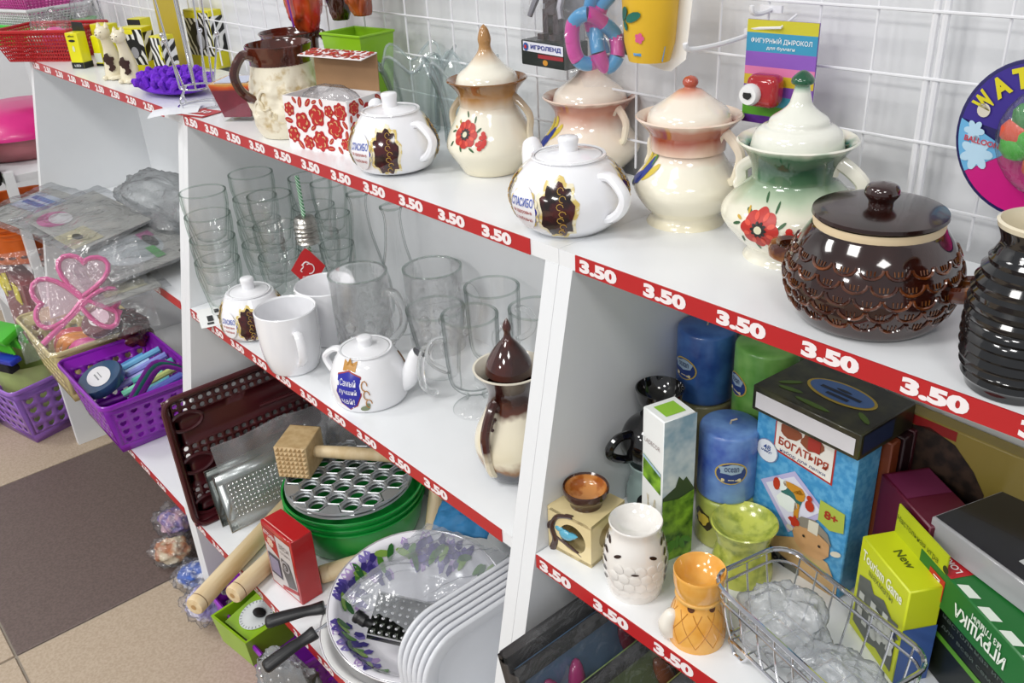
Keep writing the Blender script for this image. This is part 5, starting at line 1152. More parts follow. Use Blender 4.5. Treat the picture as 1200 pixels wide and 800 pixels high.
rbox((w*.95, d*.93, .019), .001, 1).build('dark_content', mat('#141317', .3, var=.3, scale=12, coat=.3), t, loc=(0, 0, .0052)); pr(t, 'dark_top_print', mat('#17161b', .2, var=.35, scale=14, coat=.4), F['top'](1), [rect(-w*.485, -d*.475, w*.485, d*.475)])
pr(t, 'barcode_sticker', '#b9bcbc', F['top'](2), [rect(w*.04, -d*.32, w*.36, d*.2)]); pr(t, 'barcode_print', '#2a2c2c', F['top'](3), [rect(w*.06+.0025*i, -d*.28, w*.06+.0025*i+.0012, -d*.16) for i in range(13)]+[rect(w*.06, d*.02+.005*i, w*.3, d*.02+.005*i+.0015) for i in range(3)])
# wrapped sets of bunny moulds leaning on the lower shelf
BUN = ('#b8327a', '#7a2038', '#8a4a2a')
for i, lab in enumerate(('slim dark package leaning against the divider on the lower shelf', 'wrapped set with pink rabbit moulds on the lower shelf', 'wrapped set with dark red rabbit moulds right of the pink one', 'wrapped set with brown rabbit moulds under the orange burner')):
    w, h = .215, .325-.008*i
    t = thing('mould_set', lab, 'package', (.112+.030*i+(.03 if i > 1 else 0)*(i-1), -.232, ZL+.001), PI/2, 'wrapped mould sets')
    tl = Matrix.Rotation(-.29-.05*i, 4, 'X')
    card = rbox((w, .004, h), .001, 1); card.v = [tl @ q for q in card.v]; card.build('backing_card', mat(('#2c2c2e', '#5f86ac', '#6a7a4c', '#8a8a4c')[i], .5, var=.25, scale=14), t)
    fr = MB()
    for c_, s_ in (((0, -.008, .005), (w+.008, .014, .008)), ((0, -.008, h-.004), (w+.008, .014, .008)), ((-w/2-.001, -.008, h/2), (.006, .014, h)), ((w/2+.001, -.008, h/2), (.006, .014, h))): fr.box(c_, s_)
    fr.v = [tl @ q for q in fr.v]; fr.build('tray_frame', mat('#2c2b2c', .35, var=.15), t)
    if i:
        for j, xx in enumerate((-.058, .048)):
            c = BUN[(i-1+j) % 3]
            for zz in (.75, .38):
                mb = MB()
                for e, lx, lz, sx, sz in ((0, -.013, .045, .0105, .030), (1, .013, .045, .0105, .030), (2, 0, 0, .030, .030)): mb.ball((xx+lx, -.008, h*zz+lz-.02), 1, 16, (sx, .008, sz), Matrix.Rotation((-.25 if e == 0 else .25 if e == 1 else 0), 3, 'Y'))
                mb.v = [tl @ q for q in mb.v]; mb.build('rabbit_mould', mat(c, .15, var=.25, scale=30, coat=.5), t)
        rnd = random.Random(i); mb = MB()
        for k in range(14): mb.decal(lambda s_, q: tl @ Vector((s_, -.0030, q+h*.5)), blob(rnd.uniform(-w*.4, w*.4), rnd.uniform(-h*.4, h*.4), .014, 12, .3, k), 1)
        mb.build('pattern_print', mat(('#8aa4b8', '#8a8a5a', '#a49a5a')[i-1], .6), t)
    mb = MB(); mb.grid(lambda a_, b_: tl @ (Vector((-w/2-.008+(w+.016)*a_, -.0175+.003*mnoise.noise(Vector((a_*6, b_*6, i))), .0+(h+.010)*b_))), 16, 16); mb.build('wrapping_film', FILM, t, 60)
# ------------------------------------------------------------------ lower shelf of the middle unit
def cell(mb, mf, x0, y0, x1, y1, rad, n=12):                  # panel cell with an opening rad(angle)
    cx, cy = (x0+x1)/2, (y0+y1)/2; w, h = (x1-x0)/2, (y1-y0)/2
    A = sorted([2*PI*k/n for k in range(n)]+[math.atan2(s*h, c*w) % (2*PI) for s in (-1, 1) for c in (-1, 1)]); m = len(A); o = len(mb.v)
    for a in A:
        c, s = math.cos(a), math.sin(a); k = min(w/abs(c) if abs(c) > 1e-9 else 1e9, h/abs(s) if abs(s) > 1e-9 else 1e9); mb.v.append(mf(cx+c*k, cy+s*k))
    for a in A: r = rad(a); mb.v.append(mf(cx+r*math.cos(a), cy+r*math.sin(a)))
    mb.f += [(o+k, o+(k+1) % m, o+m+(k+1) % m, o+m+k) for k in range(m)]
def quad(mb, mf, x0, y0, x1, y1): mb.add([mf(x0, y0), mf(x1, y0), mf(x1, y1), mf(x0, y1)], [(0, 1, 2, 3)])
def solid(o, th):
    bm = bmesh.new(); bm.from_mesh(o.data); bmesh.ops.remove_doubles(bm, verts=bm.verts, dist=2e-5); bmesh.ops.recalc_face_normals(bm, faces=bm.faces); bm.to_mesh(o.data); bm.free()
    o.data.polygons.foreach_set('use_smooth', [True]*len(o.data.polygons)); o.data.set_sharp_from_angle(angle=math.radians(30))
    md = o.modifiers.new('thickness', 'SOLIDIFY'); md.thickness = th; md.offset = 0; return o
def heart(R): return lambda a: R*(.82-.34*math.exp(-((a-PI/2)/.38)**2)+.30*math.exp(-((a-1.5*PI)/.45)**2)+.14*abs(math.cos(a)))
def heart_basket(name, label, p, rz, w0, d0, w1, d1, h, col, nx, ny, nz, group=None):
    t = thing(name, label, 'basket', p, rz, group); m = mat(col, .32, var=.03, coat=.2); mb = MB()
    a = [(-w0/2, -d0/2), (w0/2, -d0/2), (w0/2, d0/2), (-w0/2, d0/2)]; b = [(-w1/2, -d1/2), (w1/2, -d1/2), (w1/2, d1/2), (-w1/2, d1/2)]
    for i in range(4):
        j = (i+1) % 4; q = lambda s, t_: Vector((*(Vector(a[i]).lerp(Vector(a[j]), s)).lerp(Vector(b[i]).lerp(Vector(b[j]), s), t_), .002+(h-.002)*t_)); n = nx if i % 2 == 0 else ny
        L = (w0+w1)/2 if i % 2 == 0 else (d0+d1)/2
        mf = lambda s, t_: q(s/L, t_/h)
        quad(mb, mf, 0, 0, L, h*.14); quad(mb, mf, 0, h*.86, L, h); ch = h*.72/nz; cw = L*.88/n; quad(mb, mf, 0, h*.14, L*.06, h*.86); quad(mb, mf, L*.94, h*.14, L, h*.86)
        for x in range(n):
            for z in range(nz): cell(mb, mf, L*.06+x*cw, h*.14+z*ch, L*.06+(x+1)*cw, h*.14+(z+1)*ch, heart(min(cw, ch)*.30))
    solid(mb.build('wall', m, t), .0016)
    MB().box((0, 0, .002), (w0, d0, .003)).build('base', m, t)
    MB().tube(rr_path(-w1/2-.004, -d1/2-.004, w1/2+.004, d1/2+.004, .018, h), .0058, 8, True, flat=.6).build('rim', m, t)
    return t
# brown perforated drainer tray leaning on the divider
t = thing('drainer_tray', 'dark brown plastic tray with rows of round holes leaning on the divider', 'tray', (-.822, -.20, ZL+.002), 0, None, (0, -.075, 0))
Lt, Ht, md_ = .305, .245, mat('#4a181e', .28, var=.08, coat=.25); mb = MB()
def tray_mf(s, q): e = min(s, Lt-s, q, Ht-q); return Vector((.018-.012*min(1, max(0, (e-.006)/.010)), -.16+s, q))
NX, NY = 20, 18
for i in range(NX):
    for j in range(NY):
        x0, x1, y0, y1 = Lt*i/NX, Lt*(i+1)/NX, Ht*j/NY, Ht*(j+1)/NY
        if j % 6 in (3, 4) and 0 < i < NX-2: cell(mb, tray_mf, x0, y0, x1, y1, lambda a: .0044, 12)
        elif i in (0, NX-1) or j in (0, NY-1):
            for u in range(2):
                for v in range(2): quad(mb, tray_mf, x0+(x1-x0)*u/2, y0+(y1-y0)*v/2, x0+(x1-x0)*(u+1)/2, y0+(y1-y0)*(v+1)/2)
        else: quad(mb, tray_mf, x0, y0, x1, y1)
solid(mb.build('perforated_panel', md_, t, 40), .0018)
for k in range(3):
    zc = Ht*(k+.5)/3-.012; MB().tube([Vector((.0075, -.125+.028*math.cos(a), zc+.016*math.sin(a))) for a in [2*PI*i/28 for i in range(28)]], .0035, 6, True).build('finger_well_rim', md_, t)
rim = [Vector((.020, -.16+x, z)) for x, z, _ in rr_path(0, 0, Lt, Ht, .022, 0)]; MB().tube(rim, .0048, 8, True).build('rim', md_, t)
for k in (1, 2):
    MB().tube([Vector((.018, .0, Ht*(.25+.25*k)-.012)), Vector((.022, .07, Ht*(.25+.25*k)-.012))], .0035, 8).build('divider_rib', md_, t)
# flat graters in a clear sleeve
def flat_grater(label, x, y0, y1, h, lean, holes, col=STEEL, handle=False):
    t = thing('flat_grater', label, 'grater', (x, (y0+y1)/2, ZL+.001), 0, 'flat metal graters', (0, lean, 0)); L = y1-y0; mb = MB()
    mf = lambda s, q: Vector((0, s-L/2, q)); n, m = int(L*.8/.0075), int(h*.62/.0075)
    quad(mb, mf, 0, 0, L, h*.19); quad(mb, mf, 0, h*.81, L, h); quad(mb, mf, 0, h*.19, L*.08, h*.81); quad(mb, mf, L*.88, h*.19, L, h*.81); rough = MB()
    for i in range(n):
        for j in range(m):
            a, b, c, d = L*(.08+.8*i/n), h*(.19+.62*j/m), L*(.08+.8*(i+1)/n), h*(.19+.62*(j+1)/m)
            cell(mb, mf, a, b, c, d, lambda q: holes, 8); rough.tube([Vector((.0012, (a+c)/2-L/2+holes*.9*math.cos(q), (b+d)/2+holes*.9*math.sin(q))) for q in (0, 1.26, 2.5, 3.77, 5.0)], .0007, 4, True)
    solid(mb.build('plate', col, t), .0008); rough.build('grating_teeth', mat('#e2e2de', .2, 1), t)
    MB().tube([(0, -L/2, 0), (0, L/2, 0), (0, L/2, h), (0, -L/2, h)], .0014, 6, True).build('edge_bead', mat('#c9c9c4', .2, 1), t); return t
flat_grater('flat dark steel grater leaning beside the brown tray', -.775, -.325, -.13, .105, -.30, .0022, mat('#5c605e', .3, 1, var=.1))
flat_grater('flat steel grater in a clear sleeve next to the red box', -.748, -.320, -.12, .105, -.34, .0022)
t = thing('plastic_sleeve', 'clear plastic sleeve around the flat graters', 'plastic bag', (-.738, -.20, ZL+.001), 0, None, (0, -.34, 0))
MB().grid(lambda a, b: Vector((.004+.006*mnoise.noise(Vector((a*7, b*5, 1))), -.11+.25*a, .005+.155*b+.01*mnoise.noise(Vector((a*3, 2, 0))))), 26, 18).build('film', FILM2, t, 60)
# green bowls and dumpling mould
gc = Vector((-.612, -.147, ZL)); GRN2 = mat('#159a3c', .28, var=.06, coat=.3)
for i, lab in enumerate(('green plastic bowl, lowest of three nested under the dumpling mould', 'green plastic bowl, middle of three nested under the dumpling mould', 'green plastic bowl, uppermost of three nested under the dumpling mould')):
    t = thing('plastic_bowl', lab, 'bowl', gc+Vector((0, 0, i*.012+.0005)), 0, 'nested green bowls'); R = .120
    sp = sprof([(R*.78, 0), (R*.86, .008), (R*.93, .035), (R*.97, .068)], 4); MB().shell([(0, 0)]+sp+[(R*.995, .0685), (R*.995, .066), (R*.975, .066)], 56).build('shell', GRN2, t)
def mould(label, z):
    t = thing('dumpling_mould', label, 'mould', gc+Vector((-.004, -.004, z)), .2, 'aluminium dumpling moulds'); R = .106; AL = mat('#b4b8bb', .42, .75, var=.08); mb = MB(); ridge = MB(); r = .0190; cells = []
    for i in range(-4, 5):
        for j in range(-4, 5):
            x, y = r*1.732*(i+.5*(j % 2)), r*1.5*j
            if math.hypot(x, y) < R-.017: cells.append((x, y))
    for x, y in cells:
        n = 18; A = [2*PI*k/n+PI/6 for k in range(n)]; o = len(mb.v)
        hexr = lambda a: r*.866/math.cos(((a-PI/6+PI/6) % (PI/3))-PI/6)
        mb.v += [Vector((x+hexr(a)*math.cos(a), y+hexr(a)*math.sin(a), .004)) for a in A]; mb.v += [Vector((x+.0122*math.cos(a), y+.0122*math.sin(a), .001)) for a in A]
        mb.f += [(o+k, o+(k+1) % n, o+n+(k+1) % n, o+n+k) for k in range(n)]
        pts = [(x+r*math.cos(PI/6+PI/3*k), y+r*math.sin(PI/6+PI/3*k), .0045) for k in range(6)]; ridge.tube(pts, .0013, 4, True)
    solid(mb.build('honeycomb_plate', AL, t), .0012); ridge.build('cutting_edges', mat('#c4c6c8', .3, .8, var=.05), t)
    ro = MB(); N = 72
    lim = [max((math.hypot(x, y)+r*.9) if abs((math.atan2(y, x)-a+PI) % (2*PI)-PI) < .16 else R-.022 for x, y in cells) for a in [2*PI*k/N for k in range(N)]]
    ro.add([(min(lim[k], R-.002)*math.cos(2*PI*k/N), min(lim[k], R-.002)*math.sin(2*PI*k/N), .0038) for k in range(N)]+[(R*math.cos(2*PI*k/N), R*math.sin(2*PI*k/N), .003) for k in range(N)]+[(R*1.01*math.cos(2*PI*k/N), R*1.01*math.sin(2*PI*k/N), .000) for k in range(N)],
           [(k, (k+1) % N, N+(k+1) % N, N+k) for k in range(N)]+[(N+k, N+(k+1) % N, 2*N+(k+1) % N, 2*N+k) for k in range(N)]); ro.build('rim', AL, t)
mould('round aluminium dumpling mould, lower of the two on the green bowls', .0945); mould('round aluminium dumpling mould on top, under the wooden mallet', .1015)
# wooden meat mallet
WD = wood('#b99a6c', '#cbb083', 8, (1, 1, 1)); WL = wood('#d3b98c', '#e0cba4', 6, (1, 1, .1))
mz = ZL+.1075; rz = math.radians(38); hd = .060
t = thing('meat_mallet', 'wooden meat mallet with studded square head on the dumpling mould', 'mallet', (-.690, -.196, mz), rz)
rbox((hd*.95, hd*1.15, hd), .0015, 1).build('head', WD, t)
st = MB(); k = 7
for face in (-1, 1):
    for i in range(k):
        for j in range(k):
            x, z = hd*.9*((i+.5)/k-.5), hd*((j+.5)/k); s = hd/k*.46; y = face*hd*.575
            st.add([(x-s, y, z-s), (x+s, y, z-s), (x+s, y, z+s), (x-s, y, z+s), (x, y+face*.004, z)], [(0, 1, 4), (1, 2, 4), (2, 3, 4), (3, 0, 4)])
st.build('studs', WD, t, 20)
MB().tube([(hd*.45, 0, hd*.55), (hd*.6, 0, hd*.55), (.060, 0, hd*.56), (.085, 0, hd*.56), (.12, 0, hd*.57), (.19, 0, hd*.58)], [.0095, .0105, .0105, .0115, .0105, .012], 16).build('handle', WL, t)
# rolling pins
PIN = wood('#d6b98a', '#e6d2ac', 7, (1, 1, .12), .5)
def pin(label, a, b, r, band=True):
    a, b = Vector(a), Vector(b); d = b-a; L = d.length; t = thing('rolling_pin', label, 'rolling pin', a, 0, 'wooden rolling pins', d.to_track_quat('Z', 'Y').to_euler())
    MB().lathe([(r*.35, -.001), (r*.9, 0), (r, .003), (r, .012), (r*.97, .0125), (r, .013), (r, L-.004), (r*.85, L)], 28).build('roller', PIN, t)
    if band: MB().lathe([(r*1.003, .0118), (r*1.004, .0132)], 28).build('burnt_ring', mat('#6a4a34', .6), t)
    MB().lathe([(r*.3, -.0016), (r*.28, -.0014), (0, -.0014)], 16).build('end_grain', mat('#b58f5c', .6), t)
pin('long wooden rolling pin sticking out furthest over the shelf edge', (-.602, -.449, ZL+.0165), (-.742, -.195, ZL+.0165), .0155)
pin('wooden rolling pin between the long one and the red box', (-.584, -.394, ZL+.0165), (-.634, -.269, ZL+.0165), .0155)
pin('pale wooden rolling pin between red box and floral bowl', (-.528, -.272, ZL+.017), (-.487, -.142, ZL+.017), .0145, False)
pin('pale wooden rolling pin standing at the back by the green bowl', (-.478, -.090, ZL+.02), (-.522, -.036, ZL+.09), .012, False)
# red box with appliance picture
w, d, h = .085, .038, .122
t, F = carton('timer_box', 'glossy red carton with grey appliance photo beside rolling pins', 'carton', (-.548, -.303, ZL), math.radians(4), (w, d, h), mat('#b30f14', .2, var=.05, coat=.4)); f = F['front']
pr(t, 'white_panel_print', '#c9c2c0', f(1), [rect(-w*.46, -h*.46, w*.44, h*.42)]); pr(t, 'red_flash_print', '#a8141a', f(2), [[(-w*.46, h*.42), (-w*.05, h*.42), (-w*.02, h*.05), (-w*.22, h*.12), (-w*.46, h*.2)], [(-w*.1, -h*.40), (w*.44, -h*.30), (w*.44, -h*.36), (-w*.1, -h*.46)]])
words(t, 'lettering', '#e8dede', f(3), [('KITCHEN', -w*.24, h*.36, w*.36, .008, -.1)], .02); words(t, 'lettering', '#8a8284', f(3), [('весы', w*.22, h*.30, w*.32, .010), ('кухонные', w*.22, h*.2, w*.34, .006)], .0); pr(t, 'burst_print', '#d9b9a4', f(3), [petal_ring(-w*.25, h*.24, .010, 9, .35)])
pr(t, 'appliance_print', '#4a4654', f(3), [rect(-w*.42, -h*.30, -w*.04, h*.04)]); pr(t, 'appliance_print', '#8d86a0', f(4), [rect(-w*.38, -h*.26, -w*.08, h*.0)]); pr(t, 'appliance_print', '#5a5658', f(3), [[(w*.04, h*.1), (w*.3, h*.08), (w*.42, -h*.28), (w*.14, -h*.34), (w*.02, -h*.1)]]); pr(t, 'dial_print', '#a9a4a8', f(4), [circ(w*.17, -h*.0, .011, 20)]); pr(t, 'dial_print', '#4a4648', f(5), [circ(w*.17, -h*.0, .0075, 20)]); words(t, 'lettering', '#c8c4c8', f(6), [('8', w*.17, 0, .006, .009)], 0); pr(t, 'top_line_print', '#e6a8a0', F['top'](1), [rect(-w*.48, -d*.38, w*.48, -d*.34)])
# enamel bowls
def enamel_bowl(label, c, R, dep, tilt, az, base, flowers, seed):
    t = thing('enamel_bowl', label, 'bowl', c, 0, 'printed enamel bowls', (Matrix.Rotation(az, 3, 'Z') @ Matrix.Rotation(tilt, 3, 'Y')).to_euler())
    sp = sprof([(R*.60, 0), (R*.68, .004), (R*.86, dep*.45), (R*.97, dep*.9), (R*1.05, dep)], 5); inn = [(r-.0018, z+.0012) for r, z in reversed(sp)]
    MB().shell([(0, .0002)]+sp+inn+[(0, .0016)], 64).build('shell', mat(base, .15, coat=.5, var=.02), t)
    MB().tube([(R*1.052*math.cos(a), R*1.052*math.sin(a), dep+.0003) for a in [2*PI*k/64 for k in range(64)]], .0014, 6, True).build('rim', mat('#d9d6da', .2, .6), t)
    S = Round([(r-.0018, z+.0012) for r, z in sp])
    def inner(ang, z0, e):
        r0 = S.r(z0)
        def mf(u, v): a = ang-u/r0; z = z0+v; r = S.r(z)-e; return Vector((r*math.cos(a), r*math.sin(a), z+e))
        return mf
    rnd = random.Random(seed); groups = {}
    for k in range(flowers):
        a = 2*PI*k/flowers+rnd.uniform(-.06, .06); z0 = dep*.62; kind = k % 3
        if kind < 2:
            for q in range(34): x, y = rnd.gauss(0, .0125), rnd.gauss(0, .012); y = max(-dep*.38, min(dep*.3, y)); groups.setdefault(('#5a4a9e', '#8a7cc4', '#3c3080', '#b79ad0')[rnd.randrange(4)], []).append((a, z0, petal_ring(x, y, .0058, 5, .35, rnd.random()*6, 3)))
        for q in range(3): groups.setdefault(('#4f8a2a', '#8ab04a', '#2f6a2c')[q], []).append((a+.22, z0, circ(rnd.gauss(0, .008), rnd.gauss(0, .005), .012, 9, .005, rnd.random()*3)))
    for i, (col, L) in enumerate(groups.items()):
        mb = MB()
        for a, z0, q in L: mb.decal(inner(a, z0, .0004+.0002*i), q, 1)
        mb.build('blossom_print' if i else 'leaf_print', mat(col, .25, var=.1), t)
    return t, inner
az = facing((-.32, -.23)); 
t, inn = enamel_bowl('white enamel bowl with orange motifs, under the lilac-print bowl', Vector((-.325, -.245, ZL+.005)), .115, .045, .10, az, '#e8e8e6', 0, 1)
for dg, col in ((-60, '#b8762a'), (-35, '#a8341f'), (-85, '#3c7a70')):
    mb = MB(); mb.decal(lambda u, v: (lambda a, r: Vector((r*math.cos(a), r*math.sin(a), .036+v)))(math.radians(dg)-u/.115, .115*(.955+.10*(v/.045))+.0012), blob(0, 0, .008, 16, .2, int(dg) % 7), 2); mb.build('motif_print', mat(col, .3), t)
enamel_bowl('white enamel bowl with lilac blossom print holding the bagged grater', Vector((-.315, -.228, ZL+.041)), .119, .046, .22, az, '#eceaf0', 15, 3)
# black handled kitchen tools resting on the bowl rim
def tool(label, a, b, blade_dir):
    a, b = Vector(a), Vector(b); t = thing('kitchen_tool', label, 'kitchen tool', a, 0, 'black handled tools', (b-a).to_track_quat('Z', 'Y').to_euler()); L = (b-a).length
    pts = [(0, 0, 0), (0, 0, .006), (0, .001, L*.3), (0, .0015, L*.6), (0, 0, L*.85), (0, 0, L)]; MB().tube(catmull(pts, 3), [.006, .0085, .0105, .0115, .0115, .0112, .0110, .0106, .0100, .0096, .0092, .0096, .0105, .0112, .0118, .011][:16], 12, flat=.7).build('handle', BLACKP, t)
    MB().lathe([(.0035, -.0), (.0035, .003)], 12, (0, .0072, .012), M=Matrix.Rotation(PI/2, 3, 'X')).build('hanging_hole', mat('#050505', .8), t)
    MB().rod((0, 0, L), (0, 0, L+.07), .0022, 8).build('shank', CHROME, t)
tool('black-handled tool nearer the red box, lying over the shelf edge', on(311, 729, ZL+.052), on(380, 711, ZL+.060), 0)
tool('black-handled tool slanting down below the other one', on(309, 783, ZL+.030), on(370, 740, ZL+.050), 0)
# bagged grater with black handle inside the floral bowl
g = Vector((-.285, -.262, ZL+.078)); t = thing('box_grater', 'small grater with black handle in a clear bag in the floral bowl', 'grater', g, 0, None, (.35, .25, .75)); mb = MB(); mf = lambda s, q: Vector((s, q, .012)); L, h = .105, .062
for i in range(10):
    for j in range(6): cell(mb, mf, -L/2+L*i/10, -h/2+h*j/6, -L/2+L*(i+1)/10, -h/2+h*(j+1)/6, lambda a: .0022, 8)
for s in (-1, 1): quad(mb, lambda a, b: Vector((a, s*(h/2+.0005*b), .012-b)), -L/2, 0, L/2, .014)
solid(mb.build('plate', mat('#2c2f2a', .25, .9, var=.2), t), .0008); 
for s in (-1, 1): MB().rod((-L/2, s*h/2, .0125), (L/2, s*h/2, .0125), .0013, 6).build('edge_bead', mat('#e6e4e2', .15, 1), t)
rg = MB()
for i in range(10):
    for j in range(6): rg.ball((-L/2+L*(i+.5)/10, -h/2+h*(j+.5)/6, .013), .0013, 6)
rg.build('grating_teeth', mat('#e8e8e4', .2, 1), t)
MB().tube(catmull([(-L/2+.004, -.016, .010), (-L/2-.006, -.014, .010), (-L/2-.014, -.010, .008), (-L/2-.022, -.006, .007)], 4), [.006]*4+[.0085]*5+[.010]*3+[.006], 10).build('handle', BLACKP, t)
t = thing('plastic_bag', 'large clear bag spread over the floral bowl and grater', 'plastic bag', (-.33, -.18, ZL+.085))
c00, c10, c11, c01 = on(400, 700, .345), on(478, 742, .345), on(598, 648, .37), on(500, 612, .345); bo = Vector((-.33, -.18, ZL+.085))
MB().grid(lambda a, b: c00.lerp(c10, a).lerp(c01.lerp(c11, a), b)-bo+Vector((0, 0, .012*math.sin(a*PI)*math.sin(b*PI)+.014*mnoise.noise(Vector((a*2, b*3, 4)))+.010*abs(mnoise.noise(Vector((a*6-b*4, b*2, 2))))-.005*abs(mnoise.noise(Vector((a*5+b*6, b*3, 7)))))), 60, 80).build('film', clear('grey_bag', '#eceef0', '#9a9ea4', .10, .14, milk=.30, milkcol=(.55, .57, .6), bump=.35, bscale=25, bdist=.005), t, 70)
o = MB().grid(lambda a, b: Vector((-.045+.09*a, -.03+.06*b, .004+.016*math.sin(a*PI)*math.sin(b*PI)+.006*mnoise.noise(Vector((a*6, b*6, 9))))), 18, 14).build('sponge_cloth', mat('#2f7fb4', .6, var=.15), None, 60, Vector((-.385, -.085, ZL+.10)), (.2, 0, .6)); tag(o, 'blue cloth at the back under the clear bag', 'cloth'); solid(o, .004)
# white oval trays on edge
WT = mat('#e3e5ea', .3, var=.01, coat=.15)
for i in range(6):
    t = thing('serving_tray', 'white plastic tray on edge, %s from the divider' % ('nearest', 'second', 'third', 'fourth', 'fifth', 'farthest')[5-i], 'tray', (-.207+.0105*i, -.195, ZL), 0, 'white trays stacked on edge', (0, -.08, 0)); Lr, Hr = .27, .165
    out = rr_path(-Lr/2, 0, Lr/2, Hr, .062, 0, 10); inn = rr_path(-Lr/2+.018, .018, Lr/2-.018, Hr-.018, .05, 0, 10); n = len(out); mb = MB()
    rings = [[Vector((.006, y, z)) for y, z, _ in out], [Vector((.0075, y, z)) for y, z, _ in rr_path(-Lr/2+.004, .004, Lr/2-.004, Hr-.004, .06, 0, 10)], [Vector((.0045, y, z)) for y, z, _ in inn], [Vector((-.006, y, z)) for y, z, _ in rr_path(-Lr/2+.030, .030, Lr/2-.030, Hr-.030, .042, 0, 10)]]
    if i < 5: rings = rings[:3]
    mb.v = [q for r in rings for q in r]
    for k in range(len(rings)-1): mb.f += [(k*n+j, k*n+(j+1) % n, (k+1)*n+(j+1) % n, (k+1)*n+j) for j in range(n)]
    if i == 5: mb.f.append(tuple(3*n+j for j in range(n)))
    solid(mb.build('tray_body', WT, t, 30), .0035)
# on the floor below the shelf: purple basket, lime kitchen scale, colourful bags
heart_basket('heart_basket', 'purple plastic basket on the floor under the rolling pins', (-.615, -.292, 0), 0, .23, .14, .28, .185, .148, '#8a1fb0', 9, 6, 5, 'baskets with heart-shaped holes')
c = Vector((-.612, -.362, .150)); LM = mat('#8db81f', .3, coat=.25, var=.04)
t = thing('kitchen_scale', 'lime green kitchen scale with white dial in the purple basket', 'scale', c+Vector((0, 0, -.040)), math.radians(8))
mb = MB(); frustum(mb, .086, .080, .098, .094, .058, .004).build('tub_body', LM, t); MB().box((.006, .006, .040), (.076, .076, .028), Matrix.Rotation(.22, 3, 'X')).build('dial_housing', LM, t)
dl = plane(Vector((.006, .003, .0545)), (1, 0, 0), (0, .976, .218), .001); o = MB().decal(dl, circ(0, 0, .029, 28), 2).build('dial', mat('#d9dee0', .3), t); mb = MB()
for k in range(28): a = 2*PI*k/28; mb.decal(plane(Vector((.006, .003, .0545)), (1, 0, 0), (0, .976, .218), .0016), [(r_*math.cos(a+e), r_*math.sin(a+e)) for r_, e in ((.024, -.02), (.028, -.02), (.028, .02), (.024, .02))], 1)
mb.build('scale_marks', mat('#5a6068', .5), o); MB().ball(dl(.004, .004)+Vector((0, 0, .003)), .012, 14, (1.1, .8, .35)).build('knob', BLACKP, o)
for (x, y, z, s, c1, c2, lab, sd) in ((208, 622, .0, (.09, .07, .06), '#6a58a0', '#c09aa8', 'small clear bag with violet and pink contents on the floor by the divider', 41), (205, 655, .0, (.08, .07, .055), '#b06a3a', '#d8c8a8', 'small clear bag with orange contents on the floor by the divider', 42), (232, 682, .0, (.08, .08, .05), '#3a62b8', '#d8dce8', 'small clear bag with blue contents on the floor by the divider', 43), (243, 722, .02, (.08, .07, .07), '#9a94c8', '#d0ccdc', 'lilac bag between rolling pin and purple basket', 44)):
    q = on(x, y, z); q.z = z; t = thing('goods_bag', lab, 'plastic bag', q, sd, 'small bagged goods on the floor')
    bag('contents', '', (0, 0, .003), (s[0]*.8, s[1]*.8, s[2]*.8), 0, mottled(c1, c2, 45, .5, (.42, .58), coat=0), sd, .3, parent=t); bag('film', '', (0, 0, 0), s, 0, FILM, sd+50, .35, parent=t)
bx_ = on(372, 785, .16); t = thing('goods_bag', 'clear bag with metal grater hanging below the lower shelf edge', 'plastic bag', Vector((-.44, -.385, .06)), .4)
bag('film', '', (0, 0, .0), (.13, .05, .16), 0, FILM2, 61, .25, parent=t); mb = MB()
for i in range(6):
    for j in range(7): mb.ball((-.045+.018*i, -.012, .03+.016*j), .003, 6)
MB().box((0, 0, .08), (.10, .016, .12)).build('grater_body', mat('#6a6c6a', .3, 1), t); mb.build('grater_bosses', mat('#c8c8c8', .25, 1), t)
t = thing('plastic_bag', 'dark blue and brown filled bag at the back behind the mallet', 'plastic bag', (-.735, -.075, ZL)); bag('film', '', (0, 0, 0), (.11, .10, .19), 0, FILM2, 63, .25, parent=t); bag('contents', '', (0, 0, .005), (.08, .075, .16), 0, mottled('#1d2436', '#5a4a34', 25, .5, (.4, .6), coat=0), 64, .25, parent=t)
# ------------------------------------------------------------------ far unit: baskets and wrapped goods
heart_basket('heart_basket', 'purple basket with heart-shaped holes on the far low shelf', (-1.240, -.292, ZL+.001), 0, .20, .15, .265, .19, .122, '#8a1fb0', 8, 6, 4, 'baskets with heart-shaped holes')
heart_basket('heart_basket', 'cream basket with heart-shaped holes beside the purple one', (-1.522, -.296, ZL+.001), 0, .20, .15, .262, .19, .135, '#cdbd86', 8, 6, 4, 'baskets with heart-shaped holes')
# contents of the purple basket
q = Vector((-1.275, -.335, ZL+.088)); rnd = random.Random(12)
t = thing('tape_roll', 'wrapped blue ring with white round label in the purple basket', 'ribbon roll', q+Vector((0, 0, .006)), 0, None, (.35, .1, 0)); MB().lathe([(.020, 0), (.046, 0), (.048, .004), (.048, .016), (.046, .020), (.020, .020)], 40).build('roll', mat('#2a4a6e', .25, var=.15, coat=.4), t); pr(t, 'label_sticker', '#e2e2e4', plane((0, 0, .0202), (1, 0, 0), (0, 1, 0)), [circ(0, 0, .034, 24, .024)]); pr(t, 'label_print', '#8a8c90', plane((0, 0, .0206), (1, 0, 0), (0, 1, 0)), [rect(-.014, -.006, .012, -.003), rect(-.014, .002, .010, .004)])
cols = ('#4a8ccc', '#74b8e0', '#a8c8ec', '#8a94dc', '#a8a8e8', '#4fb4ac', '#78ccaa', '#c0cc78', '#4aa4b4', '#6a7ad0')
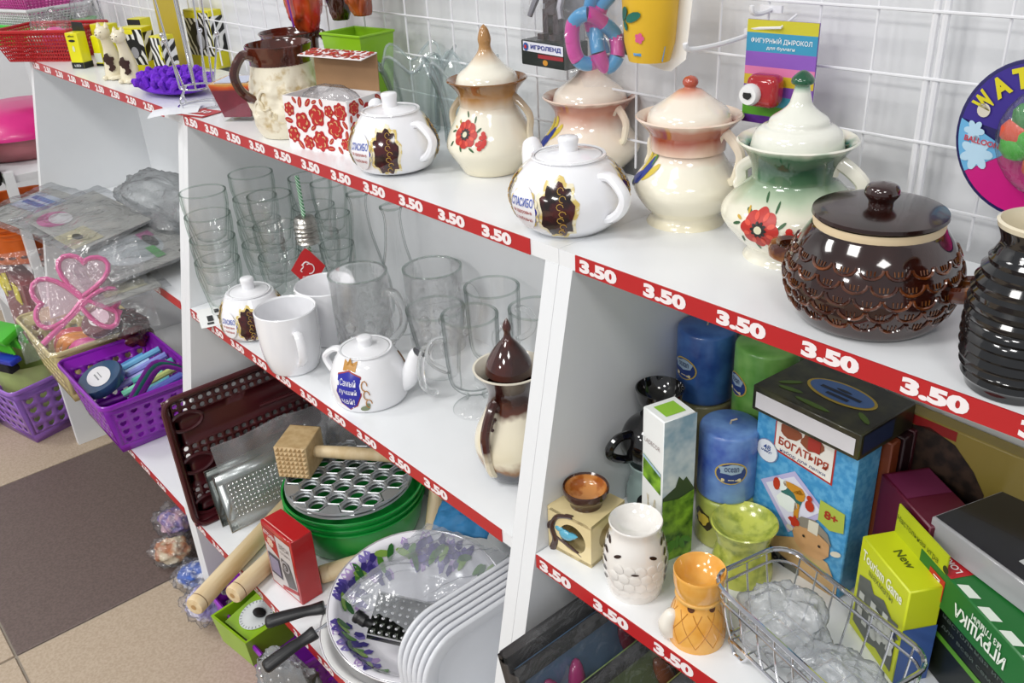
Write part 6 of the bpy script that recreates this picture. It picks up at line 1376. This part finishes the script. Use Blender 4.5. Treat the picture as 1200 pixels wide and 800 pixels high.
for k in range(10):
    o = MB().tube([(0, -.045, 0), (0, .045, .0)], .0075, 8).build('glue_stick', mat(cols[k], .3, var=.1, coat=.3), None, loc=(-1.325+.018*k, -.275+.03*(k % 2), ZL+.092+.010*(k % 2)), rot=(.3, 0, -.25)); tag(o, '%s tube in the purple basket' % ('deep blue', 'sky blue', 'pale blue', 'violet blue', 'lavender', 'teal', 'mint green', 'olive green', 'blue green', 'royal blue')[k], 'tube', 'coloured tubes in the purple basket')
for k, (x, c, lab) in enumerate(((-1.165, '#9a3ab0', 'glossy purple strap'), (-1.135, '#7a2a90', 'dark purple strap'), (-1.150, '#2f7a6a', 'dark teal strap'))):
    o = MB().tube(catmull([(x, -.34, ZL+.07), (x-.01, -.29, ZL+.12), (x-.005, -.25, ZL+.15), (x+.02, -.20, ZL+.12)], 5), .007, 6, flat=.3).build('hair_band', mat(c, .25, coat=.4), None); tag(o, lab+' standing in the purple basket', 'strap', 'straps in the purple basket')
# contents of the cream basket
for k, (dx, dy, c, lab) in enumerate(((-.06, -.05, '#c84a5a', 'coral pink'), (-.03, -.055, '#d8862a', 'orange'), (-.008, -.05, '#d07a24', 'amber orange'), (.02, -.045, '#d0388a', 'magenta'), (.045, -.04, '#d878a8', 'light pink'))):
    o = MB().tube(catmull([(-1.50+dx, -.30+dy, ZL+.05), (-1.497+dx, -.295+dy, ZL+.095), (-1.48+dx, -.26+dy, ZL+.115), (-1.46+dx, -.20, ZL+.08)], 5), .0105, 8, flat=.45).build('hair_band', mat(c, .3, coat=.4), None); tag(o, lab+' plastic band in the cream basket', 'band', 'bands in the cream basket')
o = bag('plastic_bag', 'dark red wrapped bundle on the cream basket', (-1.44, -.23, ZL+.085), (.15, .10, .08), .2, mottled('#3a1418', '#6a2228', 30, .25, (.4, .6), coat=.5), 71, .3); o['category'] = 'bundle'
t = thing('tape_roll', 'dark red ring with white oval label beside the bagged heart mould', 'ribbon roll', on(122, 378, .40)+Vector((0, 0, 0)), 0, None, (.5, .1, .2)); MB().lathe([(.016, 0), (.042, 0), (.044, .004), (.044, .014), (.042, .018), (.016, .018)], 36).build('roll', mat('#5a1020', .25, coat=.4), t); pr(t, 'label_sticker', '#dcd6d8', plane((0, 0, .0182), (1, 0, 0), (0, 1, 0)), [circ(0, 0, .030, 24, .021)])
# wrapped flat goods on the far middle shelf
PACKF = clear('pack_film', '#ecedef', '#9a9fa4', .10, .14, milk=.06, bump=1, bscale=14, bdist=.02)
def flat_pack(label, c, w, d, rz, tilt, things_, seed, group='flat wrapped goods on the far shelf'):
    t = thing('wrapped_pack', label, 'package', c, 0, group, (tilt[0], tilt[1], rz))
    MB().grid(lambda a, b: Vector((w*(a-.5), d*(b-.5), .010+.005*mnoise.noise(Vector((a*5, b*5, seed)))+.006*abs(mnoise.noise(Vector((a*11, b*8, seed))))-.008*max(abs(a-.5), abs(b-.5))*2)), 26, 20).build('film', PACKF, t, 60)
    rbox((w*.86, d*.8, .002), .0006, 1).build('card', mat('#b8b6ae', .5, var=.12), t)
    for i, (nm, col, pts) in enumerate(things_): pr(t, nm, col, plane((0, 0, .0022+.0003*i), (1, 0, 0), (0, 1, 0), .0006), [pts])
    return t
flat_pack('wrapped pack with blue printed label sticking out over the far shelf end', Vector((-1.46, -.30, ZM+.028)), .30, .19, .25, (.10, .05), [('label_print', '#cfd8ea', rect(-.12, -.02, .09, .05)), ('lettering_print', '#3a62b8', rect(-.11, .0, .03, .014)), ('lettering_print', '#4a78c8', rect(-.11, .022, .06, .036)), ('motif_print', '#c86a8a', circ(.07, .02, .014))], 1)
flat_pack('wrapped pack with pink plates on the far middle shelf', Vector((-1.30, -.275, ZM+.045)), .30, .19, .1, (.12, .03), [('plate_print', '#d85aa0', circ(-.06, -.04, .045, 20, .03)), ('plate_print', '#e8e4e4', circ(-.05, -.03, .035, 20, .02)), ('motif_print', '#c8bf98', rect(.03, -.08, .12, -.02)), ('motif_print', '#3a3a30', circ(.07, -.05, .018, 12, .008))], 2)
flat_pack('wrapped pack with round white plate and green ribbon on the far middle shelf', Vector((-1.10, -.255, ZM+.030)), .28, .20, -.05, (.10, -.02), [('plate_print', '#d9dcdc', circ(.0, -.01, .085, 28, .055)), ('plate_print', '#b9c0c0', circ(.0, .005, .065, 28, .04)), ('ribbon_print', '#c868a0', rect(-.07, .02, -.03, .045)), ('ribbon_print', '#4fb04f', rect(.02, .01, .09, .026)), ('motif_print', '#3a3a34', circ(-.01, .03, .04, 14, .01))], 3)
flat_pack('wrapped pack with cream card and dark heart at the shelf edge', Vector((-1.04, -.315, ZM+.010)), .24, .12, -.1, (.06, 0), [('card_print', '#cfc8a8', rect(-.09, -.04, .08, .03)), ('motif_print', '#3f3f34', circ(-.012, -.005, .016, 12, .010)), ('motif_print', '#45453a', circ(.012, -.005, .016, 12, .010))], 4)
t = thing('plastic_bag', 'big grey crumpled film heaped at the back of the far middle shelf', 'plastic bag', (-1.22, -.12, ZM)); bag('film', '', (0, 0, .0), (.46, .17, .10), 0, clear('grey_film', '#e8eaea', '#9a9ea0', .08, .22, milk=.20, milkcol=(.5, .51, .52), bump=1, bscale=12, bdist=.02), 81, .3, parent=t)
o = MB().box((0, 0, .001), (.07, .05, .002)).build('price_card', mat('#1f2022', .5), None, loc=(-.925, -.20, ZM+.065), rot=(.5, .1, .2)); tag(o, 'small black card leaning near the divider on the far shelf', 'card')
rbox((.03, .02, .05), .001, 1).build('card_prop', mat('#9a9c9c', .6), o, loc=(0, .02, -.045))
# bagged pink heart mould hanging over the shelf edge
c = aty(92, 348, -.395); f = facing(c); t = thing('heart_mould', 'pink heart-shaped baking mould in a clear bag over the shelf edge', 'baking mould', c, 0, None, (Matrix.Rotation(f+PI/2, 3, 'Z') @ Matrix.Rotation(-.5, 3, 'X')).to_euler())
k = mpp(c); PK = mat('#e05a9c', .3, var=.06, coat=.3)
def heart_loop(cx, cz, r, rot):
    pts = []
    for i in range(26):
        a = 2*PI*i/26; x = r*(.9*math.sin(a)**3*1.0); z = r*(.80*math.cos(a)-.28*math.cos(2*a)-.12*math.cos(3*a)); pts.append((cx+x*math.cos(rot)-z*math.sin(rot), 0, cz+x*math.sin(rot)+z*math.cos(rot)))
    return pts
for cx, cz, rot, r in ((-26*k, 0, 1.45, 32*k), (12*k, 26*k, -.3, 30*k), (22*k, -18*k, -1.9, 26*k)):
    P = heart_loop(cx, cz, r, rot); MB().tube(P, .0045, 8, True, flat=1.8).build('heart_wall', PK, t); MB().add([Vector(p) for p in P], [tuple(range(len(P)))]).build('heart_base', clear('pink_film', '#f6dbe6', '#e0a0bc', .06, .2, milk=.25, milkcol=(.85, .6, .68)), t)
MB().tube([(-50*k, -.002, -44*k), (8*k, -.002, -6*k), (40*k, -.002, -30*k)], .005, 8).build('handle_bar', PK, t)
MB().grid(lambda a, b: Vector(((-72+150*a)*k, -.010-.006*abs(mnoise.noise(Vector((a*7, b*6, 3)))), (-62+128*b)*k*(1-.12*a))), 24, 22).build('film_bag', FILM, t, 60)
# ------------------------------------------------------------------ rack left of the far unit
rk = thing('display_rack', 'low white display rack partly seen at the left edge', 'rack', (-2.02, -.17, 0))
for z in (.20, .44, .66): MB().box((0, 0, z), (.62, .30, .016)).build('board', SIDE, rk)
for x in (-.31, .31):
    for y in (-.14, .14): MB().box((x, y, .34), (.02, .02, .68)).build('post', SIDE, rk)
t = thing('plastic_bowl', 'magenta pink plastic bowl upside down on the rack', 'bowl', (-1.93, -.20, .669+.056)); MB().shell(sprof([(.16, 0), (.155, .015), (.13, .04), (.09, .058), (0, .064)], 4), 40).build('shell', mat('#d01c7c', .35, var=.05, coat=.2), t)
t = thing('plastic_bowl', 'dusty pink plastic bowl under the magenta one', 'bowl', (-1.95, -.20, .669)); MB().shell(sprof([(.13, 0), (.155, .02), (.165, .05), (.168, .054)], 4)+[(.160, .05), (.12, .01), (0, .008)], 40).build('shell', mat('#b06a70', .4), t)
o = bag('cloth_bag', 'black cloth bag hanging from the rack front', (-1.80, -.375, .63), (.20, .07, .12), .4, mat('#121214', .7), 91, .2); o['category'] = 'bag'
lf = thing('garland', 'bunch of bright green artificial leaves under the black bag', 'garland', (-1.80, -.36, .575)); rnd = random.Random(5)
for k in range(16):
    a, b, l = rnd.uniform(-1.2, 1.2), rnd.uniform(-.5, .6), rnd.uniform(.07, .12); d = Vector((math.sin(a)*1.2, -.4, b)).normalized(); n = d.cross(Vector((0, -.3, 1))).normalized(); o0 = Vector((rnd.uniform(-.1, .1), 0, rnd.uniform(.0, .06)))
    MB().add([o0, o0+d*l*.5+n*l*.16, o0+d*l, o0+d*l*.5-n*l*.16, o0+d*l*.5+Vector((0, 0, .006))], [(0, 1, 4), (1, 2, 4), (2, 3, 4), (3, 0, 4)]).build('leaf', mat(('#1f9a3a', '#2fbf3f', '#14602a')[k % 3], .5), lf)
# orange woven basket
t = thing('woven_basket', 'orange plastic basket with wavy bands on the rack', 'basket', (-1.86, -.270, .449)); OR = mat('#d8641a', .4, var=.05); 
wob = lambda a, z: 1+.012*math.sin(a*26)
MB().shell(sprof([(.115, 0), (.125, .01), (.14, .06), (.15, .10), (.155, .115)], 3)+[(.150, .113), (.135, .06), (.115, .006), (0, .005)], 96, wob=wob).build('wall', OR, t)
for k in range(5): MB().tube([((.128+.006*k)*math.cos(a)*1.01, (.128+.006*k)*math.sin(a)*1.01, .048+.014*k+.006*math.sin(a*5+k*.4)) for a in [2*PI*i/80 for i in range(80)]], .0035, 6, True).build('wavy_band', OR, t)
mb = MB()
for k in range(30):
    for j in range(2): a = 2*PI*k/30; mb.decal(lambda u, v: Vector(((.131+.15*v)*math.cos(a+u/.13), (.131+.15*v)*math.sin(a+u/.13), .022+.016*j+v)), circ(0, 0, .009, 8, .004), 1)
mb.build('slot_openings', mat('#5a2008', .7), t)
t, F = carton('tin_box', 'teal and yellow speckled box under the orange basket', 'box', (-1.88, -.215, .209), .0, (.30, .15, .10), mottled('#1f6a6a', '#b8a83a', 60, .4, (.45, .6)))
t, F = carton('storage_box', 'dark red box with yellow paper tags at the left edge', 'box', (-1.86, -.325, .209), .0, (.26, .05, .20), '#7a1420')
for k, (x, z) in enumerate(((-.03, .165), (.06, .160), (-.09, .14))): MB().box((x, -.028, z), (.05, .003, .045), Matrix.Rotation(.3*(k-1), 3, 'Y')).build('paper_tag', mat('#d8c81c', .5), t)
# brushes standing in a bucket, lilac heart basket on the floor
t = thing('lime_bucket', 'pale lime bucket standing in the lilac basket', 'bucket', (-1.83, -.36, .012)); MB().shell(sprof([(.070, 0), (.085, .10), (.095, .185)], 3)+[(.099, .19), (.093, .187), (.08, .09), (.06, .006), (0, .005)], 40).build('wall', mat('#b4c87a', .4), t)
heart_basket('heart_basket', 'lilac basket with heart-shaped holes on the floor at the left', (-1.835, -.375, .001), .25, .17, .15, .25, .22, .17, '#9a6ac8', 6, 5, 4, 'baskets with heart-shaped holes')
t = thing('scrub_brush', 'bright green scrubbing brush lying over the lilac basket', 'brush', (-1.80, -.425, .285), 0, None, (.35, -.12, .25)); rbox((.20, .06, .02), .006, 2).build('brush_back', mat('#3fae24', .4), t); BR = mat('#4fc02c', .6)
for i in range(14):
    for j in range(3): MB().tube([(-.09+.0138*i, -.02+.02*j, .0), (-.09+.0138*i, -.024+.02*j, -.030)], .0040, 5).build('bristle_tuft', BR, t)
t = thing('scrub_brush', 'blue handled brush under the green brush', 'brush', (-1.79, -.440, .225), 0, None, (.2, -.15, .25)); rbox((.20, .03, .014), .004, 2).build('brush_back', mat('#1c2fa8', .35), t); rbox((.12, .028, .03), .004, 1).build('bristles', mat('#101014', .8), t, loc=(0, 0, -.03))
t = thing('carrier_bag', 'blue and white bag on the floor at the far left edge', 'bag', (-1.98, -.50, .0)); bag('film', '', (0, 0, 0), (.16, .12, .12), 0, mottled('#1c3a8a', '#c8ccd4', 8, .4, (.48, .52)), 95, .2, parent=t)
# ------------------------------------------------------------------ goods hanging on the wire grid
def hook(z, x, L=.09):
    o = MB().tube(catmull([(0, 0, 0), (0, -L*.5, -.002), (0, -L*.93, .0), (0, -L, .006)], 4), .0022, 8); return o
def grid_hook(label, x, z, L=.10, yaw=0):
    t = thing('grid_hook', label, 'hook', (x, -.013, z), yaw, 'white wire hooks'); hook(z, x, L).build('prong', WIRE, t)
    MB().box((0, -.001, 0), (.022, .003, .006)).build('clip', WIRE, t)
p = aty(886, 38, -.013); grid_hook('empty white hook jutting from the grid left of the striped card', p.x, p.z, .105, .05)
q = aty(905, 10, -.013); grid_hook('white hook carrying the striped punch card', q.x, q.z, .03)
# red, brown and orange bags at the top
for (x, yb, w, d, c1, c2, lab, sd) in ((362, 36, .060, .05, '#b81c20', '#c85024', 'red and orange bagged item with purple stripe hanging at the top', 3), (402, 23, .040, .04, '#2c1410', '#4a241a', 'dark brown bagged item hanging beside the red one', 4), (424, 18, .038, .04, '#8a3410', '#b85a1e', 'rust orange bagged item, rightmost of the three hanging', 5)):
    p = aty(x, yb, -.06); h = .13
    t = thing('hanging_bag', lab, 'hanging bag', (p.x, -.062, p.z), 0, 'bagged goods hanging on the grid')
    bag('contents', '', (0, 0, 0), (w, d, h), 0, mottled(c1, c2, 14, .2, (.45, .55), coat=.8), sd, .16, parent=t)
    if sd == 3: MB().tube([(.012, -.0275, .01), (.012, -.031, .05), (.012, -.030, .12)], .003, 6, flat=.3).build('purple_stripe', mat('#6a1a8a', .3), t)
    MB().rod((0, .0, h*.95), (0, .048, h+.01), .001, 5).build('hanging_wire', WIRE, t)
# transparent box with robot figure
a = aty(620, 52, -.045); b = aty(672, 58, -.045); w = (b-a).length
h0 = aty(622, 0, -.045).z-aty(620, 72, -.045).z
t = thing('toy_pack', 'clear toy pack with grey robot figure and dark lettered base', 'toy', ((a.x+b.x)/2, -.040, aty(622, 73, -.045).z), 0)
rbox((w, .034, .026), .001, 1).build('base_card', mat('#15201f', .35), t); f = lambda e=1: plane((0, -.017, .013), (1, 0, 0), (0, 0, 1), .0005*e)
pr(t, 'logo_panel_print', '#dfe0ea', f(1), [[(-w*.44, .002), (w*.46, .001), (w*.46, .011), (-w*.44, .012)]]); words(t, 'lettering', '#1f2f8a', f(2), [('ИГРОЛЕНД', w*.08, .0065, w*.68, .0055)], .03); pr(t, 'logo_print', '#2a5aa0', f(2), [circ(-w*.37, .0065, .0042, 14)]); pr(t, 'logo_print', '#c8342c', f(3), [circ(-w*.37, .0065, .002, 10)]); pr(t, 'band_print', '#9a2430', f(1), [rect(-w*.1, -.004, w*.46, .0)]); pr(t, 'planet_print', '#c88a2c', f(1), [circ(w*.06, -.008, .004, 12, .003)])
MB().add([(-w/2, -.017, .026), (w/2, -.017, .026), (w/2, .017, .026), (-w/2, .017, .026), (-w*.44, -.014, .13), (w*.44, -.014, .13), (w*.44, .017, .13), (-w*.44, .017, .13)], [(0, 1, 5, 4), (1, 2, 6, 5), (3, 0, 4, 7)]).build('clear_cover', FILM, t); MB().box((0, .015, .075), (w*.9, .002, .10)).build('back_card', mat('#8a8c94', .4, var=.1), t)
RB = mat('#3a2a30', .35, .3, var=.3, scale=60, coat=.3); RG = mat('#8a8890', .35, .4, var=.2); mb = MB()
for c, s_ in (((0, 0, .075), (.018, .012, .024)), ((0, 0, .058), (.014, .010, .012)), ((-.008, 0, .042), (.008, .009, .03)), ((.008, 0, .042), (.008, .009, .03)), ((-.009, -.003, .03), (.010, .016, .006)), ((.009, -.003, .03), (.010, .016, .006)), ((0, 0, .094), (.010, .010, .012))): mb.box(c, s_)
mb.build('robot_body', RB, t); mb = MB()
for s_ in (-1, 1): mb.tube([(s_*.010, 0, .084), (s_*.018, -.004, .072), (s_*.020, -.010, .060), (s_*.024, -.012, .050)], [.0045, .004, .0035, .003], 6); mb.ball((s_*.0125, 0, .086), .0065, 10)
mb.build('robot_arms', RG, t)
# twisted pink and blue toy in a bag
c = aty(697, 40, -.085); t = thing('tangle_toy', 'pink and blue twisted loop toy in a clear hanging bag', 'toy', c, facing(c)+PI/2)
k = mpp(c); PKT, BLT = mat('#d0309c', .3, coat=.4, var=.04), mat('#3f9ad0', .3, coat=.4, var=.04)
path = catmull([(-26*k, 0, -8*k), (-24*k, 0, 14*k), (-8*k, -.006, 24*k), (10*k, 0, 12*k), (24*k, .006, -4*k), (26*k, 0, -26*k), (14*k, 0, -38*k), (4*k, -.004, -20*k), (2*k, .004, 6*k), (8*k, .004, 30*k), (18*k, 0, 44*k), (4*k, 0, 50*k), (-4*k, .006, 30*k), (-2*k, .008, 4*k), (10*k, .008, -24*k), (-6*k, .004, -34*k), (-20*k, 0, -28*k)], 6, True); n = len(path); seg = 17
for i in range(seg):
    a, b = i*n//seg, (i+1)*n//seg; pts = [path[j % n] for j in range(a, b+1)]; MB().tube(pts, .0072, 10).build('loop_segment', (PKT, BLT)[i % 2], t)
MB().grid(lambda a, b: Vector(((-36+72*a)*k, -.012-.003*abs(mnoise.noise(Vector((a*7, b*9, 3)))), (-50+120*b)*k*(1)))+Vector((0, 0, (-8*k if .3 < a < .9 else 4*k)*(1-b))), 20, 26).build('film_bag', FILM, t, 60)
MB().rod((0, 0, .10), (.01, .072, .10), .001, 5).build('hanging_wire', WIRE, t)
# yellow bucket card with butterfly
c = aty(762, 20, -.06); k = mpp(c); t = thing('toy_card', 'green and yellow butterfly bucket on a white card hanging at the top', 'toy', (c.x, -.055, c.z), .12)
MB().prism([(-.035, .06), (-.035, -.036), (.012, -.048), (.020, -.048), (.036, -.036), (.045, .06)], 'y', .0, .0012).build('white_card', PAPER, t); MB().prism([(-.038, .06), (-.030, -.036), (-.012, -.040), (-.012, .06)], 'y', -.003, -.0015).build('green_panel', mat('#2f6a2a', .4, var=.1), t)
mb = MB(); mb.lathe([(.018, -.037), (.022, -.02), (.027, .06)], 28, (.004, -.012, 0), ex=1.1); mb.build('bucket_body', mat('#e0b428', .4, var=.06), t)
B = Round([(.018, -.037), (.022, -.02), (.027, .06)]); bf = lambda z, dg, e: (lambda u, v: B.at(math.radians(-90+dg), z, .0006*e)(u, v)*1+Vector((.004, -.012, 0)))
pr(t, 'blue_band_print', '#5a9ad0', lambda u, v: bf(-.028, 0, 3)(u, v)+Vector((0, -.001, 0)), [rect(-.026, -.008, .026, .006)], 1); pr(t, 'flower_print', '#d85a8a', bf(.02, 20, 2), [petal_ring(.006, .006, .006, 5, .3), petal_ring(-.004, -.034, .005, 5, .3), petal_ring(.018, .012, .006, 5, .3)]); pr(t, 'butterfly_print', '#1f6a5a', bf(.0, -20, 3), [circ(-.006, .006, .008, 10, .0045, .9), circ(.006, .004, .009, 10, .004, .4), circ(-.004, -.004, .005, 8, .003, 2.2)])
MB().rod((0, .0, .055), (0, .04, .057), .001, 5).build('hanging_wire', WIRE, t)
# striped card with figured hole punch
a, b, c_ = aty(880, 30, -.04), aty(945, 40, -.04), aty(874, 150, -.04); w, h = .066, .088
c = aty(910, 88, -.04); t = thing('punch_card', 'striped card with red figured hole punch hanging on the grid', 'craft punch', (c.x, -.036, c.z), .10)
MB().box((0, 0, 0), (w, .0015, h)).build('card', mat('#7a4fa8', .4), t); f = lambda e: plane((0, -.00075, 0), (1, 0, 0), (0, 0, 1), .0004*e)
for i, (y0, y1, col) in enumerate(((.38, .5, '#c8c030'), (.20, .38, '#3a94b8'), (.06, .20, '#8a58b8'), (-.02, .06, '#d87aa8'), (-.12, -.02, '#c8b02c'), (-.22, -.12, '#7a4aa8'), (-.32, -.22, '#3f9ab0'), (-.42, -.32, '#58a02c'), (-.5, -.42, '#5a2a8a'))): pr(t, 'stripe_print', col, f(1), [[(-w/2, h*y0), (w/2, h*y0), (w/2, h*y1), (-w/2, h*y1)]])
words(t, 'lettering', '#e8eef0', f(2), [('ФИГУРНЫЙ ДЫРОКОЛ', 0, h*.31, w*.86, .006), ('для бумаги', .0, h*.24, w*.4, .0035)], .01)
RD = mat('#a81c24', .15, coat=.6, var=.08); rbox((.030, .020, .028), .007, 3).build('punch_body', RD, t, loc=(-.006, -.012, -.026)); MB().lathe([(.009, 0), (.0095, .004), (.008, .008), (0, .0085)], 20, M=Matrix.Rotation(PI/2, 3, 'X')).build('punch_button', mat('#e6e6e6', .3), t, loc=(-.013, -.021, -.014)); pr(t, 'figure_print', '#202020', plane((-.013, -.0297, -.014), (1, 0, 0), (0, 0, 1), .0004), [blob(0, 0, .0035, 10, .3, 2)])
MB().tube([(-.030, 0, .036), (0, -.004, .039), (.0, .022, .046)], .0012, 5).build('hanging_wire', WIRE, t)
# round water balloon card at the right
c = aty(1200, 165, -.055); k = mpp(c); R = .056; t = thing('balloon_card', 'round purple and pink card of water balloons with coloured balloon pouch', 'toy card', (c.x+.004, -.052, c.z), -.12)
MB().lathe([(R*.98, -.001), (R, -.0005), (R, .0005), (R*.98, .001)], 48, M=Matrix.Rotation(PI/2, 3, 'X')).build('card', mat('#1f1a5a', .35, var=.05), t); f = lambda e: plane((0, -.001, 0), (1, 0, 0), (0, 0, 1), .0004*e)
half = lambda a0, a1, r, n=16: [(r*math.cos(a0+(a1-a0)*i/n), r*math.sin(a0+(a1-a0)*i/n)) for i in range(n+1)]
pr(t, 'purple_print', '#3a2a8a', f(1), [half(.5, 3.0, R*.95)+[(0, 0)]]); pr(t, 'pink_print', '#c8187c', f(1), [half(3.75, 6.0, R*.95)+[(0, 0)]]); pr(t, 'sky_print', '#6ab0dc', f(2), [half(3.0, 3.75, R*.95)+[(-.012, -.01)]]); pr(t, 'splash_print', '#b8d8ec', f(3), [petal_ring(-R*.66, -R*.28, .013, 7, .4), petal_ring(-R*.74, .0, .008, 6, .4)])
for i, ch in enumerate('WATER'): a = 2.62-.36*i; words(t, 'lettering', '#d8cc20', f(4), [(ch, R*.78*math.cos(a), R*.78*math.sin(a), .0125, .0145, a-PI/2)], .05)
words(t, 'lettering', '#c83a4a', f(5), [('BALLOONS', -R*.58, -R*.12, .030, .0042, -.08)], .02); pr(t, 'dot_print', '#d8d0c0', f(4), [circ(-R*.66, R*.28, .005, 14)])
cols = ('#e05a28', '#3fb02c', '#d8c83a', '#e0502a', '#2c8a3a', '#d83a6a'); rnd = random.Random(6)
for i in range(11):
    a = rnd.uniform(0, 6.28); r = .026*math.sqrt(rnd.random()); MB().ball((.016+r*math.cos(a), -.010, .002+r*math.sin(a)), .0115, 10, (1.1, .6, .9)).build('balloon', mat(cols[i % 6], .3, coat=.3), t)
MB().ball((.016, -.002, .002), .040, 24, (1, .5, 1)).build('clear_dome', FILM, t)
MB().rod((0, 0, R*.9), (0, .036, R*.95), .001, 5).build('hanging_wire', WIRE, t)
# relief, prints and teeth too small to pick apart singly
for o in list(bpy.data.objects):
    if o.parent is not None and o.name.split('.')[0] in ('scale_relief', 'scale_ribs', 'gilt_scroll_print', 'grating_teeth', 'studs', 'cutting_edges', 'honeycomb_plate', 'moulded_panels', 'breast_feathers', 'feather_paint', 'quilted_lines', 'blossom_print', 'leaf_print', 'grater_bosses', 'scale_marks', 'slot_openings', 'pattern_print', 'pieces_print', 'relief_figures', 'lattice_wall', 'lettering', 'scroll_print', 'reed_print', 'tag_emblem', 'teeth_print') and o.type == 'MESH':
        o['kind'] = 'stuff'
